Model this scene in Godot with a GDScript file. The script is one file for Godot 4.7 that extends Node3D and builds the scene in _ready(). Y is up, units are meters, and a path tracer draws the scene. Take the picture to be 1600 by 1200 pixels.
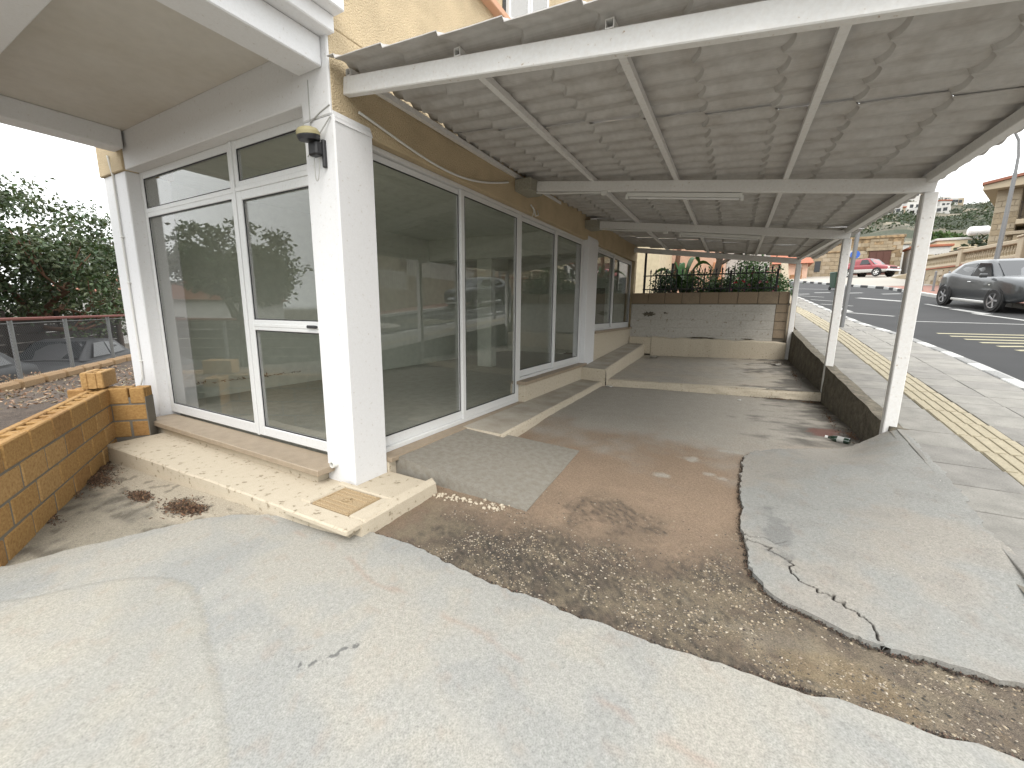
extends Node3D

var M := {}
var taken := {}
var texes := {}
var rng := RandomNumberGenerator.new()
var nz := FastNoiseLite.new()
var nz2 := FastNoiseLite.new()
var nzr := FastNoiseLite.new()

# ------------------------------------------------------------------ shape collector
class Shape:
	var v := PackedVector3Array()
	var n := PackedVector3Array()
	var c := PackedColorArray()
	var uv := PackedVector2Array()
	var col := Color(1, 1, 1)
	var colored := false
	func tri(a: Vector3, b: Vector3, d: Vector3, na: Vector3, nb: Vector3, nd: Vector3) -> void:
		var g := (b - a).cross(d - a)
		if g.dot(na + nb + nd) > 0.0:
			v.push_back(a); v.push_back(d); v.push_back(b)
			n.push_back(na); n.push_back(nd); n.push_back(nb)
		else:
			v.push_back(a); v.push_back(b); v.push_back(d)
			n.push_back(na); n.push_back(nb); n.push_back(nd)
		if colored:
			c.push_back(col); c.push_back(col); c.push_back(col)
	func ftri(a: Vector3, b: Vector3, d: Vector3) -> void:
		var g := (b - a).cross(d - a).normalized()
		tri(a, b, d, g, g, g)
	func quad(a: Vector3, b: Vector3, d: Vector3, e: Vector3) -> void:
		ftri(a, b, d); ftri(a, d, e)
	# quad turned so that it faces away from a point inside
	func oquad(a: Vector3, b: Vector3, d: Vector3, e: Vector3, inside: Vector3) -> void:
		var g := (d - a).cross(e - b).normalized()
		if g.dot((a + b + d + e) * 0.25 - inside) < 0.0:
			g = -g
		tri(a, b, d, g, g, g); tri(a, d, e, g, g, g)
	func otri(a: Vector3, b: Vector3, d: Vector3, inside: Vector3) -> void:
		var g := (b - a).cross(d - a).normalized()
		if g.dot((a + b + d) / 3.0 - inside) < 0.0:
			g = -g
		tri(a, b, d, g, g, g)
	# bevelled box
	func bb(ce: Vector3, s: Vector3, r := 0.004, ba := Basis.IDENTITY) -> void:
		var h := s * 0.5
		r = minf(r, minf(h.x, minf(h.y, h.z)) * 0.6)
		var p := {}
		for i in [-1, 1]:
			for j in [-1, 1]:
				for k in [-1, 1]:
					p[Vector4i(i, j, k, 0)] = ce + ba * Vector3(i * h.x, j * (h.y - r), k * (h.z - r))
					p[Vector4i(i, j, k, 1)] = ce + ba * Vector3(i * (h.x - r), j * h.y, k * (h.z - r))
					p[Vector4i(i, j, k, 2)] = ce + ba * Vector3(i * (h.x - r), j * (h.y - r), k * h.z)
		for i in [-1, 1]:
			oquad(p[Vector4i(i, -1, -1, 0)], p[Vector4i(i, 1, -1, 0)], p[Vector4i(i, 1, 1, 0)], p[Vector4i(i, -1, 1, 0)], ce)
			oquad(p[Vector4i(-1, i, -1, 1)], p[Vector4i(1, i, -1, 1)], p[Vector4i(1, i, 1, 1)], p[Vector4i(-1, i, 1, 1)], ce)
			oquad(p[Vector4i(-1, -1, i, 2)], p[Vector4i(1, -1, i, 2)], p[Vector4i(1, 1, i, 2)], p[Vector4i(-1, 1, i, 2)], ce)
			for j in [-1, 1]:
				oquad(p[Vector4i(i, j, -1, 0)], p[Vector4i(i, j, 1, 0)], p[Vector4i(i, j, 1, 1)], p[Vector4i(i, j, -1, 1)], ce)
				oquad(p[Vector4i(i, -1, j, 0)], p[Vector4i(i, 1, j, 0)], p[Vector4i(i, 1, j, 2)], p[Vector4i(i, -1, j, 2)], ce)
				oquad(p[Vector4i(-1, i, j, 1)], p[Vector4i(1, i, j, 1)], p[Vector4i(1, i, j, 2)], p[Vector4i(-1, i, j, 2)], ce)
				for k in [-1, 1]:
					otri(p[Vector4i(i, j, k, 0)], p[Vector4i(i, j, k, 1)], p[Vector4i(i, j, k, 2)], ce)
	# box from two corners
	func box2(a: Vector3, b: Vector3, r := 0.004) -> void:
		bb((a + b) * 0.5, (b - a).abs(), r)
	# box from a to b with section w x h (up hint)
	func bar(a: Vector3, b: Vector3, w: float, h: float, r := 0.003, up := Vector3.UP) -> void:
		var z := (b - a).normalized()
		var x := up.cross(z).normalized()
		var y := z.cross(x)
		bb((a + b) * 0.5, Vector3(w, h, a.distance_to(b)), r, Basis(x, y, z))
	# eight corners: bottom ring then top ring
	func hexa(q: Array, inside = null) -> void:
		var m := Vector3.ZERO
		for e in q:
			m += e
		m /= 8.0
		oquad(q[0], q[1], q[2], q[3], m); oquad(q[4], q[5], q[6], q[7], m)
		for i in 4:
			var j := (i + 1) % 4
			oquad(q[i], q[j], q[4 + j], q[4 + i], m)
	func tube(path: Array, r0: float, r1 := -1.0, sides := 8, caps := true) -> void:
		if r1 < 0.0:
			r1 = r0
		var rings := []
		var up := Vector3(0.123, 0.97, 0.21)
		var last := Vector3.ZERO
		for i in path.size():
			var d: Vector3 = (path[min(i + 1, path.size() - 1)] - path[max(i - 1, 0)]).normalized()
			var x := (up.cross(d) if i == 0 else (last - d * last.dot(d))).normalized()
			if x.length() < 0.5:
				x = Vector3.RIGHT.cross(d).normalized()
			last = x
			var y := d.cross(x)
			var r := lerpf(r0, r1, float(i) / maxf(1.0, path.size() - 1))
			var ring := []
			for k in sides:
				var an := TAU * k / sides
				var o := x * cos(an) + y * sin(an)
				ring.append([path[i] + o * r, o])
			rings.append(ring)
		for i in path.size() - 1:
			for k in sides:
				var l := (k + 1) % sides
				var a = rings[i][k]; var b = rings[i][l]; var d = rings[i + 1][l]; var e = rings[i + 1][k]
				tri(a[0], b[0], d[0], a[1], b[1], d[1]); tri(a[0], d[0], e[0], a[1], d[1], e[1])
		if caps:
			for end in [0, path.size() - 1]:
				var dd: Vector3 = (path[0] - path[1]).normalized() if end == 0 else (path[-1] - path[-2]).normalized()
				for k in range(1, sides - 1):
					tri(rings[end][0][0], rings[end][k][0], rings[end][k + 1][0], dd, dd, dd)
	# profile of (radius, height) points turned about an axis
	func lathe(prof: Array, at: Vector3, ba := Basis.IDENTITY, sides := 16, smooth := true) -> void:
		for i in prof.size() - 1:
			var p: Vector2 = prof[i]; var q: Vector2 = prof[i + 1]
			var nn := Vector2(q.y - p.y, p.x - q.x).normalized()
			for k in sides:
				var a0 := TAU * k / sides; var a1 := TAU * (k + 1) / sides
				var d0 := Vector3(cos(a0), 0, sin(a0)); var d1 := Vector3(cos(a1), 0, sin(a1))
				var n0 := ba * (d0 * nn.x + Vector3.UP * nn.y); var n1 := ba * (d1 * nn.x + Vector3.UP * nn.y)
				var a := at + ba * (d0 * p.x + Vector3.UP * p.y); var b := at + ba * (d1 * p.x + Vector3.UP * p.y)
				var e := at + ba * (d1 * q.x + Vector3.UP * q.y); var f := at + ba * (d0 * q.x + Vector3.UP * q.y)
				if p.x > 0.0001:
					tri(a, b, e, n0, n1, n1)
				if q.x > 0.0001:
					tri(a, e, f, n0, n1, n0)
	func leaf(at: Vector3, dir: Vector3, side: Vector3, l: float, w: float) -> void:
		var m := at + dir * l * 0.5
		var nn := dir.cross(side).normalized()
		var e := at + dir * l - nn * l * 0.12
		m += nn * w * 0.15
		ftri(at, m + side * w * 0.5, e); ftri(at, e, m - side * w * 0.5)
	func mesh(m: Material) -> ArrayMesh:
		var a := []
		a.resize(Mesh.ARRAY_MAX)
		a[Mesh.ARRAY_VERTEX] = v
		a[Mesh.ARRAY_NORMAL] = n
		if colored:
			a[Mesh.ARRAY_COLOR] = c
		if uv.size() == v.size():
			a[Mesh.ARRAY_TEX_UV] = uv
		var am := ArrayMesh.new()
		am.add_surface_from_arrays(Mesh.PRIMITIVE_TRIANGLES, a)
		am.surface_set_material(0, m)
		return am

# ------------------------------------------------------------------ object helpers
func numbered(called: String) -> String:
	taken[called] = taken.get(called, -1) + 1
	return called if taken[called] == 0 else "%s_%03d" % [called, taken[called]]

func thing(called: String, label: String, category: String, at := Vector3.ZERO, turn := 0.0, group := "") -> Node3D:
	var o := Node3D.new()
	o.name = numbered(called)
	add_child(o)
	o.position = at
	o.rotation.y = turn
	tag(o, label, category, group)
	return o

func tag(o: Node, label: String, category := "", group := "", kind := "") -> Node:
	if label: o.set_meta("label", label)
	if category: o.set_meta("category", category)
	if group: o.set_meta("group", group)
	if kind: o.set_meta("kind", kind)
	return o

func obj(called: String, st: Shape, m: Material, parent: Node = null) -> MeshInstance3D:
	var o := MeshInstance3D.new()
	o.mesh = st.mesh(m)
	o.cast_shadow = GeometryInstance3D.SHADOW_CASTING_SETTING_ON
	if parent == null:
		o.name = numbered(called)
		add_child(o)
	else:
		o.name = called
		parent.add_child(o, true)
	return o

func inst(called: String, am: Mesh, t: Transform3D, parent: Node) -> MeshInstance3D:
	var o := MeshInstance3D.new()
	o.mesh = am
	o.transform = t
	o.name = called
	parent.add_child(o, true)
	return o

func struct(called: String, st: Shape, m: Material, label: String, category: String) -> MeshInstance3D:
	var o := obj(called, st, m)
	tag(o, label, category, "", "structure")
	return o

func box_part(called: String, parent: Node, m: Material, a: Vector3, b: Vector3, r := 0.004) -> MeshInstance3D:
	var s := Shape.new()
	s.box2(a, b, r)
	return obj(called, s, m, parent)

# ------------------------------------------------------------------ materials
func lin(r: float, g: float, b: float) -> Color:
	return Color(r, g, b).linear_to_srgb()

func tex(type: String, freq: float, lo: Color, hi: Color, bias := 0.5, seed_ := 1, size := 512) -> Texture2D:
	var key := "%s %f %s %s %f %d %d" % [type, freq, lo, hi, bias, seed_, size]
	if texes.has(key):
		return texes[key]
	var f := FastNoiseLite.new()
	f.seed = seed_
	f.frequency = freq
	match type:
		"fbm":
			f.noise_type = FastNoiseLite.TYPE_SIMPLEX_SMOOTH
			f.fractal_octaves = 5
			f.fractal_gain = 0.6
		"soft":
			f.noise_type = FastNoiseLite.TYPE_SIMPLEX_SMOOTH
			f.fractal_octaves = 2
		"cell":
			f.noise_type = FastNoiseLite.TYPE_CELLULAR
			f.cellular_return_type = FastNoiseLite.RETURN_DISTANCE
			f.fractal_type = FastNoiseLite.FRACTAL_NONE
		"stone":
			f.noise_type = FastNoiseLite.TYPE_CELLULAR
			f.cellular_return_type = FastNoiseLite.RETURN_CELL_VALUE
			f.fractal_type = FastNoiseLite.FRACTAL_NONE
			f.domain_warp_enabled = true
		"ridge":
			f.noise_type = FastNoiseLite.TYPE_SIMPLEX_SMOOTH
			f.fractal_type = FastNoiseLite.FRACTAL_RIDGED
			f.fractal_octaves = 4
	var g := Gradient.new()
	if bias < 0.0:      # flecks: only the lowest values of the noise take the dark tone
		g.offsets = PackedFloat32Array([0.0, -bias, -bias + 0.07, 1.0])
		g.colors = PackedColorArray([lo, lo, hi.lerp(lo, 0.12), hi])
	else:
		g.offsets = PackedFloat32Array([0.0, bias, 1.0])
		g.colors = PackedColorArray([lo, lo.lerp(hi, 0.55), hi])
	var t := NoiseTexture2D.new()
	t.width = size
	t.height = size
	t.seamless = true
	t.seamless_blend_skirt = 0.15
	t.noise = f
	t.color_ramp = g
	texes[key] = t
	return t

func grey(x: float) -> Color:
	return Color(x, x, x)

# o: v [type, freq, darkest (float or Color)], s tiles per metre, h [type, freq, cm], d [type, freq, darkest, tiles per metre], metal, vc, own (object axes)
func mk(key: String, albedo: Color, rough: float, o := {}) -> StandardMaterial3D:
	var m := StandardMaterial3D.new()
	m.resource_name = key
	m.albedo_color = albedo
	m.roughness = rough
	m.metallic = o.get("metal", 0.0)
	m.metallic_specular = o.get("spec", 0.5)
	if o.get("vc", false):
		m.vertex_color_use_as_albedo = true
	var s: float = o.get("s", 1.0)
	if o.has("v") or o.has("h"):
		m.uv1_triplanar = true
		m.uv1_world_triplanar = not o.get("own", false)
		m.uv1_scale = Vector3(s, s * o.get("sy", 1.0), s)
		m.uv1_triplanar_sharpness = 4.0
	if o.has("v"):
		var lo = o.v[2]
		m.albedo_texture = tex(o.v[0], o.v[1], lo if lo is Color else grey(lo), o.v[4] if o.v.size() > 4 else Color.WHITE, o.v[3] if o.v.size() > 3 else 0.5, 3, o.get("size", 512))
	if o.has("h"):
		m.heightmap_enabled = true
		m.heightmap_texture = tex(o.h[0], o.h[1], Color.BLACK, Color.WHITE, 0.5, 7, o.get("size", 512))
		m.heightmap_scale = o.h[2]
	if o.has("d"):
		m.detail_enabled = true
		m.detail_uv_layer = BaseMaterial3D.DETAIL_UV_2
		m.detail_blend_mode = BaseMaterial3D.BLEND_MODE_MUL
		var lo2 = o.d[2]
		m.detail_albedo = tex(o.d[0], o.d[1], lo2 if lo2 is Color else grey(lo2), Color.WHITE, o.d[4] if o.d.size() > 4 else 0.5, 11)
		m.uv2_triplanar = true
		m.uv2_world_triplanar = not o.get("own", false)
		m.uv2_scale = Vector3.ONE * o.d[3]
		m.uv2_triplanar_sharpness = 4.0
	if o.has("back"):
		m.backlight_enabled = true
		m.backlight = o.back
	if o.has("coat"):
		m.clearcoat_enabled = true
		m.clearcoat = o.coat
		m.clearcoat_roughness = 0.06
	M[key] = m
	return m

func glass(key: String, tint: Color, alpha: float) -> void:
	var m := StandardMaterial3D.new()
	m.resource_name = key
	m.transparency = BaseMaterial3D.TRANSPARENCY_ALPHA
	m.albedo_color = Color(tint.r, tint.g, tint.b, alpha)
	m.roughness = 0.0
	m.metallic_specular = 0.5
	M[key] = m

func materials() -> void:
	mk("plaster", lin(0.71, 0.715, 0.725), 0.85, {"v": ["fbm", 0.06, 0.96, 0.35], "s": 1.6, "d": ["fbm", 0.06, Color(0.88, 0.86, 0.83), 0.55, -0.08]})
	mk("soffit", lin(0.60, 0.575, 0.53), 0.9, {"v": ["fbm", 0.02, 0.96], "s": 0.7, "d": ["fbm", 0.01, Color(0.94, 0.93, 0.91), 0.23]})
	mk("stucco", lin(0.679, 0.563, 0.384), 0.95, {"v": ["fbm", 0.09, Color(0.84, 0.81, 0.76)], "s": 1.6, "h": ["fbm", 0.07, 1.1], "d": ["fbm", 0.012, 0.9, 0.3]})
	mk("inner_wall", lin(0.720, 0.759, 0.660), 0.9, {"v": ["fbm", 0.02, 0.93], "s": 0.5})
	mk("inner_floor", lin(0.451, 0.451, 0.394), 0.5, {"v": ["fbm", 0.02, 0.86], "s": 0.5})
	mk("frame", lin(0.68, 0.69, 0.69), 0.38, {"v": ["fbm", 0.03, 0.97], "s": 2.0, "d": ["fbm", 0.07, Color(0.84, 0.81, 0.77), 0.9, -0.08]})
	mk("gasket", lin(0.015, 0.015, 0.017), 0.6)
	glass("pane", lin(0.12, 0.135, 0.11), 0.10)
	mk("marble", lin(0.437, 0.370, 0.289), 0.55, {"v": ["fbm", 0.12, Color(0.74, 0.68, 0.6), 0.4], "s": 2.2, "d": ["fbm", 0.02, 0.88, 0.6]})
	mk("step", lin(0.56, 0.505, 0.405), 0.92, {"v": ["fbm", 0.06, Color(0.86, 0.83, 0.79), 0.35], "s": 1.3, "d": ["fbm", 0.03, Color(0.74, 0.72, 0.69), 0.6, -0.19], "size": 1024})
	mk("oldpaint", lin(0.61, 0.56, 0.465), 0.9, {"v": ["fbm", 0.05, Color(0.86, 0.82, 0.76), 0.3], "s": 1.3, "d": ["fbm", 0.05, Color(0.66, 0.60, 0.53), 0.7, -0.13]})
	mk("cement", lin(0.52, 0.485, 0.42), 0.9, {"v": ["fbm", 0.07, 0.86], "s": 1.3, "d": ["fbm", 0.012, Color(0.84, 0.82, 0.79), 0.35]})
	mk("ramp", lin(0.284, 0.271, 0.238), 0.88, {"v": ["fbm", 0.07, 0.90], "s": 1.4, "d": ["fbm", 0.03, Color(0.88, 0.85, 0.81), 0.8]})
	mk("slabs", Color.WHITE, 0.9, {"vc": true, "v": ["fbm", 0.07, 0.72, 0.42], "s": 1.3, "d": ["fbm", 0.11, 0.74, 0.61, 0.2], "size": 1024})
	mk("gritty", Color.WHITE, 0.95, {"vc": true, "v": ["fbm", 0.07, 0.60, 0.42], "s": 1.3, "h": ["fbm", 0.13, 0.5], "d": ["fbm", 0.12, 0.70, 0.57, 0.22], "size": 1024})
	mk("paver", lin(0.336, 0.323, 0.290), 0.9, {"v": ["fbm", 0.08, 0.80], "s": 1.6, "d": ["fbm", 0.03, 0.82, 0.21]})
	mk("paver_dark", lin(0.298, 0.286, 0.260), 0.9, {"v": ["fbm", 0.08, 0.80], "s": 1.6, "d": ["fbm", 0.03, 0.82, 0.21]})
	mk("tactile", lin(0.430, 0.378, 0.265), 0.85, {"v": ["fbm", 0.06, 0.82], "s": 1.3, "d": ["fbm", 0.05, 0.82, 0.3, 0.3]})
	mk("kerb_white", lin(0.554, 0.554, 0.529), 0.85, {"v": ["fbm", 0.05, 0.72, 0.3], "s": 1.4})
	mk("kerb_grey", lin(0.30, 0.30, 0.29), 0.9, {"v": ["fbm", 0.05, 0.7], "s": 1.4})
	mk("kerb_black", lin(0.05, 0.05, 0.05), 0.8, {"v": ["fbm", 0.05, 0.7], "s": 1.4})
	mk("asphalt", lin(0.034, 0.035, 0.036), 0.9, {"v": ["fbm", 0.16, 0.7], "s": 1.0, "d": ["fbm", 0.01, 0.8, 0.09]})
	mk("line_white", lin(0.462, 0.462, 0.445), 0.8, {"v": ["fbm", 0.12, 0.6, 0.3], "s": 1.0})
	mk("line_cream", lin(0.420, 0.386, 0.252), 0.8, {"v": ["fbm", 0.12, 0.6, 0.3], "s": 1.0})
	mk("block", lin(0.504, 0.320, 0.125), 0.9, {"v": ["fbm", 0.04, Color(0.76, 0.71, 0.64), 0.4], "s": 1.9, "d": ["fbm", 0.05, Color(0.74, 0.68, 0.6), 0.9, 0.25]})
	mk("block_pale", lin(0.554, 0.367, 0.162), 0.9, {"v": ["fbm", 0.04, Color(0.76, 0.71, 0.64), 0.4], "s": 1.7, "d": ["fbm", 0.05, Color(0.74, 0.68, 0.6), 0.8, 0.25]})
	mk("block_brown", lin(0.437, 0.266, 0.104), 0.9, {"v": ["fbm", 0.04, Color(0.76, 0.71, 0.64), 0.4], "s": 2.1, "d": ["fbm", 0.05, Color(0.74, 0.68, 0.6), 0.7, 0.25]})
	mk("mortar", lin(0.22, 0.20, 0.165), 0.95, {"v": ["fbm", 0.08, 0.76], "s": 2.0})
	mk("steel_white", lin(0.74, 0.74, 0.73), 0.5, {"v": ["fbm", 0.04, 0.96], "s": 1.6, "d": ["fbm", 0.05, Color(0.74, 0.66, 0.58), 0.9, -0.09]})
	mk("wood_grey", lin(0.36, 0.345, 0.28), 0.8, {"v": ["fbm", 0.04, 0.8], "s": 1.6})
	mk("sheet", lin(0.56, 0.55, 0.535), 0.7, {"v": ["fbm", 0.03, 0.92], "s": 0.9, "d": ["fbm", 0.02, Color(0.86, 0.84, 0.82), 0.3, 0.4]})
	mk("iron", lin(0.018, 0.018, 0.02), 0.55)
	mk("plastic_black", lin(0.02, 0.02, 0.022), 0.45)
	mk("plastic_yellow", lin(0.42, 0.37, 0.20), 0.5, {"v": ["fbm", 0.05, 0.8], "s": 8.0})
	mk("plastic_white", lin(0.66, 0.66, 0.63), 0.5)
	mk("wire_grey", lin(0.35, 0.35, 0.33), 0.6)
	mk("soil", lin(0.160, 0.120, 0.092), 1.0, {"v": ["fbm", 0.06, 0.6], "s": 1.0, "h": ["fbm", 0.1, 1.0], "d": ["fbm", 0.03, 0.7, 0.3]})
	mk("ground", lin(0.20, 0.17, 0.125), 1.0, {"v": ["fbm", 0.04, 0.6], "s": 0.2, "d": ["fbm", 0.03, 0.6, 0.03]})
	mk("deadleaf", Color.WHITE, 0.9, {"vc": true, "back": lin(0.1, 0.06, 0.03)})
	mk("leaf", Color.WHITE, 0.55, {"vc": true, "back": lin(0.25, 0.3, 0.08)})
	mk("bark", lin(0.13, 0.10, 0.078), 0.95, {"v": ["ridge", 0.05, 0.6], "s": 2.0, "sy": 0.4})
	mk("bark_red", lin(0.20, 0.105, 0.065), 0.95, {"v": ["ridge", 0.05, 0.6], "s": 2.0, "sy": 0.4})
	mk("galv", lin(0.216, 0.220, 0.224), 0.55, {"metal": 0.15, "v": ["fbm", 0.03, 0.85], "s": 2.0})
	mk("rail_red", lin(0.20, 0.05, 0.035), 0.7, {"v": ["fbm", 0.04, 0.7], "s": 2.0})
	mk("wire_mesh", lin(0.035, 0.035, 0.037), 0.7)
	mk("tile_dark", lin(0.280, 0.217, 0.150), 0.75, {"v": ["fbm", 0.04, Color(0.86, 0.83, 0.79)], "s": 1.7})
	mk("slat_dark", lin(0.035, 0.024, 0.018), 0.85, {"v": ["fbm", 0.04, 0.6], "s": 2.0})
	mk("kerbstone", lin(0.368, 0.240, 0.132), 0.95, {"v": ["fbm", 0.05, 0.75], "s": 1.5})
	mk("tile", lin(0.336, 0.269, 0.193), 0.75, {"v": ["fbm", 0.04, Color(0.86, 0.83, 0.79)], "s": 1.7, "d": ["fbm", 0.015, 0.88, 0.6]})
	mk("old_white", lin(0.50, 0.485, 0.455), 0.9, {"v": ["fbm", 0.04, Color(0.86, 0.84, 0.8), 0.3], "s": 0.8, "h": ["fbm", 0.09, 0.12], "d": ["fbm", 0.03, Color(0.80, 0.77, 0.72), 0.45, -0.15]})
	mk("damp", lin(0.24, 0.21, 0.155), 0.95, {"v": ["fbm", 0.04, 0.62, 0.35], "s": 1.0, "h": ["fbm", 0.07, 0.4], "d": ["fbm", 0.02, 0.65, 0.5]})
	mk("limestone", lin(0.395, 0.319, 0.214), 0.9, {"v": ["fbm", 0.05, 0.82], "s": 0.9, "d": ["fbm", 0.02, 0.85, 0.2]})
	mk("limestone_warm", lin(0.437, 0.311, 0.176), 0.9, {"v": ["stone", 0.03, 0.7], "s": 0.25, "d": ["fbm", 0.02, 0.75, 0.2]})
	mk("limestone_pale", lin(0.445, 0.374, 0.273), 0.9, {"v": ["fbm", 0.05, 0.84], "s": 0.8, "d": ["fbm", 0.02, 0.88, 0.2]})
	mk("balustrade", lin(0.445, 0.374, 0.269), 0.85, {"v": ["fbm", 0.05, 0.86], "s": 1.0})
	mk("terracotta", lin(0.42, 0.15, 0.085), 0.85, {"v": ["fbm", 0.05, 0.75], "s": 0.6})
	mk("rooftile", lin(0.34, 0.14, 0.09), 0.85, {"v": ["fbm", 0.05, 0.7], "s": 1.0})
	mk("white_wall", lin(0.538, 0.529, 0.504), 0.9, {"v": ["fbm", 0.02, 0.92], "s": 0.3})
	mk("peach_wall", lin(0.638, 0.420, 0.311), 0.9, {"v": ["fbm", 0.02, 0.9], "s": 0.3})
	mk("cream_wall", lin(0.588, 0.504, 0.353), 0.9, {"v": ["fbm", 0.02, 0.9], "s": 0.3})
	mk("orange_wall", lin(0.46, 0.22, 0.12), 0.9)
	mk("brown_door", lin(0.10, 0.035, 0.022), 0.6, {"v": ["fbm", 0.03, 0.8], "s": 1.0})
	mk("wood_door", lin(0.24, 0.115, 0.045), 0.6)
	mk("dark_glass", lin(0.02, 0.022, 0.024), 0.08)
	mk("pink_paving", lin(0.319, 0.168, 0.130), 0.9, {"v": ["fbm", 0.1, 0.75], "s": 0.8})
	mk("pave_far", lin(0.353, 0.328, 0.286), 0.9, {"v": ["fbm", 0.05, 0.8], "s": 0.6})
	mk("car_grey", lin(0.048, 0.052, 0.055), 0.38, {"metal": 0.25, "coat": 0.6})
	mk("car_red", lin(0.208, 0.008, 0.013), 0.4, {"coat": 0.4})
	mk("car_silver", lin(0.55, 0.55, 0.53), 0.4, {"coat": 0.6})
	mk("car_pale", lin(0.50, 0.48, 0.42), 0.4, {"coat": 0.6})
	mk("car_dark", lin(0.02, 0.021, 0.023), 0.55)
	mk("rubber", lin(0.018, 0.018, 0.018), 0.8)
	mk("rim_metal", lin(0.42, 0.42, 0.43), 0.35, {"metal": 0.8})
	mk("rim_white", lin(0.68, 0.68, 0.66), 0.4)
	mk("chrome", lin(0.65, 0.65, 0.66), 0.15, {"metal": 1.0})
	mk("lamp_lens", lin(0.62, 0.62, 0.56), 0.12, {"coat": 1.0})
	mk("plate_white", lin(0.62, 0.64, 0.68), 0.5)
	mk("plate_blue", lin(0.02, 0.06, 0.30), 0.5)
	mk("sign_red", lin(0.50, 0.02, 0.03), 0.45)
	mk("sign_blue", lin(0.03, 0.12, 0.50), 0.45)
	mk("bin_green", lin(0.02, 0.05, 0.03), 0.6)
	mk("bottle_green", lin(0.012, 0.03, 0.018), 0.1, {"coat": 1.0})
	mk("paper", lin(0.72, 0.72, 0.70), 0.8)
	mk("rust_cover", lin(0.50, 0.40, 0.255), 0.85, {"v": ["fbm", 0.06, Color(0.55, 0.47, 0.38), 0.35], "s": 3.0})
	mk("petal_red", lin(0.50, 0.03, 0.05), 0.7)
	mk("petal_pink", lin(0.60, 0.22, 0.28), 0.7)
	mk("pebble", Color.WHITE, 0.9, {"vc": true})
	mk("hill", Color.WHITE, 1.0, {"vc": true, "v": ["fbm", 0.06, 0.6], "s": 0.05})
	mk("tank_white", lin(0.655, 0.655, 0.647), 0.5)
	mk("trim_pink", lin(0.52, 0.30, 0.19), 0.8)
	mk("stain_red", lin(0.30, 0.09, 0.06), 0.9)

func _ready() -> void:
	# ---- camera
	var cam := Camera3D.new()
	cam.name = "camera"
	cam.fov = 86.04
	cam.near = 0.05
	cam.far = 1500.0
	add_child(cam)
	cam.transform = Transform3D(Basis(Vector3(0.872677, 0.010261, -0.488190), Vector3(-0.094627, 0.984380, -0.148463), Vector3(0.479041, 0.175756, 0.860017)), Vector3(0, 1.356, 0))
	cam.current = true
	# ---- sky and light
	var sky_m := ProceduralSkyMaterial.new()
	sky_m.sky_top_color = Color(0.985, 0.992, 1.0)
	sky_m.sky_horizon_color = Color(0.70, 0.71, 0.705)
	sky_m.sky_curve = 0.5
	sky_m.ground_bottom_color = Color(0.45, 0.43, 0.40)
	sky_m.ground_horizon_color = Color(0.6, 0.6, 0.58)
	sky_m.sun_angle_max = 1.0
	sky_m.sky_energy_multiplier = 1.28
	sky_m.sky_cover = clouds()
	sky_m.sky_cover_modulate = Color(0.16, 0.16, 0.16)
	var sky := Sky.new()
	sky.sky_material = sky_m
	var env := Environment.new()
	env.background_mode = Environment.BG_SKY
	env.sky = sky
	env.background_energy_multiplier = 1.0
	env.tonemap_mode = Environment.TONE_MAPPER_LINEAR
	env.tonemap_exposure = 2.2
	env.sdfgi_enabled = true
	env.ssao_enabled = true
	env.ssil_enabled = true
	var we := WorldEnvironment.new()
	we.name = "environment"
	we.environment = env
	add_child(we)
	var sun := DirectionalLight3D.new()
	sun.name = "sun"
	sun.light_energy = 0.4
	sun.light_color = Color(1.0, 0.985, 0.965)
	sun.light_angular_distance = 30.0
	sun.shadow_enabled = true
	add_child(sun)
	sun.look_at_from_position(Vector3.ZERO, Vector3(-0.45, -0.85, -0.6), Vector3.UP)

	rng.seed = 20240
	nz.seed = 4; nz.noise_type = FastNoiseLite.TYPE_SIMPLEX_SMOOTH; nz.frequency = 0.01; nz.fractal_octaves = 3
	nz2.seed = 9; nz2.noise_type = FastNoiseLite.TYPE_SIMPLEX_SMOOTH; nz2.frequency = 0.01; nz2.fractal_octaves = 2
	materials()
	build_ground()
	build_street()
	build_shop()
	build_canopy()
	build_fittings()
	build_end_wall()
	build_left()
	build_far()
	build_opposite()
	build_cars()
	build_stones()
	build_litter()

func clouds() -> Texture2D:
	var im := Image.create(1024, 512, false, Image.FORMAT_RGBA8)
	var f := FastNoiseLite.new()
	f.seed = 12
	f.noise_type = FastNoiseLite.TYPE_SIMPLEX_SMOOTH
	f.fractal_octaves = 5
	f.frequency = 1.0
	for j in 512:
		var up := (0.5 - (j + 0.5) / 512.0) * PI
		if up < -0.05: continue
		for i in 1024:
			var an := (i + 0.5) / 1024.0 * TAU
			var d := Vector3(cos(an) * cos(up), sin(up), sin(an) * cos(up))
			var p := d / (absf(d.y) + 0.25)
			var k := f.get_noise_3d(p.x * 0.9, p.y * 0.9, p.z * 0.9)
			var a := clampf(0.5 + k * 1.1, 0.0, 1.0)
			im.set_pixel(i, j, Color(1.0, 1.0, 0.985, a))
	return ImageTexture.create_from_image(im)

# ------------------------------------------------------------------ levels
func grade(z: float) -> float:          # level of the footway beside the sloping street
	return 0.25 + 0.1 * (-5.3 - z)

func yard(x: float, z: float) -> float: # level of the concrete forecourt
	return -0.04 + 0.023 * (clampf(x, -8.0, 1.2) - 1.16) - 0.04 * maxf(0.0, z + 5.3)

func terrace(x: float, z: float) -> float:
	return 0.22 + 0.03 * x + 0.04 * (-11.9 - z)

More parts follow.
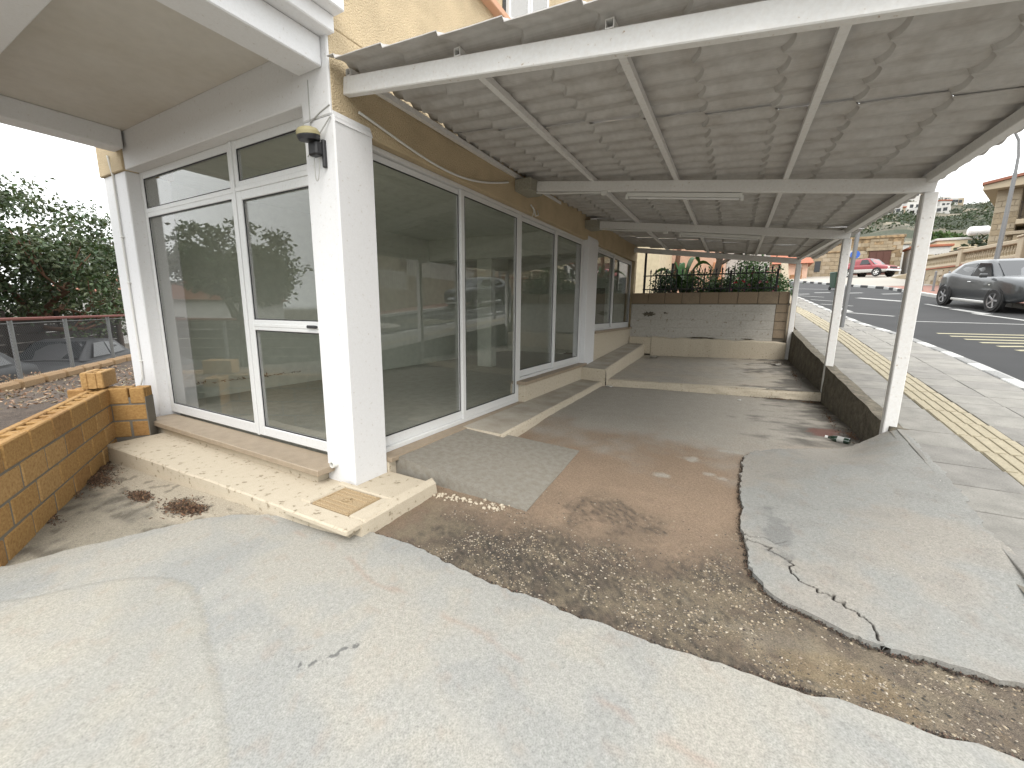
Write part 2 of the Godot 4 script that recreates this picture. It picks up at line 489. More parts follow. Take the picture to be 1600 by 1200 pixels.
func along(pts: Array, z: float) -> float: # piecewise linear x(z), pts ordered from near (large z) to far
	if z >= pts[0].y: return pts[0].x
	for i in pts.size() - 1:
		if z >= pts[i + 1].y:
			return lerpf(pts[i].x, pts[i + 1].x, (pts[i].y - z) / (pts[i].y - pts[i + 1].y))
	return pts[-1].x

const TACT := [Vector2(1.90, 0.0), Vector2(1.87, -4.3), Vector2(1.80, -7.0), Vector2(1.77, -9.0), Vector2(1.73, -12.0), Vector2(1.52, -16.3), Vector2(1.1, -22.0), Vector2(0.5, -30.0), Vector2(-1.5, -42.0)]
const KERB := [Vector2(3.27, 0.0), Vector2(3.24, -5.0), Vector2(3.22, -9.7), Vector2(3.08, -11.9), Vector2(2.74, -14.0), Vector2(2.52, -17.5), Vector2(2.2, -23.7), Vector2(1.5, -30.0), Vector2(-0.5, -42.0)]
const WALLTOP := [Vector2(1.36, -5.28), Vector2(1.314, -5.6), Vector2(1.205, -7.77), Vector2(1.04, -11.33), Vector2(1.0, -12.6)]
const RKERB := [Vector2(10.4, 6.0), Vector2(9.5, -6.0), Vector2(8.0, -18.0), Vector2(7.1, -25.0), Vector2(7.0, -32.0), Vector2(5.5, -37.0), Vector2(3.9, -44.0), Vector2(0.0, -54.0)]

func sheet(s: Shape, poly: PackedVector2Array, cell: float, top: Callable, colour: Callable, skirt := 0.0, fine = null) -> void:
	s.colored = true
	var lo := poly[0]; var hi := poly[0]
	for p in poly:
		lo = lo.min(p); hi = hi.max(p)
	var nx := int(ceil((hi.x - lo.x) / cell)); var ny := int(ceil((hi.y - lo.y) / cell))
	var inside := PackedByteArray(); inside.resize((nx + 1) * (ny + 1))
	var hs := PackedFloat32Array(); hs.resize((nx + 1) * (ny + 1))
	var cs := PackedColorArray(); cs.resize((nx + 1) * (ny + 1))
	for j in ny + 1:
		for i in nx + 1:
			var p := lo + Vector2(i, j) * cell
			inside[j * (nx + 1) + i] = 1 if Geometry2D.is_point_in_polygon(p, poly) else 0
	var near := PackedByteArray(); near.resize((nx + 1) * (ny + 1))
	for j in ny + 1:
		for i in nx + 1:
			var k := j * (nx + 1) + i
			if not inside[k]: continue
			near[k] = 1
			if i > 0 and j > 0 and i < nx and j < ny and inside[k - 1] and inside[k + 1] and inside[k - nx - 1] and inside[k + nx + 1]: continue
			for b in range(maxi(j - 2, 0), mini(j + 2, ny) + 1):
				for a in range(maxi(i - 2, 0), mini(i + 2, nx) + 1):
					near[b * (nx + 1) + a] = 1
	for j in ny + 1:
		for i in nx + 1:
			var k := j * (nx + 1) + i
			if near[k]:
				var p := lo + Vector2(i, j) * cell
				hs[k] = top.call(p.x, p.y)
				cs[k] = colour.call(p.x, p.y)
	var e := cell * 0.5
	var nrm := func(x: float, z: float) -> Vector3:
		return Vector3(top.call(x - e, z) - top.call(x + e, z), 2.0 * e, top.call(x, z - e) - top.call(x, z + e)).normalized()
	for j in ny:
		for i in nx:
			var k := j * (nx + 1) + i
			var q := [k, k + 1, k + nx + 2, k + nx + 1]
			var cnt: int = inside[q[0]] + inside[q[1]] + inside[q[2]] + inside[q[3]]
			var p0 := lo + Vector2(i, j) * cell
			if cnt == 4 and fine != null and fine.call(p0.x + cell * 0.5, p0.y + cell * 0.5):
				var m := 5
				var sc := cell / m
				for b in m:
					for a in m:
						var w := []
						for o in [[0, 0], [1, 0], [1, 1], [0, 1]]:
							var xx: float = p0.x + (a + o[0]) * sc; var zz: float = p0.y + (b + o[1]) * sc
							var de := sc * 0.5
							w.append([Vector3(xx, top.call(xx, zz), zz), Vector3(top.call(xx - de, zz) - top.call(xx + de, zz), 2.0 * de, top.call(xx, zz - de) - top.call(xx, zz + de)).normalized(), colour.call(xx, zz)])
						for ix in [0, 1, 2, 0, 2, 3]:
							s.v.push_back(w[ix][0]); s.n.push_back(w[ix][1]); s.c.push_back(w[ix][2])
			elif cnt == 4:
				var P := []; var N := []
				for w in 4:
					var ii: int = i + (1 if w == 1 or w == 2 else 0); var jj: int = j + (1 if w >= 2 else 0)
					var xx := lo.x + ii * cell; var zz := lo.y + jj * cell
					P.append(Vector3(xx, hs[q[w]], zz))
					var l: int = q[w] - (1 if ii > 0 else 0); var r: int = q[w] + (1 if ii < nx else 0)
					var u: int = q[w] - ((nx + 1) if jj > 0 else 0); var d: int = q[w] + ((nx + 1) if jj < ny else 0)
					N.append(Vector3(hs[l] - hs[r], (r - l) * cell, (hs[u] - hs[d]) * (r - l) * float(nx + 1) / maxf(1, d - u)).normalized())
				s.v.append_array(PackedVector3Array([P[0], P[1], P[2], P[0], P[2], P[3]]))
				s.n.append_array(PackedVector3Array([N[0], N[1], N[2], N[0], N[2], N[3]]))
				s.c.append_array(PackedColorArray([cs[q[0]], cs[q[1]], cs[q[2]], cs[q[0]], cs[q[2]], cs[q[3]]]))
			else:
				var cellp := PackedVector2Array([p0, p0 + Vector2(cell, 0), p0 + Vector2(cell, cell), p0 + Vector2(0, cell)])
				if cnt == 0 and not touches(poly, p0, cell):
					continue
				for piece in Geometry2D.intersect_polygons(cellp, poly):
					var ix := Geometry2D.triangulate_polygon(piece)
					for t in range(0, ix.size(), 3):
						var tv := []
						for w in 3:
							var pp: Vector2 = piece[ix[t + w]]
							tv.append(Vector3(pp.x, top.call(pp.x, pp.y), pp.y))
						var nn := [nrm.call(tv[0].x, tv[0].z), nrm.call(tv[1].x, tv[1].z), nrm.call(tv[2].x, tv[2].z)]
						s.col = colour.call(tv[0].x, tv[0].z)
						s.tri(tv[0], tv[1], tv[2], nn[0], nn[1], nn[2])
	if skirt > 0.0:
		var area := 0.0
		for i in poly.size():
			area += poly[i].cross(poly[(i + 1) % poly.size()])
		for i in poly.size():
			var a := poly[i]; var b := poly[(i + 1) % poly.size()]
			var nn2 := (b - a).orthogonal().normalized() * (-1.0 if area < 0.0 else 1.0)
			var n3 := Vector3(nn2.x, 0, nn2.y)
			var ta := Vector3(a.x, top.call(a.x, a.y), a.y); var tb := Vector3(b.x, top.call(b.x, b.y), b.y)
			s.col = colour.call(a.x, a.y) * 0.9
			s.tri(ta, tb, tb + Vector3.DOWN * skirt, n3, n3, n3)
			s.tri(ta, tb + Vector3.DOWN * skirt, ta + Vector3.DOWN * skirt, n3, n3, n3)

func touches(poly: PackedVector2Array, p0: Vector2, cell: float) -> bool:
	for p in poly:
		if p.x >= p0.x - cell and p.y >= p0.y - cell and p.x <= p0.x + 2 * cell and p.y <= p0.y + 2 * cell:
			return true
	return false

# outline with small broken edges
func ragged(pts: Array, step: float, amp: float, seed_: int) -> PackedVector2Array:
	var out := PackedVector2Array()
	for i in pts.size():
		var a: Vector2 = pts[i]; var b: Vector2 = pts[(i + 1) % pts.size()]
		var n := maxi(1, int(a.distance_to(b) / step))
		for k in n:
			var p := a.lerp(b, float(k) / n)
			out.append(p + Vector2(nz.get_noise_2d(p.x * 300 + seed_, p.y * 300), nz.get_noise_2d(p.x * 300, p.y * 300 + seed_ + 77)) * amp + Vector2(nz2.get_noise_2d(p.x * 1700 + seed_, p.y * 1700), nz2.get_noise_2d(p.x * 1700, p.y * 1700 + 50)) * amp * 0.6)
	return out

# smooth closed-ish curve through points (open: first and last kept)
func curve(pts: Array, n: int) -> Array:
	var out := []
	for i in pts.size() - 1:
		var p0: Vector2 = pts[maxi(i - 1, 0)]; var p1: Vector2 = pts[i]; var p2: Vector2 = pts[i + 1]; var p3: Vector2 = pts[mini(i + 2, pts.size() - 1)]
		for k in n:
			out.append(p1.cubic_interpolate(p2, p0, p3, float(k) / n))
	out.append(pts[-1])
	return out

func sdist(p: Vector2, line: Array) -> float:
	var best := 1e9
	for i in line.size() - 1:
		best = minf(best, p.distance_to(Geometry2D.get_closest_point_to_segment(p, line[i], line[i + 1])))
	return best

func blot(x: float, z: float, cx: float, cz: float, rx: float, rz: float, rough := 0.5) -> float:
	var d := sqrt(pow((x - cx) / rx, 2) + pow((z - cz) / rz, 2))
	d += nz.get_noise_2d(x * 260, z * 260) * rough + nz2.get_noise_2d(x * 900, z * 900) * rough * 0.5
	return 1.0 - smoothstep(0.55, 1.1, d)

func mixc(a: Color, b: Color, t: float) -> Color:
	return a.lerp(b, clampf(t, 0.0, 1.0))

func yard_colour(x: float, z: float) -> Color:
	var a := nz.get_noise_2d(x * 90, z * 90); var b := nz2.get_noise_2d(x * 420, z * 420); var f := nz.get_noise_2d(x * 2200 + 50, z * 2200)
	var cement := Color(0.58, 0.535, 0.46)
	var tan := Color(0.42, 0.305, 0.21)
	var ochre := Color(0.25, 0.205, 0.14)
	var dark := Color(0.062, 0.054, 0.045)
	var c := cement
	# reddish earth washed over the cement in front of the ramp
	c = mixc(c, tan, smoothstep(-5.6, -3.9, z + a * 0.9 + b * 0.3) * (1.0 - smoothstep(0.2, 0.9, x + a * 0.4) * 0.5))
	# dark worn aggregate in the strip by the slab edge
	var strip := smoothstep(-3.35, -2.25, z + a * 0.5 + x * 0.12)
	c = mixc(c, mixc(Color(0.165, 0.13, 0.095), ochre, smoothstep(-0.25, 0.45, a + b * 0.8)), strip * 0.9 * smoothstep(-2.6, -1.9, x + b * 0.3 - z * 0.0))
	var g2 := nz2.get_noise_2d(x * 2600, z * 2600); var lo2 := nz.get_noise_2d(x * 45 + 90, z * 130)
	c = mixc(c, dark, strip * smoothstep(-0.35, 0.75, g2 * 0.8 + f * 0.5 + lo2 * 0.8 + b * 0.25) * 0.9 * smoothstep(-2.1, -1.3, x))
	c = mixc(c, dark, blot(x, z, -0.75, -2.95, 0.34, 0.26, 0.9) * (0.4 + g2 * 0.6))
	c = mixc(c, dark, blot(x, z, -1.0, -2.05, 0.8, 0.22, 0.8) * (0.5 + g2 * 0.6))
	c = mixc(c, Color(0.34, 0.30, 0.23), blot(x, z, 0.25, -2.15, 0.28, 0.14, 0.9) * 0.45)
	c = mixc(c, Color(0.30, 0.22, 0.12), blot(x, z, 0.55, -2.05, 0.35, 0.12, 0.9) * 0.5)
	# damp sooty dirt gathered along the retaining wall
	var edge := along(WALLTOP, z) - x
	if z < -4.6 and x > -1.5:
		c = mixc(c, Color(0.085, 0.08, 0.068), smoothstep(0.9, 0.0, edge + nz.get_noise_2d(x * 90, z * 210) * 1.0 + b * 0.35) * 0.7)
	c = mixc(c, Color(0.36, 0.10, 0.07), blot(x, z, 0.98, -6.0, 0.18, 0.2, 0.7) * 0.5)
	# lime and paint splashes
	for q in [[-0.35, -4.35, 0.10, 0.07], [-0.05, -4.0, 0.09, 0.05], [-0.15, -4.05, 0.05, 0.04], [0.0, -4.75, 0.16, 0.05], [-0.55, -3.85, 0.06, 0.04]]:
		c = mixc(c, Color(0.62, 0.58, 0.50), blot(x, z, q[0], q[1], q[2], q[3], 0.8) * 0.75)
	# sheltered pocket beside the block wall: pale render spilt over grey cement
	if x < -2.6:
		var t := smoothstep(-2.6, -3.2, x)
		var g := mixc(Color(0.43, 0.385, 0.30), Color(0.29, 0.262, 0.21), smoothstep(-0.25, 0.3, a + b * 0.6))
		g = mixc(g, Color(0.66, 0.58, 0.45), smoothstep(-1.25, -1.42, z - (x + 4.4) * -0.05 + b * 0.10 + a * 0.08) * 0.85)
		g = mixc(g, Color(0.16, 0.135, 0.10), smoothstep(0.28, 0.42, b + f * 0.25) * 0.6)
		c = mixc(c, g, t)
	return c * 1.12 * (1.0 + 0.10 * f + 0.06 * b)

func slab_colour(x: float, z: float) -> Color:
	var a := nz.get_noise_2d(x * 60 + 31, z * 60); var b := nz2.get_noise_2d(x * 300, z * 300); var f := nz.get_noise_2d(x * 1900, z * 1900 + 9)
	var c := Color(0.48, 0.472, 0.43)
	c = mixc(c, Color(0.53, 0.50, 0.43), smoothstep(-0.1, 0.25, a + b * 0.5) * 0.7)
	c = mixc(c, Color(0.41, 0.415, 0.395), smoothstep(0.05, 0.3, -a + b * 0.4) * 0.65)
	# creamier trowelled patch poured against the wall side
	if z > -1.05 and x < -0.7 and sdist_patch(x, z):
		c = mixc(c, Color(0.52, 0.49, 0.41), 0.45 + b * 0.4)
	c = mixc(c, Color(0.44, 0.33, 0.25), smoothstep(0.40, 0.62, nz2.get_noise_2d(x * 700 + 400, z * 700) + b * 0.3) * 0.2)
	var dm := sdist(Vector2(x, z), SCUFF) + nz2.get_noise_2d(x * 2400, z * 2400) * 0.02 + nz.get_noise_2d(x * 900, z * 900) * 0.012
	c = mixc(c, Color(0.15, 0.148, 0.145), smoothstep(0.014, 0.004, dm) * 0.8)
	c = mixc(c, Color(0.46, 0.31, 0.24), smoothstep(0.02, 0.0, absf(z + 1.38 - x * 0.10 - nz.get_noise_2d(x * 80, 3) * 0.10) - 0.004) * 0.35 * smoothstep(-0.2, 0.3, b))
	return c * 0.89 * (1.0 + 0.07 * f)

const PATCH := [Vector2(-4.6, 0.0), Vector2(-3.6, -0.42), Vector2(-3.31, -0.74), Vector2(-3.02, -0.95), Vector2(-2.73, -1.0), Vector2(-2.43, -0.93), Vector2(-2.15, -0.83), Vector2(-1.84, -0.725), Vector2(-1.48, -0.58), Vector2(-1.0, -0.3), Vector2(-0.8, 0.6)]
const SCUFF := [Vector2(-1.64, -0.955), Vector2(-1.60, -0.985), Vector2(-1.575, -1.03), Vector2(-1.545, -1.075), Vector2(-1.53, -1.12), Vector2(-1.49, -1.16)]
var patch_line := []
var patch_poly := PackedVector2Array()
func sdist_patch(x: float, z: float) -> bool:
	return Geometry2D.is_point_in_polygon(Vector2(x, z), patch_poly)

func slab_top(x: float, z: float) -> float:
	var y := yard(x, z) + 0.016 + nz.get_noise_2d(x * 50, z * 50) * 0.010 + nz2.get_noise_2d(x * 330, z * 330) * 0.0022
	if z < 0.7 and z > -1.1 and x < -0.7:
		var d := sdist(Vector2(x, z), patch_line)
		var ins := sdist_patch(x, z)
		if ins:
			y += 0.007 * smoothstep(0.0, 0.02, d)      # the later pour stands a few millimetres proud
		elif d < 0.03:
			y -= 0.004 * (1.0 - d / 0.03)
	return y

func yard_top(x: float, z: float) -> float:
	var y := yard(x, z) + nz.get_noise_2d(x * 70, z * 70) * 0.008
	var rough := smoothstep(-3.6, -2.4, z) * smoothstep(-3.0, -2.2, x)
	return y + nz2.get_noise_2d(x * 1300, z * 1300) * (0.0015 + 0.006 * rough) + nz.get_noise_2d(x * 400, z * 400) * 0.004 * (0.4 + rough)

var slab_poly := PackedVector2Array()
var apron_poly := PackedVector2Array()
var slab_edge := []
var apron_edge := []
var crack_a := []
var crack_b := []
func apron_top(x: float, z: float) -> float:
	var t := clampf((x - 0.12) / 1.33, 0.0, 1.0)
	var back := z + 4.8 + 0.47 * (x - 0.226)      # distance from the edge that meets the floor under the canopy
	var y := lerpf(yard(x, z) + 0.03, grade(z) + 0.008, pow(t, 1.25) * smoothstep(-2.25, -3.3, z) * lerpf(smoothstep(-0.05, 0.9, back), 1.0, smoothstep(0.9, 1.46, x)))
	y += nz.get_noise_2d(x * 60, z * 60 + 5) * 0.010 + nz2.get_noise_2d(x * 600, z * 600) * 0.0016
	var p := Vector2(x, z)
	if x < 0.78 and z > -3.15:
		var d := minf(sdist(p, crack_a), sdist(p, crack_b) * 1.6)
		y -= 0.03 * smoothstep(1.0, 0.3, d / (0.0055 + 0.0045 * nz.get_noise_2d(x * 500, z * 500)))
	return y

func apron_colour(x: float, z: float) -> Color:
	var a := nz.get_noise_2d(x * 70 + 11, z * 70); var b := nz2.get_noise_2d(x * 300, z * 300 + 4); var f := nz.get_noise_2d(x * 1900 + 8, z * 1900 + 9)
	var c := mixc(Color(0.44, 0.44, 0.41), Color(0.485, 0.455, 0.40), smoothstep(-0.2, 0.35, a + b * 0.4))
	c = mixc(c, Color(0.36, 0.35, 0.325), smoothstep(0.15, 0.45, b - a * 0.4) * 0.35)
	c = mixc(c, Color(0.40, 0.32, 0.26), smoothstep(0.42, 0.6, nz2.get_noise_2d(x * 800 + 400, z * 500)) * 0.25)
	var p := Vector2(x, z)
	if x < 0.78 and z > -3.5:
		c = mixc(c, Color(0.06, 0.05, 0.04), smoothstep(0.007, 0.003, minf(sdist(p, crack_a), sdist(p, crack_b) * 1.8)) * 0.9)
		c = mixc(c, Color(0.26, 0.26, 0.25), blot(x, z, 0.30, -3.15, 0.08, 0.25, 1.2) * 0.6)
	return c * 0.84 * (1.0 + 0.07 * f)

func build_ground() -> void:
	# far ground sheet, under everything
	var s := Shape.new()
	var xs := [-420.0, -200.0, -120.0, -70.0, -40.0, -25.0, -14.0, -9.0, -6.6, -4.0, -1.0, 1.0, 1.4, 3.0, 6.0, 10.0, 14.0, 20.0, 30.0, 50.0, 80.0, 130.0, 220.0, 420.0]
	var zs := [90.0, 50.0, 30.0, 18.0, 10.0, 5.0, 2.0, 0.0, -2.0, -4.0, -8.0, -12.0, -12.7, -13.5, -18.0, -25.0, -35.0, -45.0, -60.0, -80.0, -110.0, -160.0, -240.0, -420.0]
	var g := func(x: float, z: float) -> float:
		var y := grade(z) - 0.5
		if x < 1.2 and z > -12.65: y = minf(y, -0.75)
		if x < -4.0: y = lerpf(y, minf(y, -0.75 - clampf(-x - 13.0, 0.0, 4.0) * 0.1), clampf((-4.0 - x) / 3.0, 0.0, 1.0))
		if z > 10.0: y = grade(10.0) - 0.5 - (z - 10.0) * 0.02
		return y
	for i in xs.size() - 1:
		for j in zs.size() - 1:
			var a := Vector3(xs[i], g.call(xs[i], zs[j]), zs[j]); var b := Vector3(xs[i + 1], g.call(xs[i + 1], zs[j]), zs[j])
			var c := Vector3(xs[i + 1], g.call(xs[i + 1], zs[j + 1]), zs[j + 1]); var d := Vector3(xs[i], g.call(xs[i], zs[j + 1]), zs[j + 1])
			s.quad(a, b, c, d)
	struct("ground", s, M.ground, "dry brown earth of the hillside around the plots", "ground")

	# forecourt: worn brown and grey concrete
	var yp := PackedVector2Array([Vector2(-8.2, 0.9), Vector2(-8.2, -2.32), Vector2(-2.9, -2.32), Vector2(-2.9, -8.16), Vector2(1.32, -8.16), Vector2(1.42, -5.2), Vector2(3.2, -2.7), Vector2(3.2, -1.2), Vector2(-2.0, -1.2), Vector2(-2.6, 0.9)])
	s = Shape.new()
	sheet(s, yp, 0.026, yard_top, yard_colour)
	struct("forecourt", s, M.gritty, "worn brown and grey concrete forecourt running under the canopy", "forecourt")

	# the pale front slab
	patch_line = curve(PATCH, 5)
	patch_poly = PackedVector2Array(patch_line)
	patch_poly.append(Vector2(-4.6, 0.6))
	var edge := curve([Vector2(-4.5, -0.2), Vector2(-4.11, -0.50), Vector2(-3.98, -0.765), Vector2(-3.89, -0.94), Vector2(-3.62, -1.38), Vector2(-3.38, -1.62), Vector2(-3.06, -1.745), Vector2(-2.7, -1.83), Vector2(-2.34, -1.895), Vector2(-1.85, -1.915), Vector2(-1.18, -1.84), Vector2(-0.81, -1.838), Vector2(-0.45, -1.825), Vector2(-0.15, -1.83), Vector2(0.19, -1.856), Vector2(0.43, -1.87), Vector2(0.65, -1.87), Vector2(0.83, -1.886), Vector2(1.0, -1.9), Vector2(2.0, -1.95), Vector2(3.1, -1.95)], 3)
	edge.append(Vector2(3.1, 0.3)); edge.append(Vector2(-4.7, 0.3))
	s = Shape.new()
	slab_poly = ragged(edge, 0.03, 0.022, 5)
	sheet(s, slab_poly, 0.022, slab_top, slab_colour, 0.06, func(x, z): return x > -1.72 and x < -1.42 and z > -1.24 and z < -0.9)
	sheet(s, PackedVector2Array([Vector2(-4.7, 0.3), Vector2(3.1, 0.3), Vector2(3.1, 7.0), Vector2(-4.7, 7.0)]), 0.25, slab_top, slab_colour)
	struct("concrete_slab", s, M.slabs, "large pale concrete slab in front of the shop corner", "slab")

	slab_edge = edge
	# the apron at the foot of the first canopy post
	crack_a = curve([Vector2(0.10, -2.985), Vector2(0.236, -2.937), Vector2(0.30, -2.86), Vector2(0.367, -2.804), Vector2(0.387, -2.652), Vector2(0.525, -2.577), Vector2(0.597, -2.509), Vector2(0.68, -2.409), Vector2(0.71, -2.26)], 6)
	for i in crack_a.size():
		crack_a[i] += Vector2(nz2.get_noise_2d(i * 130.0, 5), nz2.get_noise_2d(9, i * 130.0)) * 0.035
	crack_b = [Vector2(0.09, -3.06), Vector2(0.17, -3.0), Vector2(0.25, -3.03), Vector2(0.31, -2.97), Vector2(0.37, -3.02)]
	var ap := curve([Vector2(1.44, -5.30), Vector2(1.29, -5.30), Vector2(0.81, -5.14), Vector2(0.42, -4.93), Vector2(0.226, -4.80), Vector2(0.135, -4.6), Vector2(0.113, -4.30), Vector2(0.105, -3.9), Vector2(0.108, -3.52), Vector2(0.126, -3.03), Vector2(0.163, -2.667), Vector2(0.241, -2.488), Vector2(0.366, -2.39), Vector2(0.518, -2.325), Vector2(0.70, -2.271), Vector2(0.85, -2.274), Vector2(1.014, -2.289), Vector2(1.152, -2.312), Vector2(1.7, -2.4)], 4)
	apron_edge = ap.duplicate()
	ap.append_array([Vector2(1.46, -2.75), Vector2(1.45, -3.1), Vector2(1.42, -3.43), Vector2(1.44, -3.8), Vector2(1.46, -4.27), Vector2(1.46, -5.1)])
	s = Shape.new()
	apron_poly = ragged(ap, 0.022, 0.03, 8)
	sheet(s, apron_poly, 0.022, apron_top, apron_colour, 0.12, func(x, z): return x < 0.8 and z > -3.2 and minf(sdist(Vector2(x, z), crack_a), sdist(Vector2(x, z), crack_b)) < 0.032)
	struct("concrete_apron", s, M.slabs, "cracked pale concrete apron at the foot of the nearest canopy post", "slab")

	# upper terrace slab under the canopy
	s = Shape.new()
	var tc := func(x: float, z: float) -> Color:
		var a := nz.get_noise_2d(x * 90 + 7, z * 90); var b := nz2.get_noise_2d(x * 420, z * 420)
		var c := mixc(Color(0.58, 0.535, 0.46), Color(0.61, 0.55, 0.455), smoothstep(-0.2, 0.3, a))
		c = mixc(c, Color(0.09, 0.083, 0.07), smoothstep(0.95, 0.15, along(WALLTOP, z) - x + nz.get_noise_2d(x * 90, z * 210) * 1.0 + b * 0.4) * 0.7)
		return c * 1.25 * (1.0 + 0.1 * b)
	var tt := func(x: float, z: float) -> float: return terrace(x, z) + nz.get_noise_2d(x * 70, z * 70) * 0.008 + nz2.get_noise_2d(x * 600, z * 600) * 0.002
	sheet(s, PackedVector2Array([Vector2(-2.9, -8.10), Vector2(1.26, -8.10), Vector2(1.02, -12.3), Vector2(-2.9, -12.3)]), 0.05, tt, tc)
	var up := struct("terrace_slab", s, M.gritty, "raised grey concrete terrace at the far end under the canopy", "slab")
	# its rough pale riser
	s = Shape.new()
	s.colored = false
	var n := 110
	for i in n:
		for j in 4:
			var f := func(a: int, b: int) -> Vector3:
				var x := lerpf(-2.32, 1.24, float(a) / n)
				var yb := yard(x, -8.1) - 0.05; var yt := terrace(x, -8.1) + 0.004
				var k := b / 4.0
				return Vector3(x, lerpf(yb, yt, k), -8.075 - 0.03 * k * k + nz2.get_noise_2d(x * 260, k * 140) * 0.022)
			s.oquad(f.call(i, j), f.call(i + 1, j), f.call(i + 1, j + 1), f.call(i, j + 1), Vector3(-0.5, 0, -20))
	for i in n:
		var x0 := lerpf(-2.32, 1.24, float(i) / n); var x1 := lerpf(-2.32, 1.24, float(i + 1) / n)
		s.quad(Vector3(x0, terrace(x0, -8.1) + 0.004, -8.105 + nz2.get_noise_2d(x0 * 260, 140) * 0.022), Vector3(x1, terrace(x1, -8.1) + 0.004, -8.105 + nz2.get_noise_2d(x1 * 260, 140) * 0.022), Vector3(x1, terrace(x1, -8.2) + 0.003, -8.2), Vector3(x0, terrace(x0, -8.2) + 0.003, -8.2))
	obj("riser", s, M.oldpaint, up)

# small stones and chips set in a surface: squat four-sided crystals, irregular
func pebbles(s: Shape, n: int, lo: Vector2, hi: Vector2, density: Callable, level: Callable, r0: float, r1: float, tones: Array, rise: float) -> void:
	s.colored = true
	for k in n:
		var x := rng.randf_range(lo.x, hi.x); var z := rng.randf_range(lo.y, hi.y)
		if rng.randf() > density.call(x, z): continue
		var r := lerpf(r0, r1, pow(rng.randf(), 2.0))
		var y: float = level.call(x, z) - 0.001
		var an := rng.randf() * TAU
		var q := []
		for i in 5:
			var a := an + TAU * i / 5.0 + rng.randf_range(-0.3, 0.3)
			q.append(Vector3(x + cos(a) * r * rng.randf_range(0.7, 1.2), y, z + sin(a) * r * rng.randf_range(0.6, 1.1)))
		var top := Vector3(x + rng.randf_range(-0.3, 0.3) * r, y + r * rise, z + rng.randf_range(-0.3, 0.3) * r)
		var base: Color = tones[rng.randi() % tones.size()]
		s.col = base * rng.randf_range(0.75, 1.25)
		for i in 5:
			s.oquad(q[i], q[(i + 1) % 5], top, top, Vector3(x, y - 1.0, z))

func build_stones() -> void:
	var s := Shape.new()
	var strip_d := func(x: float, z: float) -> float:
		if x < -2.1 or z > -1.86: return 0.0
		var a := nz.get_noise_2d(x * 90, z * 90); var b := nz2.get_noise_2d(x * 300, z * 300)
		if Geometry2D.is_point_in_polygon(Vector2(x, z), apron_poly): return 0.0
		return smoothstep(-3.3, -2.3, z + a * 0.5 + x * 0.1) * (0.55 + b) * smoothstep(-2.2, -1.5, x - a)
	pebbles(s, 60000, Vector2(-2.1, -3.6), Vector2(1.6, -1.86), strip_d, yard_top, 0.0025, 0.0095, [Color(0.20, 0.165, 0.125), Color(0.08, 0.07, 0.058), Color(0.30, 0.25, 0.18), Color(0.10, 0.085, 0.068), Color(0.055, 0.048, 0.04), Color(0.24, 0.19, 0.13), Color(0.34, 0.30, 0.24)], 0.6)
	tag(obj("exposed_aggregate", s, M.pebble), "worn aggregate stones showing in the brown strip of the forecourt", "aggregate", "", "stuff")
	s = Shape.new()
	var slab_d := func(x: float, z: float) -> float:
		var b := nz2.get_noise_2d(x * 120 + 70, z * 120)
		return (0.25 + 0.9 * maxf(0.0, b) + (0.5 if x < -1.4 and z > -0.9 and sdist_patch(x, z) else 0.0)) if Geometry2D.is_point_in_polygon(Vector2(x, z), slab_poly) else 0.0
	pebbles(s, 15000, Vector2(-4.4, -1.9), Vector2(1.4, 0.0), slab_d, slab_top, 0.0015, 0.0055, [Color(0.30, 0.27, 0.23), Color(0.20, 0.19, 0.18), Color(0.42, 0.33, 0.26), Color(0.58, 0.56, 0.50), Color(0.36, 0.35, 0.33)], 0.25)
	pebbles(s, 9000, Vector2(0.1, -5.2), Vector2(1.5, -2.3), func(x, z): return (0.35 + nz2.get_noise_2d(x * 150, z * 150) * 0.6) if Geometry2D.is_point_in_polygon(Vector2(x, z), apron_poly) else 0.0, apron_top, 0.0015, 0.006, [Color(0.28, 0.25, 0.22), Color(0.20, 0.19, 0.18), Color(0.38, 0.28, 0.22), Color(0.5, 0.48, 0.44)], 0.25)
	tag(obj("concrete_chips", s, M.pebble), "dark and pale stone chips showing in the pale concrete slabs", "stone chips", "", "stuff")

# ------------------------------------------------------------------ the shop
# framed light: local x along the width, y up, z outward; returns the frame mesh with its pane as child
func sash(parent: Node, called: String, t: Transform3D, w: float, h: float, l: float, r: float, b: float, tp: float, depth := 0.05) -> MeshInstance3D:
	var s := Shape.new()
	s.bb(Vector3(l * 0.5, h * 0.5, 0), Vector3(l, h, depth), 0.004)
	s.bb(Vector3(w - r * 0.5, h * 0.5, 0), Vector3(r, h, depth), 0.004)
	s.bb(Vector3((l + w - r) * 0.5, b * 0.5, -0.001), Vector3(w - l - r, b, depth - 0.004), 0.004)
	s.bb(Vector3((l + w - r) * 0.5, h - tp * 0.5, -0.001), Vector3(w - l - r, tp, depth - 0.004), 0.004)
	var o := obj(called, s, M.frame, parent)
	o.transform = t
	pane(o, Vector3(l, b, 0), Vector3(w - r, h - tp, 0))
	return o

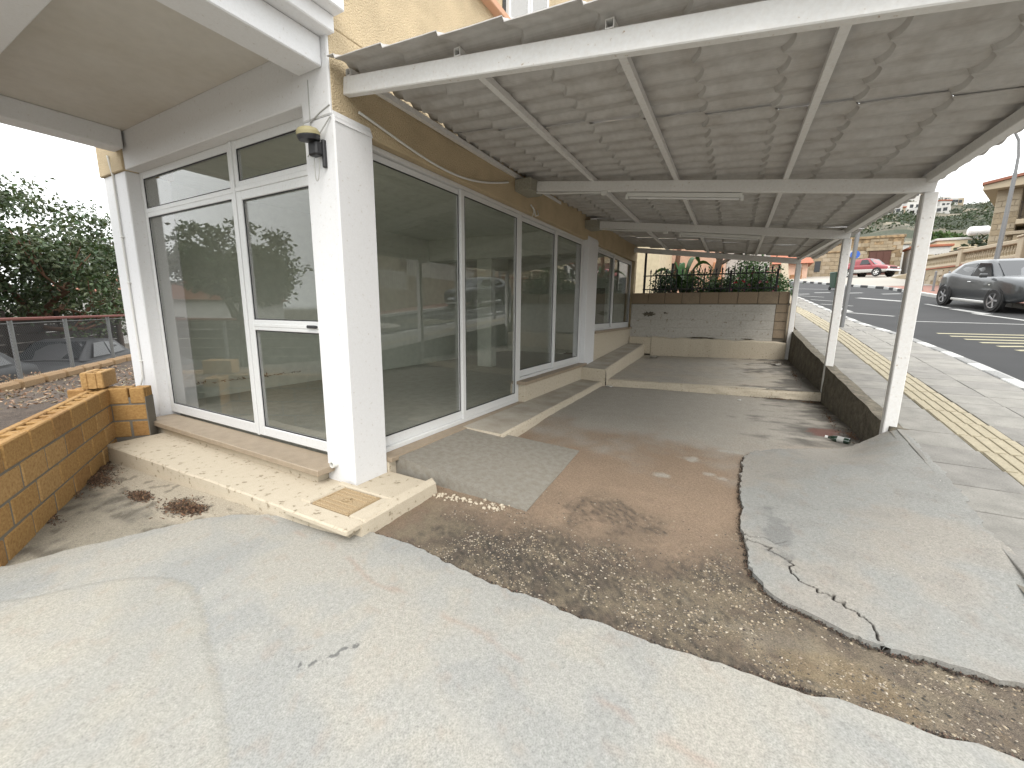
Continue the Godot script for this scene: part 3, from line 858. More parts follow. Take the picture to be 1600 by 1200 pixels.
func pane(o: Node, a: Vector3, b: Vector3) -> void:
	var g := Shape.new()
	for q in [[Vector3(a.x + 0.005, (a.y + b.y) * 0.5, 0.012), Vector3(0.01, b.y - a.y, 0.008)], [Vector3(b.x - 0.005, (a.y + b.y) * 0.5, 0.012), Vector3(0.01, b.y - a.y, 0.008)], [Vector3((a.x + b.x) * 0.5, a.y + 0.005, 0.012), Vector3(b.x - a.x - 0.02, 0.01, 0.008)], [Vector3((a.x + b.x) * 0.5, b.y - 0.005, 0.012), Vector3(b.x - a.x - 0.02, 0.01, 0.008)]]:
		g.bb(q[0], q[1], 0.001)
	obj("gasket", g, M.gasket, o)
	var p := Shape.new()
	p.bb(Vector3((a.x + b.x) * 0.5, (a.y + b.y) * 0.5, 0.0), Vector3(b.x - a.x + 0.012, b.y - a.y + 0.012, 0.006), 0.0005)
	obj("pane", p, M.pane, o)

func build_shop() -> void:
	var B := thing("shop_building", "white and beige corner shop with large empty glazed windows", "building")
	# corner pillar
	box_part("corner_pillar", B, M.plaster, Vector3(-3.2, -0.36, -2.68), Vector3(-2.84, 2.80, -2.3), 0.012)
	var s := Shape.new()
	s.hexa([Vector3(-2.90, 2.745, -2.312), Vector3(-2.832, 2.752, -2.312), Vector3(-2.832, 2.752, -2.672), Vector3(-2.90, 2.745, -2.672), Vector3(-2.90, 2.83, -2.312), Vector3(-2.861, 2.83, -2.312), Vector3(-2.861, 2.83, -2.672), Vector3(-2.90, 2.83, -2.672)])
	obj("pillar_cap", s, M.plaster, B)
	# front lintel and upper pillar face
	box_part("lintel", B, M.plaster, Vector3(-6.5, 2.93, -2.52), Vector3(-2.874, 3.34, -2.3), 0.008)
	box_part("pillar_head", B, M.plaster, Vector3(-3.199, 2.80, -2.5), Vector3(-2.866, 3.36, -2.296), 0.008)
	# left column with the beige block above
	box_part("column", B, M.plaster, Vector3(-7.12, -0.5, -2.75), Vector3(-6.5, 2.925, -2.3), 0.01)
	box_part("stucco_block", B, M.stucco, Vector3(-7.16, 2.925, -2.78), Vector3(-6.485, 3.4, -2.275), 0.008)
	# side wall above the windows
	box_part("side_wall", B, M.stucco, Vector3(-3.10, 2.754, -12.45), Vector3(-2.862, 3.40, -2.312), 0.006)
	box_part("upper_side_wall", B, M.stucco, Vector3(-3.10, 3.40, -12.45), Vector3(-2.858, 7.4, -2.33), 0.006)
	box_part("upper_front_wall", B, M.stucco, Vector3(-7.12, 3.40, -2.6), Vector3(-3.1, 7.4, -2.36), 0.006)
	box_part("end_wall", B, M.stucco, Vector3(-3.10, -0.3, -12.45), Vector3(-2.864, 2.754, -12.22), 0.006)
	box_part("back_wall", B, M.inner_wall, Vector3(-7.2, -0.5, -12.7), Vector3(-3.1, 7.4, -12.45), 0.004)
	box_part("left_wall", B, M.inner_wall, Vector3(-7.35, -0.5, -12.45), Vector3(-7.12, 7.4, -2.4), 0.004)
	box_part("roof_slab", B, M.plaster, Vector3(-7.6, 7.4, -12.9), Vector3(-2.5, 7.6, -2.0), 0.01)
	box_part("interior_floor", B, M.inner_floor, Vector3(-7.12, -0.22, -12.45), Vector3(-3.03, -0.012, -2.52), 0.002)
	box_part("interior_ceiling", B, M.inner_wall, Vector3(-7.12, 3.05, -12.45), Vector3(-3.1, 3.3, -2.52), 0.002)
	box_part("interior_beam", B, M.inner_wall, Vector3(-7.12, 2.55, -8.75), Vector3(-3.1, 3.05, -8.4), 0.01)
	box_part("interior_column", B, M.inner_wall, Vector3(-5.7, -0.01, -8.7), Vector3(-5.3, 2.55, -8.45), 0.01)
	var idoor := box_part("interior_door", B, M.wood_grey, Vector3(-4.6, -0.01, -12.449), Vector3(-3.75, 2.05, -12.40), 0.006)
	idoor.set_meta("label", "plain closed door in the back of the empty shop")
	# second pillar on the side
	box_part("side_pillar", B, M.plaster, Vector3(-3.1, 0.1, -8.78), Vector3(-2.838, 2.80, -8.16), 0.01)
	s = Shape.new()
	s.hexa([Vector3(-2.90, 2.745, -8.17), Vector3(-2.830, 2.752, -8.17), Vector3(-2.830, 2.752, -8.77), Vector3(-2.90, 2.745, -8.77), Vector3(-2.90, 2.83, -8.17), Vector3(-2.861, 2.83, -8.17), Vector3(-2.861, 2.83, -8.77), Vector3(-2.90, 2.83, -8.77)])
	obj("pillar_cap", s, M.plaster, B)

	# porch: ceiling slab, edge beams, stepped fascia and parapet of the balcony
	box_part("porch_ceiling", B, M.soffit, Vector3(-6.6, 3.325, -2.299), Vector3(-2.95, 3.46, -0.85), 0.004)
	box_part("porch_beam", B, M.plaster, Vector3(-3.2, 3.125, -2.295), Vector3(-2.925, 3.325, -1.1), 0.008)
	box_part("porch_beam", B, M.plaster, Vector3(-6.6, 3.125, -2.27), Vector3(-6.36, 3.325, -1.1), 0.008)
	box_part("porch_beam", B, M.plaster, Vector3(-6.6, 3.125, -1.1), Vector3(-2.925, 3.325, -0.85), 0.008)
	box_part("fascia_step", B, M.plaster, Vector3(-2.95, 3.327, -2.325), Vector3(-2.80, 3.44, -0.78), 0.008)
	box_part("fascia_step", B, M.plaster, Vector3(-2.96, 3.441, -2.34), Vector3(-2.70, 3.60, -0.70), 0.008)
	box_part("balcony_parapet", B, M.plaster, Vector3(-6.7, 3.46, -0.9), Vector3(-2.96, 4.4, -0.75), 0.01)
	box_part("balcony_parapet", B, M.plaster, Vector3(-2.96, 3.601, -2.3), Vector3(-2.78, 4.4, -0.75), 0.01)

	# upper window with louvred shutters
	var uw := box_part("upper_window", B, M.dark_glass, Vector3(-2.875, 4.78, -5.95), Vector3(-2.85, 6.1, -4.8), 0.003)
	uw.set_meta("label", "upstairs window with white louvred shutters")
	s = Shape.new()
	s.box2(Vector3(-2.87, 4.70, -6.1), Vector3(-2.76, 4.775, -4.0), 0.008)
	obj("sill", s, M.trim_pink, uw)
	for q in [-4.86, -5.43]:
		s = Shape.new()
		s.box2(Vector3(-2.848, 4.79, q - 0.05), Vector3(-2.80, 6.08, q), 0.004)
		s.box2(Vector3(-2.848, 4.79, q - 0.55), Vector3(-2.80, 6.08, q - 0.50), 0.004)
		s.box2(Vector3(-2.846, 4.79, q - 0.50), Vector3(-2.802, 4.85, q - 0.05), 0.004)
		for k in 24:
			s.bar(Vector3(-2.825, 4.89 + k * 0.05, q - 0.50), Vector3(-2.825, 4.89 + k * 0.05, q - 0.05), 0.006, 0.05, 0.001, Vector3(0.5, 1, 0))
		obj("shutter", s, M.frame, uw)

	# ---- glazing of the front
	var zf := -2.455
	var fx := Basis.IDENTITY
	sash(B, "window", Transform3D(fx, Vector3(-6.5, 0.0, zf)), 1.99, 2.47, 0.075, 0.06, 0.115, 0.05)
	sash(B, "window", Transform3D(fx, Vector3(-6.5, 2.47, zf)), 1.99, 0.46, 0.075, 0.06, 0.05, 0.075)
	sash(B, "window", Transform3D(fx, Vector3(-4.475, 2.515, zf)), 1.275, 0.415, 0.055, 0.06, 0.05, 0.075)
	box_part("mullion", B, M.frame, Vector3(-4.51, 0.0, zf - 0.03), Vector3(-4.475, 2.93, zf + 0.038), 0.004)
	box_part("transom", B, M.frame, Vector3(-4.475, 2.47, zf - 0.03), Vector3(-3.2, 2.515, zf + 0.034), 0.004)
	# the door
	s = Shape.new()
	var dw := 1.25; var dh := 2.465
	s.bb(Vector3(0.045, dh * 0.5, 0), Vector3(0.09, dh, 0.055), 0.005)
	s.bb(Vector3(dw - 0.045, dh * 0.5, 0), Vector3(0.09, dh, 0.055), 0.005)
	s.bb(Vector3(dw * 0.5, 0.05, 0), Vector3(dw - 0.18, 0.10, 0.051), 0.005)
	s.bb(Vector3(dw * 0.5, dh - 0.04, 0), Vector3(dw - 0.18, 0.08, 0.051), 0.005)
	s.bb(Vector3(dw * 0.5, 1.18, 0), Vector3(dw - 0.18, 0.105, 0.051), 0.005)
	s.bb(Vector3(dw * 0.5, 1.18, 0.027), Vector3(dw - 0.19, 0.03, 0.008), 0.003)
	var door := obj("door", s, M.frame, B)
	door.position = Vector3(-4.472, 0.005, zf + 0.004)
	pane(door, Vector3(0.09, 0.10, 0), Vector3(dw - 0.09, 1.1275, 0))
	pane(door, Vector3(0.09, 1.2325, 0), Vector3(dw - 0.09, dh - 0.08, 0))
	s = Shape.new()
	s.bb(Vector3(1.04, 1.185, 0.045), Vector3(0.13, 0.028, 0.022), 0.008)
	s.bb(Vector3(1.09, 1.185, 0.033), Vector3(0.03, 0.02, 0.02), 0.004)
	obj("handle", s, M.plastic_black, door)
	# marble threshold on its render base
	box_part("threshold", B, M.marble, Vector3(-6.46, -0.085, -2.44), Vector3(-3.10, -0.028, -2.125), 0.006)
	box_part("threshold_base", B, M.step, Vector3(-6.40, -0.34, -2.5), Vector3(-3.205, -0.086, -2.19), 0.006)

	# ---- glazing of the side: local x runs along -z
	var sx := Basis(Vector3(0, 0, -1), Vector3.UP, Vector3(1, 0, 0))
	var bays := [[-2.68, -4.09, -5.50, 0.0, 0.045], [-5.50, -6.84, -8.16, 0.325, 0.045], [-8.78, -10.45, -12.22, 0.955, 0.045]]
	for b in bays:
		var y0: float = b[3]
		var h := 2.752 - y0
		# fixed outer frame
		s = Shape.new()
		s.box2(Vector3(-3.03, y0 - 0.03, b[2] + 0.001), Vector3(-2.945, y0 + 0.012, b[0] - 0.001), 0.003)
		s.box2(Vector3(-3.03, 2.712, b[2] + 0.001), Vector3(-2.945, 2.752, b[0] - 0.001), 0.003)
		s.box2(Vector3(-3.03, y0 + 0.012, b[0] - 0.04), Vector3(-2.947, 2.712, b[0] - 0.001), 0.003)
		s.box2(Vector3(-3.03, y0 + 0.012, b[2] + 0.001), Vector3(-2.947, 2.712, b[2] + 0.055), 0.003)
		obj("window_frame", s, M.frame, B)
		sash(B, "sliding_window", Transform3D(sx, Vector3(-3.005, y0 + 0.013, b[0] - 0.041)), b[0] - b[1] - 0.02, h - 0.056, 0.05, 0.05, 0.10, 0.06, 0.035)
		sash(B, "sliding_window", Transform3D(sx, Vector3(-2.967, y0 + 0.013, b[1] + 0.03)), b[1] - b[2] - 0.027, h - 0.056, 0.065, 0.05, 0.10, 0.06, 0.035)
	# sills and aprons under the side windows
	box_part("sill", B, M.marble, Vector3(-3.03, -0.075, -5.56), Vector3(-2.79, -0.031, -2.682), 0.005)
	box_part("sill", B, M.marble, Vector3(-3.03, 0.245, -8.22), Vector3(-2.79, 0.294, -5.44), 0.006)
	box_part("sill", B, M.marble, Vector3(-3.03, 0.875, -12.3), Vector3(-2.81, 0.924, -8.78), 0.006)
	box_part("window_apron", B, M.oldpaint, Vector3(-3.09, -0.35, -8.17), Vector3(-2.835, 0.244, -5.50), 0.006)
	box_part("window_apron", B, M.oldpaint, Vector3(-3.09, -0.35, -12.3), Vector3(-2.858, 0.874, -8.70), 0.006)
	box_part("plinth", B, M.oldpaint, Vector3(-3.09, -0.35, -5.499), Vector3(-2.835, -0.076, -2.681), 0.006)

	# ---- things fixed to or standing by the shop
	# front step
	s = Shape.new()
	var n := 44
	for i in n:
		var x0 := lerpf(-6.14, -2.30, float(i) / n); var x1 := lerpf(-6.14, -2.30, float(i + 1) / n)
		var fz := func(x: float) -> float: return -1.655 - (x + 6.14) * 0.036 + nz2.get_noise_2d(x * 120, 3) * 0.012
		var fy := func(x: float) -> float: return -0.178 + nz.get_noise_2d(x * 70, 40) * 0.008
		var a := Vector3(x0, fy.call(x0), fz.call(x0)); var b := Vector3(x1, fy.call(x1), fz.call(x1))
		var a2 := a + Vector3(0, -0.012, 0.012); var b2 := b + Vector3(0, -0.012, 0.012)
		var a3 := Vector3(a.x, -0.42, a.z + 0.03); var b3 := Vector3(b.x, -0.42, b.z + 0.03)
		s.quad(Vector3(x0, -0.175, -2.31), a, b, Vector3(x1, -0.175, -2.31))
		s.quad(a, a2, b2, b); s.quad(a2, a3, b3, b2)
	s.oquad(Vector3(-6.14, -0.178, -1.655), Vector3(-6.14, -0.42, -1.625), Vector3(-6.14, -0.42, -2.31), Vector3(-6.14, -0.175, -2.31), Vector3(-5, -0.3, -2))
	s.oquad(Vector3(-2.30, -0.178, -1.793), Vector3(-2.30, -0.42, -1.763), Vector3(-2.30, -0.42, -2.70), Vector3(-2.30, -0.175, -2.70), Vector3(-5, -0.3, -2))
	s.quad(Vector3(-2.84, -0.175, -2.31), Vector3(-2.30, -0.175, -2.31), Vector3(-2.30, -0.175, -2.70), Vector3(-2.84, -0.175, -2.70))
	tag(obj("front_step", s, M.step), "long cream concrete step below the shop's glass door", "step")
	# manhole corner: raised white rim and cover
	var mh := thing("manhole", "rusty square manhole cover in a cream concrete rim by the corner pillar", "manhole cover", Vector3(-2.6, -0.16, -2.05))
	var turn := Basis(Vector3.UP, 0.02)
	s = Shape.new()
	for q in [[Vector3(0, 0.0, 0.27), Vector3(0.72, 0.05, 0.16)], [Vector3(0, 0.0, -0.19), Vector3(0.72, 0.05, 0.06)], [Vector3(0.275, 0.0, 0.015), Vector3(0.17, 0.05, 0.348)], [Vector3(-0.30, 0.0, 0.015), Vector3(0.12, 0.05, 0.348)]]:
		s.bb(turn * q[0], q[1], 0.012, turn)
	obj("rim", s, M.step, mh)
	s = Shape.new()
	s.bb(turn * Vector3(-0.0255, 0.002, 0.015), Vector3(0.405, 0.03, 0.325), 0.004, turn)
	for k in 7:
		s.bb(turn * Vector3(-0.0255, 0.020, -0.125 + k * 0.047), Vector3(0.36 if k != 3 else 0.12, 0.014, 0.014), 0.004, turn)
	for k in 2:
		s.bb(turn * Vector3(-0.0255 + (k * 2 - 1) * 0.19, 0.019, 0.015), Vector3(0.014, 0.012, 0.31), 0.003, turn)
	s.lathe([Vector2(0.035, 0.018), Vector2(0.035, 0.028), Vector2(0.022, 0.028), Vector2(0.018, 0.012), Vector2(0.0, 0.012)], Vector3(-0.03, 0, 0.015), turn, 14)
	obj("cover", s, M.rust_cover, mh)
	# raised edge slab running back beside the ramp
	s = Shape.new()
	s.hexa([Vector3(-2.345, -0.45, -1.80), Vector3(-2.215, -0.45, -1.80), Vector3(-2.19, -0.45, -2.66), Vector3(-2.30, -0.45, -2.68), Vector3(-2.345, -0.135, -1.83), Vector3(-2.23, -0.150, -1.84), Vector3(-2.205, -0.125, -2.62), Vector3(-2.30, -0.118, -2.68)])
	tag(obj("edge_kerb", s, M.step), "short cream concrete kerb between the manhole and the ramp", "kerb")

	# ramp up to the side window: wedge
	s = Shape.new()
	var r := [Vector3(-2.84, -0.04, -2.78), Vector3(-2.84, -0.04, -3.93), Vector3(-1.44, -0.145, -4.12), Vector3(-1.36, -0.195, -2.70)]
	var m := 16
	var rp := func(i: int, j: int) -> Vector3:
		var u := float(i) / m; var v := float(j) / m
		var p: Vector3 = r[0].lerp(r[3], u).lerp(r[1].lerp(r[2], u), v)
		return p + Vector3(0, 0.012 * sin(u * PI) + nz2.get_noise_2d(p.x * 200, p.z * 200) * 0.003, 0)
	for i in m:
		for j in m:
			s.quad(rp.call(i, j), rp.call(i + 1, j), rp.call(i + 1, j + 1), rp.call(i, j + 1))
	for i in m:
		for j in [0, m]:
			var a: Vector3 = rp.call(i, j); var b: Vector3 = rp.call(i + 1, j)
			s.oquad(a, b, Vector3(b.x, -0.4, b.z), Vector3(a.x, -0.4, a.z), Vector3(-2.1, -0.2, -3.3))
		var e: Vector3 = rp.call(m, i); var f: Vector3 = rp.call(m, i + 1)
		s.oquad(e, f, Vector3(f.x, -0.4, f.z), Vector3(e.x, -0.4, e.z), Vector3(-2.1, -0.2, -3.3))
	tag(obj("ramp", s, M.ramp), "smooth grey concrete wedge ramp up to the side window", "ramp")

	# two stepped ledges along the side wall
	ledge("side_step", "long low ledge with a chipped cream edge along the side wall", -2.40, -2.28, -3.90, -8.10, -0.035, -0.035)
	ledge("side_step", "higher ledge below the farthest side window, up one step", -2.40, -2.33, -8.02, -11.95, 0.215, 0.47)
	s = Shape.new()
	s.box2(Vector3(-2.835, 0.2, -12.22), Vector3(-2.22, 0.66, -11.95), 0.012)
	tag(obj("end_block", s, M.oldpaint), "small flaking cream block where the ledge meets the end wall", "block")

func ledge(called: String, label: String, xa: float, xb: float, za: float, zb: float, ya: float, yb: float) -> void:
	var t := thing(called, label, "step")
	var top := Shape.new(); var edge := Shape.new()
	var n := 60
	for i in n:
		var u := float(i) / n; var w := float(i + 1) / n
		var p := func(q: float) -> Array:
			var z := lerpf(za, zb, q); var x := lerpf(xb, xa, q) + nz2.get_noise_2d(z * 150, xa * 100) * 0.008; var y := lerpf(ya, yb, q)
			return [Vector3(-2.836, y + 0.01, z), Vector3(x - 0.03, y, z), Vector3(x, y - 0.018, z), Vector3(x + 0.01 + nz2.get_noise_2d(z * 400, 9) * 0.012, y - 0.08, z), Vector3(x + 0.02 + nz.get_noise_2d(z * 500, 3) * 0.02, y - 0.5, z)]
		var a: Array = p.call(u); var b: Array = p.call(w)
		top.oquad(a[0], a[1], b[1], b[0], Vector3(-2.6, -5, -6))
		edge.oquad(a[1], a[2], b[2], b[1], Vector3(-5, -1, -6)); edge.oquad(a[2], a[3], b[3], b[2], Vector3(-5, 0, -6)); edge.oquad(a[3], a[4], b[4], b[3], Vector3(-5, 0, -6))
		if i == 0:
			edge.oquad(a[0], a[1], Vector3(a[1].x, -0.5, a[1].z), Vector3(a[0].x, -0.5, a[0].z), Vector3(-2.6, 0, -20))
			edge.oquad(a[1], a[2], Vector3(a[2].x, -0.5, a[2].z), Vector3(a[1].x, -0.5, a[1].z), Vector3(-2.6, 0, -20))
	obj("tread", top, M.cement, t)
	obj("edge", edge, M.oldpaint, t)

# small fittings on the shop walls
func build_fittings() -> void:
	# alarm lamp on the corner pillar
	var t := thing("wall_beacon", "black wall beacon with a faded yellow cap high on the corner pillar", "beacon", Vector3(-3.0, 2.56, -2.3))
	var s := Shape.new()
	s.bb(Vector3(0.05, -0.03, 0.015), Vector3(0.03, 0.20, 0.03), 0.006)
	s.bb(Vector3(0.0, 0.0, 0.05), Vector3(0.10, 0.10, 0.07), 0.012)
	s.lathe([Vector2(0.0, 0.05), Vector2(0.075, 0.05), Vector2(0.082, 0.075), Vector2(0.082, 0.085), Vector2(0.0, 0.085)], Vector3(-0.01, 0.0, 0.085), Basis(Vector3.RIGHT, 0.15), 18)
	obj("body", s, M.plastic_black, t)
	s = Shape.new()
	s.lathe([Vector2(0.084, 0.083), Vector2(0.084, 0.105), Vector2(0.07, 0.128), Vector2(0.04, 0.14), Vector2(0.0, 0.143)], Vector3(-0.01, 0.0, 0.085), Basis(Vector3.RIGHT, 0.15), 18)
	obj("cap", s, M.plastic_yellow, t)
	s = Shape.new()
	var path := []
	for k in 15:
		var u := k / 14.0
		path.append(Vector3(-0.025 + 0.05 * u, -0.06 - 0.17 * sin(u * PI), 0.05 + 0.01 * sin(u * 5)))
	s.tube(path, 0.004, 0.004, 6)
	obj("wire", s, M.wire_grey, t)
	s = Shape.new()
	s.tube([Vector3(-0.06, 0.0, 0.05), Vector3(-0.10, -0.02, 0.03), Vector3(-0.115, -0.005, 0.02), Vector3(-0.13, -0.03, 0.03)], 0.005, 0.004, 6)
	obj("wire", s, M.wire_grey, t)
	s = Shape.new()
	s.tube([Vector3(0.03, 0.08, 0.05), Vector3(0.09, 0.17, 0.02), Vector3(0.135, 0.22, 0.008)], 0.005, 0.005, 6)
	s.tube([Vector3(-0.10, 0.52, 0.006), Vector3(-0.103, 0.20, 0.006), Vector3(-0.08, 0.14, 0.02), Vector3(-0.02, 0.10, 0.05)], 0.005, 0.005, 6)
	s.tube([Vector3(-0.10, 0.22, 0.008), Vector3(0.02, 0.27, 0.006), Vector3(0.13, 0.30, 0.006)], 0.005, 0.005, 6)
	obj("wire", s, M.wire_grey, t)
	# drain stub at the pillar foot
	s = Shape.new()
	s.lathe([Vector2(0.0, 0.0), Vector2(0.030, 0.0), Vector2(0.030, 0.045), Vector2(0.024, 0.047), Vector2(0.024, 0.005)], Vector3(-3.08, -0.015, -2.3), Basis(Vector3(1, 0, 0), Vector3(0, 0.1, 0.995), Vector3(0, -0.995, 0.1)), 14)
	tag(obj("drain_stub", s, M.plastic_white), "short white pipe stub low on the corner pillar", "pipe")
	# conduit on the left column
	s = Shape.new()
	s.tube([Vector3(-6.80, 3.12, -2.262), Vector3(-6.80, 2.90, -2.285), Vector3(-6.80, 1.2, -2.285), Vector3(-6.79, 0.62, -2.285), Vector3(-6.80, 0.45, -2.285), Vector3(-6.86, 0.34, -2.27)], 0.012, 0.012, 8)
	var cd := tag(obj("conduit", s, M.plastic_white), "thin white conduit running down the left column", "conduit")
	for y in [2.2, 1.65, 0.66]:
		s = Shape.new()
		s.bb(Vector3(-6.80, y, -2.287), Vector3(0.06, 0.02, 0.03), 0.005)
		obj("clip", s, M.plastic_white, cd)
	# sagging white cable under the canopy, fixed along the stucco
	s = Shape.new()
	var pts := []
	for k in 25:
		var u := k / 24.0
		var z := lerpf(-2.55, -4.95, u)
		pts.append(Vector3(-2.845, lerpf(2.90, 2.97, u) - 0.17 * sin(pow(u, 1.1) * PI) + 0.02 * u, z))
	s.tube(pts, 0.011, 0.011, 8)
	tag(obj("cable", s, M.plastic_white), "white cable sagging along the stucco under the canopy", "cable")
	# bare wire ends past the first beam
	s = Shape.new()
	s.tube([Vector3(-2.85, 2.86, -5.62), Vector3(-2.83, 2.80, -5.70), Vector3(-2.82, 2.72, -5.72), Vector3(-2.81, 2.75, -5.80), Vector3(-2.84, 2.82, -5.82)], 0.010, 0.008, 6)
	s.tube([Vector3(-2.85, 2.84, -5.70), Vector3(-2.82, 2.76, -5.66), Vector3(-2.83, 2.68, -5.62)], 0.008, 0.006, 6)
	tag(obj("wire_tail", s, M.plastic_white), "loose white wire ends on the stucco behind the first cross beam", "wire")

# ------------------------------------------------------------------ canopy
func roof_y(x: float) -> float:
	return 3.165 - 0.125 * (x + 2.87)

func skew(z: float) -> float: # the roof lines lean a little towards the wall with depth
	return -0.022 * (-2.4 - z)

func build_canopy() -> void:
	var t := thing("canopy", "white steel canopy with brown wavy roof sheets along the shop side", "canopy")
	var s: Shape
	# posts
	for q in [[1.366, -5.36, 0.0, 0.105], [1.235, -8.16, -0.06, 0.105], [0.985, -12.02, 0.15, 0.105]]:
		s = Shape.new()
		var top := roof_y(q[0]) - 0.185
		s.box2(Vector3(q[0] - q[3] * 0.5, q[2] - 0.12, q[1] - q[3] * 0.5), Vector3(q[0] + q[3] * 0.5, top, q[1] + q[3] * 0.5), 0.008)
		for yy in [top - 0.22, 0.95]:
			for dx in [-0.025, 0.025]:
				s.lathe([Vector2(0.0, 0.006), Vector2(0.006, 0.004), Vector2(0.007, 0.0)], Vector3(q[0] + dx, yy, q[1] + q[3] * 0.5), Basis(Vector3.RIGHT, PI / 2), 8)
		obj("post", s, M.steel_white, t)
	# cross beams, sloping down away from the wall
	for q in [[-2.45, -2.86, 1.50], [-5.36, -2.62, 1.40], [-8.16, -2.70, 1.27], [-12.02, -2.86, 1.02]]:
		s = Shape.new()
		s.bar(Vector3(q[1], roof_y(q[1]) - 0.1225, q[0]), Vector3(q[2], roof_y(q[2]) - 0.1225, q[0]), 0.06, 0.125, 0.006)
		obj("beam", s, M.steel_white, t)
	# wooden packing blocks on the wall
	for z in [-5.34, -8.14]:
		box_part("wall_block", t, M.wood_grey, Vector3(-2.86, 2.93, z - 0.19), Vector3(-2.62, 3.08, z + 0.19), 0.006)
	# purlins: hollow square tubes whose front ends stay open
	for x in [-2.79, -1.775, -0.775, 0.295]:
		s = Shape.new()
		var za := -2.415; var zb := -12.2
		var w := 0.024
		var c := func(z: float, dx: float, dy: float) -> Vector3:
			var xx: float = x + skew(z) + dx
			return Vector3(xx, roof_y(x + skew(z)) - 0.040 + dy, z)
		var o := [[-w, -w], [w, -w], [w, w], [-w, w]]
		for k in 4:
			var l := (k + 1) % 4
			s.oquad(c.call(za, o[k][0], o[k][1]), c.call(za, o[l][0], o[l][1]), c.call(zb, o[l][0], o[l][1]), c.call(zb, o[k][0], o[k][1]), c.call((za + zb) * 0.5, 0, 0))
			var i := 0.8
			s.quad(c.call(za, o[k][0], o[k][1]), c.call(za, o[l][0], o[l][1]), c.call(za, o[l][0] * i, o[l][1] * i), c.call(za, o[k][0] * i, o[k][1] * i))
			s.quad(c.call(za, o[k][0] * i, o[k][1] * i), c.call(za, o[l][0] * i, o[l][1] * i), c.call(za - 0.4, o[l][0] * i, o[l][1] * i), c.call(za - 0.4, o[k][0] * i, o[k][1] * i))
		s.quad(c.call(za - 0.4, -w * 0.8, -w * 0.8), c.call(za - 0.4, w * 0.8, -w * 0.8), c.call(za - 0.4, w * 0.8, w * 0.8), c.call(za - 0.4, -w * 0.8, w * 0.8))
		obj("purlin", s, M.steel_white, t)
	# edge beam over the posts
	for q in [[-2.40, -5.36, 1.44, 1.36], [-5.37, -8.16, 1.36, 1.235], [-8.17, -12.2, 1.235, 0.975]]:
		s = Shape.new()
		s.bar(Vector3(q[2], roof_y(q[2]) - 0.055, q[0]), Vector3(q[3], roof_y(q[3]) - 0.055, q[1]), 0.08, 0.085, 0.005)
		obj("edge_beam", s, M.steel_white, t)
	# roof sheets: moulded steps across the slope, waves along the wall
	var cuts := [-2.265, -2.70, -3.80, -4.95, -6.06, -7.15, -8.25, -9.35, -10.45, -11.55, -12.35]
	for b in cuts.size() - 1:
		s = Shape.new()
		var lift := 0.014 * (b % 2)
		var z0: float = cuts[b]; var z1: float = cuts[b + 1] - 0.05
		var nzc := int((z0 - z1) / 0.015)
		var xs := []
		var x := -2.835
		for k in 10:
			var a := -2.75 + 0.47 * k
			for u in [0.0, 0.03, 0.25, 0.5, 0.75, 0.97]:
				xs.append([a + 0.47 * u, u])
		xs.push_front([-2.83, 0.83])
		var pt := func(q: Array, z: float, dn: float) -> Vector3:
			var wv := sin(TAU * z / 0.24)
			var scal := 0.026 * cos(TAU * z / 0.24 + 0.6)
			var xx: float = q[0] + scal * (1.0 if q[1] < 0.1 or q[1] > 0.9 else 0.3) + skew(z)
			var saw: float = 0.030 * (q[1] if q[1] > 0.02 else 0.0) + (0.0 if q[1] > 0.02 else 0.030)
			if q[1] > 0.02 and q[1] < 0.05:
				saw = 0.0
			var warp := nz.get_noise_2d(xx * 60, z * 60 + b * 50) * 0.012
			return Vector3(xx, roof_y(xx) + 0.020 + 0.040 * (0.45 * wv + 0.55 - 1.1 * absf(sin(PI * z / 0.24 + 0.35))) + saw - 0.012 + warp + lift - dn, z)
		var use := []
		for q in xs:
			if q[0] < 1.55:
				use.append(q)
		use.append([1.58, 0.35])
		for i in use.size() - 1:
			for j in nzc:
				var za := lerpf(z0, z1, float(j) / nzc); var zb := lerpf(z0, z1, float(j + 1) / nzc)
				for dn in [0.0, 0.006]:
					var p00: Vector3 = pt.call(use[i], za, dn); var p10: Vector3 = pt.call(use[i + 1], za, dn); var p11: Vector3 = pt.call(use[i + 1], zb, dn); var p01: Vector3 = pt.call(use[i], zb, dn)
					var up := 1.0 if dn == 0.0 else -1.0
					var na := (p01 - p00).cross(p10 - p00); var nb := (p11 - p10).cross(p10 - p00)
					if p10.distance_to(p00) < 0.004:
						continue
					na = na.normalized() * signf(na.y) * up; nb = nb.normalized() * signf(nb.y) * up
					s.tri(p00, p10, p11, na, na, nb); s.tri(p00, p11, p01, na, nb, nb)
		for i in use.size() - 1:
			for z in [z0, z1]:
				var a: Vector3 = pt.call(use[i], z, 0.0); var bq: Vector3 = pt.call(use[i + 1], z, 0.0)
				s.oquad(a, bq, bq - Vector3(0, 0.006, 0), a - Vector3(0, 0.006, 0), Vector3(0, 3, (z0 + z1) * 0.5))
		obj("roof_sheet", s, M.sheet, t)
	# lamps under the cross beams, not lit
	tube_lamp("white fluorescent batten under the first cross beam of the canopy", Vector3(-1.62, 0, -5.36), 1.25, 0.22)
	tube_lamp("white fluorescent batten under the second cross beam of the canopy", Vector3(-1.35, 0, -8.16), 1.25, 0.2)
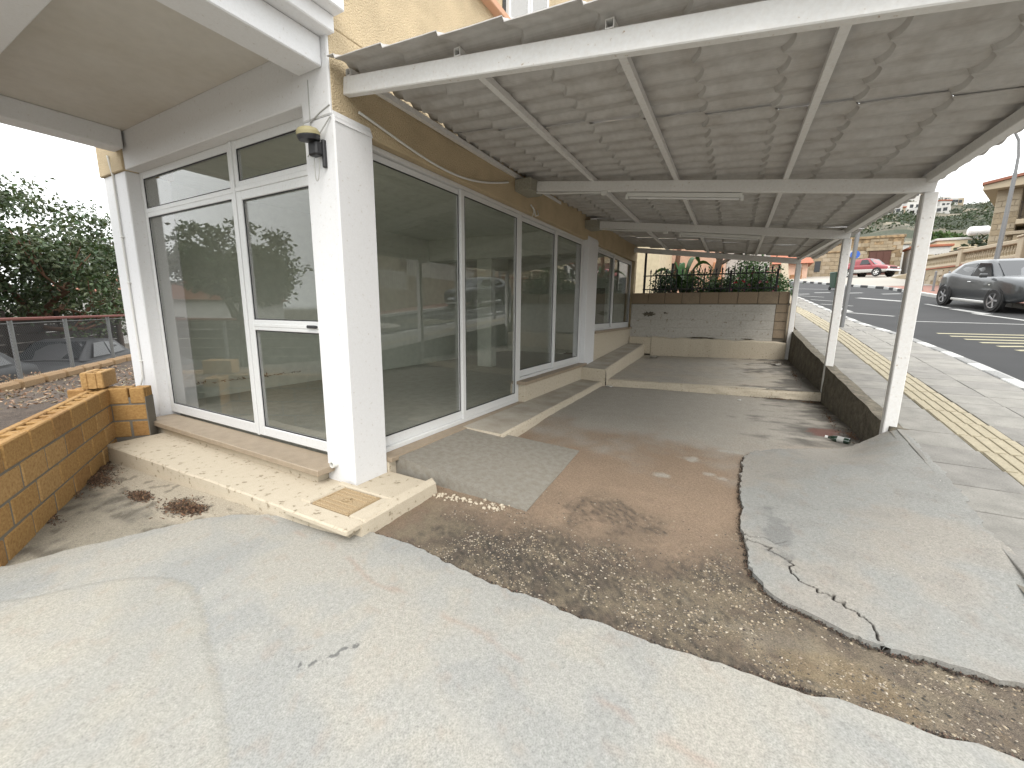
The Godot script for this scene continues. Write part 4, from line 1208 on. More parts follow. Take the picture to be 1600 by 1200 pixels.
	# wiring along the beams
	for q in [[-5.36, -2.62, -1.70, "thin white conduit feeding the batten under the first beam"], [-8.16, -2.62, -1.42, "thin white conduit feeding the batten under the second beam"]]:
		s = Shape.new()
		var pp := []
		for k in 7:
			var xx := lerpf(q[1], q[2], k / 6.0)
			pp.append(Vector3(xx, roof_y(xx) - 0.205 - 0.008 * sin(k * 0.9), q[0] + 0.02))
		s.tube(pp, 0.011, 0.011, 8)
		s.bb(Vector3(q[2] + 0.02, roof_y(q[2]) - 0.205, q[0] + 0.015), Vector3(0.08, 0.05, 0.05), 0.006)
		tag(obj("conduit", s, M.plastic_white), q[3], "conduit")

func tube_lamp(label: String, at: Vector3, l: float, dx: float) -> void:
	var a := Vector3(at.x + dx, roof_y(at.x + dx) - 0.215, at.z); var b := Vector3(at.x + dx + l, roof_y(at.x + dx + l) - 0.215, at.z)
	var t := thing("batten_lamp", label, "lamp", a)
	var s := Shape.new()
	s.bar(Vector3.ZERO, b - a, 0.05, 0.045, 0.006)
	obj("housing", s, M.plastic_white, t)
	s = Shape.new()
	var d := (b - a).normalized()
	s.tube([d * 0.03 + Vector3(0, -0.036, 0), (b - a) - d * 0.03 + Vector3(0, -0.036, 0)], 0.013, 0.013, 10)
	obj("tube", s, M.tank_white, t)
	for e in [Vector3.ZERO, b - a]:
		s = Shape.new()
		s.bb(e + Vector3(0, -0.026, 0), Vector3(0.03, 0.055, 0.04), 0.004)
		obj("end_holder", s, M.plastic_white, t)

# ------------------------------------------------------------------ street
func strip(s: Shape, left: Callable, right: Callable, level: Callable, z0: float, z1: float, step: float) -> void:
	var n := int(ceil((z0 - z1) / step))
	for i in n:
		var a := lerpf(z0, z1, float(i) / n); var b := lerpf(z0, z1, float(i + 1) / n)
		s.quad(Vector3(left.call(a), level.call(a), a), Vector3(right.call(a), level.call(a), a), Vector3(right.call(b), level.call(b), b), Vector3(left.call(b), level.call(b), b))

func build_street() -> void:
	var s := Shape.new()
	# carriageway, one sheet from kerb to kerb and on to the bend
	strip(s, func(z): return along(KERB, z) - 0.1, func(z): return along(RKERB, z) + 0.3, func(z): return grade(z) - 0.12, 8.0, -54.0, 1.0)
	s.quad(Vector3(-30, grade(-54) - 0.12, -54), Vector3(0.2, grade(-54) - 0.12, -54), Vector3(3.0, grade(-46) - 0.12, -46), Vector3(-30, grade(-46) - 0.12, -46))
	var road := struct("road", s, M.asphalt, "dark grey asphalt street climbing to the left-hand bend", "road")
	# bedding under the pavers
	s = Shape.new()
	strip(s, func(z): return along(WALLTOP, z) + 0.02 if z < -5.3 else 1.36, func(z): return along(KERB, z) + 0.02, func(z): return grade(z) - 0.03, 0.5, -42.0, 1.0)
	var walk := struct("sidewalk", s, M.mortar, "paved sidewalk with a ribbed yellow guide strip beside the street", "sidewalk")
	# pavers, one mesh per width, tilted with the slope
	var slope := Basis(Vector3.RIGHT, 0.0) * Basis(Vector3(1, 0, 0), Vector3(0, 0.99504, 0.0995), Vector3(0, -0.0995, 0.99504))
	var made := {}
	var z := 0.3
	var row := 0
	while z > -24.0:
		var zc := z - 0.2
		var xt := along(TACT, zc); var xk := along(KERB, zc) - 0.16; var xw := (along(WALLTOP, zc) + 0.13) if zc < -5.3 else 1.40
		var cols := [[xw, xt, "paver"], [xt, xt + 0.37, "tactile"], [xt + 0.37, xt + 0.37 + (xk - xt - 0.37) * 0.45, "paver"], [xt + 0.37 + (xk - xt - 0.37) * 0.45, xk, "paver"]]
		for ci in 4:
			var w: float = snappedf(cols[ci][1] - cols[ci][0], 0.02)
			var tone := (row * 7 + ci * 3 + int(absf(nz.get_noise_2d(row * 300, ci * 700)) * 20)) % 3
			var key := "%s %.2f %d" % [cols[ci][2], w, tone]
			if not made.has(key):
				var ps := Shape.new()
				if cols[ci][2] == "tactile":
					ps.bb(Vector3(0, -0.03, 0), Vector3(w - 0.008, 0.05, 0.392), 0.003)
					for k in 4:
						ps.bb(Vector3(-w * 0.5 + w * (k + 0.5) / 4.0, -0.003, 0), Vector3(w / 4.0 - 0.022, 0.014, 0.386), 0.005)
					made[key] = ps.mesh(M.tactile)
				else:
					ps.bb(Vector3(0, -0.03, 0), Vector3(w - 0.007, 0.06, 0.392), 0.004)
					made[key] = ps.mesh(M.paver if tone else M.paver_dark)
			var jit := nz.get_noise_2d(row * 410, ci * 530)
			inst("tactile_paver" if cols[ci][2] == "tactile" else "paver", made[key], Transform3D(slope * Basis(Vector3.FORWARD, jit * 0.008), Vector3((cols[ci][0] + cols[ci][1]) * 0.5, grade(zc) + jit * 0.004, zc)), walk)
		z -= 0.4
		row += 1
	# kerb stones, white paint on every other one
	z = 0.0
	row = 0
	while z > -42.0:
		var x0 := along(KERB, z); var x1 := along(KERB, z - 0.5)
		s = Shape.new()
		s.bar(Vector3(x0 - 0.08, grade(z) - 0.075, z - 0.003), Vector3(x1 - 0.08, grade(z - 0.5) - 0.075, z - 0.497), 0.15, 0.17, 0.012)
		obj("kerb_stone", s, M.kerb_white if row % 2 else M.kerb_grey, walk)
		z -= 0.5
		row += 1
	# gutter band of pale concrete beside the kerb
	s = Shape.new()
	strip(s, func(q): return along(KERB, q) + 0.12, func(q): return along(KERB, q) + 0.26, func(q): return grade(q) - 0.116, 0.0, -12.6, 0.6)
	obj("edge_line", s, M.line_white, road)
	# painted lines; each sheet 4 mm above the asphalt
	var mark := func(pts: Array, w: float, m: Material, called: String) -> void:
		var q := Shape.new()
		for i in pts.size() - 1:
			var a: Vector2 = pts[i]; var b: Vector2 = pts[i + 1]
			var nn := (b - a).orthogonal().normalized() * w * 0.5
			var f := func(p: Vector2) -> Vector3: return Vector3(p.x, grade(p.y) - 0.1155, p.y)
			q.quad(f.call(a - nn), f.call(a + nn), f.call(b + nn), f.call(b - nn))
		obj(called, q, m, road)
	for k in 8:                                            # hatched bars before the island
		var zz := -13.3 + k * 0.42
		mark.call([Vector2(3.95 + k * 0.10, zz), Vector2([6.6, 6.6, 6.4, 4.95, 4.75, 4.7, 4.7, 4.8][k], zz - 0.1)], 0.13, M.line_cream, "hatch_bar")
	mark.call([Vector2(5.95, -21.6), Vector2(6.1, -19.9)], 0.14, M.line_white, "lane_line")
	mark.call([Vector2(6.1, -19.6), Vector2(6.35, -17.9)], 0.24, M.line_white, "lane_line")
	mark.call([Vector2(6.1, -18.1), Vector2(6.5, -16.4), Vector2(7.0, -13.5)], 0.14, M.line_white, "lane_line")
	mark.call([Vector2(2.98, -18.1), Vector2(4.02, -17.0)], 0.13, M.line_white, "bay_line")
	mark.call([Vector2(4.3, -17.2), Vector2(4.05, -15.6)], 0.26, M.line_white, "bay_line")
	mark.call([Vector2(4.1, -15.7), Vector2(6.2, -15.4)], 0.10, M.line_white, "bay_line")
	mark.call([Vector2(3.0, -20.1), Vector2(3.15, -18.3)], 0.2, M.line_white, "bay_line")
	for q in [[2.7, -21.5, 3.6, -20.6], [2.6, -24.0, 3.5, -22.8], [2.2, -27.0, 3.3, -25.6]]:
		mark.call([Vector2(q[0], q[1]), Vector2(q[2], q[3])], 0.12, M.line_white, "bay_line")
	for q in [[2.2, -28.0], [3.3, -29.2], [4.6, -28.6], [5.9, -27.6]]:
		mark.call([Vector2(q[0], q[1]), Vector2(q[0] + 0.75, q[1] - 0.15)], 0.32, M.line_white, "give_way_mark")
	mark.call([Vector2(1.0, -35.0), Vector2(3.0, -33.6), Vector2(4.8, -32.0)], 0.14, M.line_white, "lane_line")
	mark.call([Vector2(4.5, -25.0), Vector2(5.6, -22.9)], 0.30, M.line_white, "lane_line")

	# traffic island
	s = Shape.new()
	var ring := []
	for k in 24:
		var an := TAU * k / 24.0
		ring.append(Vector2(5.75 + cos(an) * 1.35, -10.5 + sin(an) * 0.75))
	for k in 24:
		var a: Vector2 = ring[k]; var b: Vector2 = ring[(k + 1) % 24]
		var up := func(p: Vector2, dy: float) -> Vector3: return Vector3(p.x, grade(p.y) - 0.12 + dy, p.y)
		s.oquad(up.call(a, -0.02), up.call(b, -0.02), up.call(b, 0.10), up.call(a, 0.10), Vector3(5.75, 0.5, -10.5))
		s.oquad(up.call(a, 0.10), up.call(b, 0.10), up.call(b.lerp(Vector2(5.75, -10.5), 0.05), 0.13), up.call(a.lerp(Vector2(5.75, -10.5), 0.05), 0.13), Vector3(5.75, -3, -10.5))
		s.ftri(up.call(a.lerp(Vector2(5.75, -10.5), 0.05), 0.13), up.call(Vector2(5.75, -10.5), 0.14), up.call(b.lerp(Vector2(5.75, -10.5), 0.05), 0.13))
	tag(obj("traffic_island", s, M.pave_far), "low pale traffic island in the street by the hatched bars", "traffic island")

	# pavement on the far side of the street
	s = Shape.new()
	strip(s, func(q): return along(RKERB, q) + 0.15, func(q): return maxf(along(RKERB, q) + 2.6, 10.6), func(q): return grade(q), 8.0, -33.0, 1.0)
	struct("far_sidewalk", s, M.pink_paving, "pinkish paving across the street under the balustrade wall", "sidewalk")
	s = Shape.new()
	strip(s, func(q): return along(RKERB, q) + 0.15, func(q): return 14.0, func(q): return grade(q) + 0.01, -33.0, -56.0, 1.0)
	struct("side_lane", s, M.pave_far, "pale concrete apron before the stone houses at the bend", "paving")
	var fk := thing("far_kerb", "black and white painted kerb along the far side of the street", "kerb")
	z = 6.0
	row = 0
	while z > -53.0:
		s = Shape.new()
		s.bar(Vector3(along(RKERB, z) + 0.07, grade(z) - 0.06, z), Vector3(along(RKERB, z - 0.75) + 0.07, grade(z - 0.75) - 0.06, z - 0.745), 0.16, 0.15, 0.015)
		obj("kerb_stone", s, (M.kerb_black if row % 2 else M.kerb_white) if (z < -28.0 or z > -9.0) else M.kerb_white, fk)
		z -= 0.75
		row += 1

	# retaining wall between forecourt and sidewalk
	s = Shape.new()
	var n := 90
	for i in n:
		for j in 6:
			var f := func(a: int, b: int) -> Vector3:
				var zz := lerpf(-5.28, -12.3, float(a) / n)
				var x := along(WALLTOP, zz)
				var yb := minf(yard(x, zz), terrace(x, zz)) - 0.1; var yt := grade(zz) + 0.012 + nz2.get_noise_2d(zz * 90, 5) * 0.012
				var k := b / 6.0
				return Vector3(x - 0.015 * (1.0 - k) + nz.get_noise_2d(zz * 140, k * 90) * 0.022, lerpf(yb, yt, k), zz)
			s.oquad(f.call(i, j), f.call(i + 1, j), f.call(i + 1, j + 1), f.call(i, j + 1), Vector3(9, 0, -8))
			if j == 5:
				var a: Vector3 = f.call(i, 6); var b: Vector3 = f.call(i + 1, 6)
				s.oquad(a, b, b + Vector3(0.14, -0.008, 0), a + Vector3(0.14, -0.008, 0), Vector3(1.2, -9, -8))
	s.oquad(Vector3(1.36, -0.2, -5.28), Vector3(1.5, -0.2, -5.28), Vector3(1.5, 0.25, -5.28), Vector3(1.36, 0.255, -5.28), Vector3(1.4, 0, -9))
	tag(obj("retaining_wall", s, M.damp), "low stained concrete wall holding the sidewalk beside the canopy posts", "wall")

	# sign pole on the sidewalk with a round sign seen edge on from below the eaves
	var t := thing("no_entry_sign_post", "grey pole with a red-rimmed round sign half hidden by the eaves", "road sign", Vector3(2.13, grade(-13.1), -13.1))
	s = Shape.new()
	s.tube([Vector3(0, -0.05, 0), Vector3(0.06, 3.05, 0)], 0.045, 0.045, 12)
	obj("pole", s, M.galv, t)
	var face := Basis(Vector3.UP, -0.35) * Basis(Vector3.RIGHT, PI / 2)
	s = Shape.new()
	s.lathe([Vector2(0.0, -0.012), Vector2(0.34, -0.012), Vector2(0.34, 0.006), Vector2(0.275, 0.006)], Vector3(0.18, 2.92, 0.06), face, 36)
	var d := obj("disc", s, M.sign_red, t)
	s = Shape.new()
	s.lathe([Vector2(0.275, 0.005), Vector2(0.0, 0.005)], Vector3(0.18, 2.92, 0.06), face, 36)
	obj("face", s, M.plate_white, d)
	t = thing("direction_sign_post", "thin pole with a round blue sign by the green bin", "road sign", Vector3(4.75, grade(-30.0) - 0.1, -30.0))
	s = Shape.new()
	s.tube([Vector3(0.15, 0, 0), Vector3(0.15, 2.4, 0)], 0.03, 0.03, 8)
	obj("pole", s, M.galv, t)
	s = Shape.new()
	s.lathe([Vector2(0.0, -0.01), Vector2(0.22, -0.01), Vector2(0.22, 0.01), Vector2(0.0, 0.012)], Vector3(0.24, 1.98, 0.04), Basis(Vector3.RIGHT, PI / 2), 24)
	var disc := obj("disc", s, M.sign_blue, t)
	s = Shape.new()
	s.bar(Vector3(0.13, 2.02, 0.056), Vector3(0.30, 1.92, 0.056), 0.05, 0.004, 0.001, Vector3.BACK)
	obj("arrow", s, M.plate_white, disc)
	# street lamp
	t = thing("street_lamp", "tall grey street lamp with a curved arm beside the grey car", "street lamp", Vector3(8.42, grade(-24.0), -24.0))
	s = Shape.new()
	s.tube([Vector3(0, 0, 0), Vector3(0.02, 2.6, 0), Vector3(0.03, 4.6, 0)], 0.085, 0.06, 12)
	s.tube([Vector3(0.03, 4.6, 0), Vector3(0.02, 5.2, 0), Vector3(-0.06, 5.75, 0), Vector3(-0.22, 6.08, 0), Vector3(-0.45, 6.22, 0), Vector3(-0.75, 6.24, 0)], 0.05, 0.035, 10)
	obj("pole", s, M.galv, t)
	s = Shape.new()
	s.bb(Vector3(-1.0, 6.23, 0), Vector3(0.55, 0.10, 0.2), 0.03)
	obj("lamp_head", s, M.galv, t)
	# bollards across the street
	for q in [[7.44, -28.5, "third"], [7.67, -27.8, "second"], [7.82, -26.7, "first"]]:
		var bo := thing("bollard", "%s of three plain bollards on the pinkish paving, counted from the grey car" % q[2], "bollard", Vector3(q[0] + 0.15, grade(q[1]), q[1]), 0.0, "bollards on the far sidewalk")
		s = Shape.new()
		s.lathe([Vector2(0.045, 0.0), Vector2(0.045, 0.9), Vector2(0.03, 0.94), Vector2(0.0, 0.95)], Vector3.ZERO, Basis.IDENTITY, 12)
		obj("shaft", s, M.galv, bo)
		s = Shape.new()
		s.lathe([Vector2(0.08, 0.0), Vector2(0.08, 0.03), Vector2(0.046, 0.045)], Vector3.ZERO, Basis.IDENTITY, 12)
		obj("base", s, M.galv, bo)
	# rubbish bins
	for q in [[4.62, -31.6, "dark green wheeled bin behind the pole of the blue road sign"]]:
		var bn := thing("wheeled_bin", q[2], "bin", Vector3(q[0], grade(q[1]) - 0.1, q[1]), 0.3)
		s = Shape.new()
		s.hexa([Vector3(-0.25, 0.12, -0.25), Vector3(0.25, 0.12, -0.25), Vector3(0.25, 0.12, 0.25), Vector3(-0.25, 0.12, 0.25), Vector3(-0.31, 0.98, -0.32), Vector3(0.31, 0.98, -0.32), Vector3(0.31, 0.98, 0.32), Vector3(-0.31, 0.98, 0.32)])
		obj("body", s, M.bin_green, bn)
		s = Shape.new()
		s.hexa([Vector3(-0.33, 0.985, -0.36), Vector3(0.33, 0.985, -0.36), Vector3(0.33, 0.985, 0.35), Vector3(-0.33, 0.985, 0.35), Vector3(-0.28, 1.06, -0.3), Vector3(0.28, 1.06, -0.3), Vector3(0.3, 1.02, 0.32), Vector3(-0.3, 1.02, 0.32)])
		obj("lid", s, M.bin_green, bn)
		for sx in [-0.24, 0.24]:
			s = Shape.new()
			s.lathe([Vector2(0.0, -0.03), Vector2(0.1, -0.03), Vector2(0.1, 0.03), Vector2(0.0, 0.03)], Vector3(sx, 0.1, -0.26), Basis(Vector3.BACK, PI / 2), 14)
			obj("wheel", s, M.rubber, bn)

# ------------------------------------------------------------------ plants
func rdir() -> Vector3:
	var v := Vector3(rng.randfn(), rng.randfn(), rng.randfn())
	return v.normalized() if v.length() > 0.01 else Vector3.UP

func leaf_col(base: Color, spread: float) -> Color:
	var k := 1.0 + rng.randf_range(-spread, spread)
	return Color(base.r * k * (1.0 + rng.randf_range(-0.15, 0.25)), base.g * k, base.b * k)

# leaves in clumps round the given centres
func clumps(s: Shape, centres: Array, per: int, spread: Vector3, size: float, base: Color, droop := 0.2) -> void:
	s.colored = true
	for ce in centres:
		var tone := rng.randf_range(0.8, 1.2)
		for k in per:
			var o := Vector3(rng.randfn() * spread.x, rng.randfn() * spread.y, rng.randfn() * spread.z) * 0.5
			var d := (rdir() + o.normalized() * 0.7 + Vector3.DOWN * droop).normalized()
			var side := d.cross(rdir()).normalized()
			s.col = leaf_col(base * tone, 0.3)
			var l := size * rng.randf_range(0.6, 1.3)
			s.leaf(ce + o, d, side, l, l * 0.55)

func limb(s: Shape, a: Vector3, dir: Vector3, len: float, r: float, depth: int, tips: Array, bend := 0.35) -> void:
	var pts := [a]
	var p := a; var d := dir
	for k in 5:
		d = (d + rdir() * bend * 0.35 + Vector3.UP * 0.04).normalized()
		p += d * len / 5.0
		pts.append(p)
	s.tube(pts, r, r * 0.55, 8 if depth > 1 else 5, false)
	if depth <= 0:
		tips.append(p); tips.append(pts[3])
		return
	for k in (3 if depth > 1 else 4):
		var nd := (d + rdir() * 0.85).normalized()
		limb(s, pts[5 - (k % 3)], nd, len * rng.randf_range(0.55, 0.8), r * 0.5, depth - 1, tips, bend)
	tips.append(p)

func tree(called: String, label: String, at: Vector3, height: float, r: float, crown_at: Vector3, crown: Vector3, n: int, per: int, leaf: float, col: Color, bark: Material, group := "", depth := 2) -> Node3D:
	var t := thing(called, label, "tree", at, 0.0, group)
	var s := Shape.new()
	var tips := []
	var top := Vector3(0, height, 0) + (crown_at - Vector3(0, crown_at.y, 0)) * 0.35
	s.tube([Vector3(0, -0.2, 0), Vector3(rng.randf_range(-0.1, 0.1), height * 0.35, rng.randf_range(-0.1, 0.1)), top * 0.7, top], r, r * 0.6, 10, false)
	for k in 5:
		limb(s, top * rng.randf_range(0.75, 1.0), (crown_at - top + rdir() * crown.length() * 0.6).normalized(), crown.length() * 0.42, r * 0.5, depth, tips)
	obj("trunk", s, bark, t)
	var ce := []
	for k in n:
		if k < tips.size() and k % 3 == 0:
			ce.append(tips[k])
			continue
		var q := rdir() * pow(rng.randf(), 0.28)
		ce.append(crown_at + Vector3(q.x * crown.x, q.y * crown.y, q.z * crown.z))
	s = Shape.new()
	clumps(s, ce, per, crown * 0.17, leaf, col)
	obj("crown", s, M.leaf, t)
	return t

func block_mesh(l: float, hollow: bool, m: Material) -> ArrayMesh:
	var s := Shape.new()
	var h := 0.186; var w := 0.192
	if not hollow:
		s.bb(Vector3.ZERO, Vector3(l, h, w), 0.009)
	else:
		s.bb(Vector3(0, 0, w * 0.5 - 0.03), Vector3(l, h, 0.06), 0.009)
		s.bb(Vector3(0, 0, -w * 0.5 + 0.03), Vector3(l, h, 0.06), 0.009)
		var k := 3 if l > 0.3 else 2
		for i in k:
			s.bb(Vector3(-l * 0.5 + 0.03 + (l - 0.06) * i / (k - 1.0), -0.003, 0), Vector3(0.06, h - 0.006, w - 0.12), 0.004)
		s.bb(Vector3(0, -0.05, 0), Vector3(l - 0.1, 0.06, w - 0.11), 0.003)
	return s.mesh(m)

func block_run(t: Node3D, a: Vector2, b: Vector2, tops: Array, shift: Array, thick_dir: float) -> void:
	# a -> b along the face; the wall lies behind it
	var d := (b - a).normalized(); var len := a.distance_to(b)
	var nrm := Vector2(-d.y, d.x) * thick_dir
	var ba := Basis(Vector3(d.x, 0, d.y), Vector3.UP, Vector3(d.x, 0, d.y).cross(Vector3.UP))
	for r in tops.size():
		var u: float = -shift[r]
		while u < len - 0.02:
			var u0 := maxf(u, 0.0); var u1 := minf(u + 0.40, len)
			if u1 - u0 > 0.05:
				var l := snappedf(u1 - u0 - 0.016, 0.01)
				var tone := rng.randi() % 4
				var m: Material = [M.block, M.block, M.block_pale, M.block_brown][tone]
				var key := "%.2f %d %d" % [l, tone, 1 if r == 0 else 0]
				if not texes.has("blk" + key):
					texes["blk" + key] = block_mesh(l, r == 0, m)
				var c := a + d * (u0 + u1) * 0.5 + nrm * (0.10 + rng.randf_range(-0.003, 0.003))
				inst("block", texes["blk" + key], Transform3D(ba * Basis(Vector3.UP, rng.randf_range(-0.008, 0.008)), Vector3(c.x, tops[r] - 0.1 + rng.randf_range(-0.002, 0.002), c.y)), t)
			u += 0.40
	var s := Shape.new()
	var mid := (a + b) * 0.5 + nrm * 0.10
	var yt: float = tops[0] - 0.12
	var y0: float = tops[-1] - 0.25
	s.bb(Vector3(mid.x, (yt + y0) * 0.5, mid.y), Vector3(len - 0.01, yt - y0, 0.176), 0.002, ba)
	obj("mortar_joint", s, M.mortar, t)

func build_left() -> void:
	# hollow-block garden wall in two runs
	var t := thing("block_wall", "low wall of yellow hollow blocks left of the glass door", "wall")
	block_run(t, Vector2(-4.2, -0.33), Vector2(-6.62, -1.73), [0.42, 0.22, 0.02, -0.18], [0.10, 0.30, 0.12, 0.28], 1.0)
	block_run(t, Vector2(-6.27, -2.19), Vector2(-6.78, -1.66), [0.42, 0.22, 0.02], [0.24, 0.05, 0.22], -1.0)
	var cap := inst("corner_block", block_mesh(0.40, true, M.block_pale), Transform3D(Basis(Vector3.UP, 2.56), Vector3(-6.56, 0.521, -1.80)), t)
	cap.set_meta("label", "single block topping the corner of the wall")
	# garden soil behind it
	var s := Shape.new()
	var soil := func(x: float, z: float) -> float:
		return lerpf(0.22, 0.0, clampf((-x - 6.9) / 3.4, 0.0, 1.0)) + nz.get_noise_2d(x * 120, z * 120) * 0.03
	var tint := func(x: float, z: float) -> Color: return Color(1, 1, 1)
	sheet(s, PackedVector2Array([Vector2(-6.9, -1.75), Vector2(-4.3, -0.12), Vector2(-4.3, 2.5), Vector2(-9.0, 2.5), Vector2(-10.3, -1.6), Vector2(-13.9, -4.3), Vector2(-13.9, -6.0), Vector2(-7.1, -6.0), Vector2(-7.1, -2.3)]), 0.12, soil, tint)
	s.colored = false
	struct("garden_soil", s, M.soil, "bare brown garden soil with dry leaves behind the block wall", "soil")
	# leaf litter on it
	s = Shape.new()
	s.colored = true
	for k in 2600:
		var x := rng.randf_range(-12.5, -6.9); var z := rng.randf_range(-4.6, 0.0)
		if z > -1.75 + (x + 6.9) * 0.62 + 1.2 and x > -6.9: continue
		var d := Vector3(rng.randfn(), rng.randf() * 0.5, rng.randfn()).normalized()
		s.col = leaf_col([Color(0.22, 0.14, 0.08), Color(0.32, 0.25, 0.17), Color(0.12, 0.08, 0.05)][rng.randi() % 3], 0.3)
		s.leaf(Vector3(x, soil.call(x, z) + 0.008, z), d, d.cross(Vector3(rng.randfn() * 0.4, 1, rng.randfn() * 0.4)).normalized(), rng.randf_range(0.04, 0.09), rng.randf_range(0.02, 0.035))
	tag(obj("leaf_litter", s, M.deadleaf), "dry brown leaves scattered over the garden soil", "leaves", "", "stuff")

	# sandstone kerb and chain-link fence
	var fa := Vector2(-8.6, -0.4); var fb := Vector2(-14.6, -5.05)
	var fd := (fb - fa).normalized()
	var kt := thing("sandstone_kerb", "rounded orange sandstone kerb along the foot of the wire fence", "kerb")
	var len := fa.distance_to(fb)
	for k in 12:
		var a := fa + fd * (len * k / 12.0 + 0.01); var b := fa + fd * (len * (k + 1) / 12.0 - 0.01)
		s = Shape.new()
		s.bar(Vector3(a.x, 0.05, a.y) + Vector3(0.17, 0, 0.12), Vector3(b.x, 0.05, b.y) + Vector3(0.17, 0, 0.12), 0.2, 0.16 + rng.randf_range(-0.02, 0.02), 0.04)
		obj("kerb_stone", s, M.kerbstone, kt)
	t = thing("wire_fence", "chain-link fence on grey posts behind the garden soil", "fence")
	for u in [0.3, 2.52, 4.05, 5.75, 7.3]:
		var p = fa + fd * u
		s = Shape.new()
		s.tube([Vector3(p.x, -0.3, p.y), Vector3(p.x, 1.12, p.y)], 0.032, 0.032, 10)
		obj("post", s, M.galv, t)
	s = Shape.new()
	s.tube([Vector3(fa.x, 1.06, fa.y), Vector3(fb.x, 1.06, fb.y)], 0.008, 0.008, 6)
	s.tube([Vector3(fa.x, 0.08, fa.y), Vector3(fb.x, 0.08, fb.y)], 0.006, 0.006, 6)
	obj("tension_wire", s, M.galv, t)
	s = Shape.new()
	var cells := int(len / 0.055)
	for k in range(-18, cells):
		for q in [-1.0, 1.0]:
			var u0 := k * 0.055; var u1 := u0 + 1.0
			var h0 := 0.05; var h1 := 1.05
			if q < 0: h0 = 1.05; h1 = 0.05
			if u0 < 0.0: h0 = lerpf(h0, h1, -u0 / 1.0); u0 = 0.0
			if u1 > len: h1 = lerpf(h0, h1, (len - u0) / (u1 - u0)); u1 = len
			if u1 <= u0: continue
			var a := fa + fd * u0; var b := fa + fd * u1
			s.tube([Vector3(a.x, h0, a.y), Vector3(b.x, h1, b.y)], 0.0022, 0.0022, 3, false)
	var net := obj("wire_mesh", s, M.wire_mesh, t)
	net.set_meta("kind", "stuff")
	s = Shape.new()
	s.bar(Vector3(fa.x - 0.05, 1.13, fa.y - 0.05), Vector3(fb.x - 0.05, 1.13, fb.y - 0.05), 0.05, 0.05, 0.01)
	obj("top_rail", s, M.rail_red, t)
	t = thing("slat_fence", "dark slatted fence behind the parked cars beyond the wire fence", "fence")
	var sa := Vector2(-9.4, 3.4); var sb := Vector2(-23.2, -7.2)
	for k in 9:
		s = Shape.new()
		s.bar(Vector3(sa.x, -1.1 + k * 0.25, sa.y), Vector3(sb.x, -1.1 + k * 0.25, sb.y), 0.03, 0.235, 0.006)
		obj("slat", s, M.slat_dark, t)
	for k in 7:
		var p := sa.lerp(sb, (k + 0.35) / 7.0)
		s = Shape.new()
		s.box2(Vector3(p.x - 0.05, -1.3, p.y - 0.05), Vector3(p.x + 0.05, 1.2, p.y + 0.05), 0.006)
		obj("post", s, M.slat_dark, t)

	# trees beyond the fence
	tree("broadleaf_tree", "dense dark broadleaf tree with a reddish trunk behind the wire fence", Vector3(-19.6, -1.2, -4.3), 2.2, 0.19, Vector3(-0.2, 4.3, 0.4), Vector3(2.5, 2.0, 2.9), 170, 90, 0.15, Color(0.055, 0.08, 0.036), M.bark_red)
	tree("broadleaf_tree", "dark bushy tree at the left edge, in front of the reddish trunk's neighbour", Vector3(-18.5, -1.2, -1.9), 1.9, 0.15, Vector3(0.0, 3.7, 0.0), Vector3(2.0, 2.1, 1.9), 130, 85, 0.15, Color(0.05, 0.072, 0.034), M.bark)
	tree("airy_tree", "tall airy tree with open branches beside the left column", Vector3(-21.5, -1.2, -6.7), 2.7, 0.12, Vector3(0.2, 4.6, 0.0), Vector3(1.2, 2.0, 1.35), 46, 40, 0.12, Color(0.06, 0.085, 0.04), M.bark)
	tree("airy_tree", "low leafy tree filling the gap under the airy tree", Vector3(-22.5, -1.2, -6.0), 1.4, 0.1, Vector3(0.0, 2.9, 0.0), Vector3(1.6, 1.3, 2.2), 80, 50, 0.14, Color(0.07, 0.10, 0.036), M.bark)
	# house with a red roof beyond
	t = thing("red_roof_house", "white house with a red tiled roof beyond the trees", "house", Vector3(-40, -1.4, -13.2))
	box_part("wall", t, M.white_wall, Vector3(-4, 0, -5), Vector3(3, 3.7, 4), 0.02)
	s = Shape.new()
	s.hexa([Vector3(-4.5, 3.7, -5.5), Vector3(3.5, 3.7, -5.5), Vector3(3.5, 3.7, 4.5), Vector3(-4.5, 3.7, 4.5), Vector3(-1.0, 5.0, -2.0), Vector3(0.2, 5.0, -2.0), Vector3(0.2, 5.0, 1.0), Vector3(-1.0, 5.0, 1.0)])
	obj("roof", s, M.rooftile, t)
	for zz in [-3.2, 0.2, 2.4]:
		box_part("window", t, M.dark_glass, Vector3(2.98, 1.2, zz - 0.5), Vector3(3.03, 2.4, zz + 0.5), 0.01)

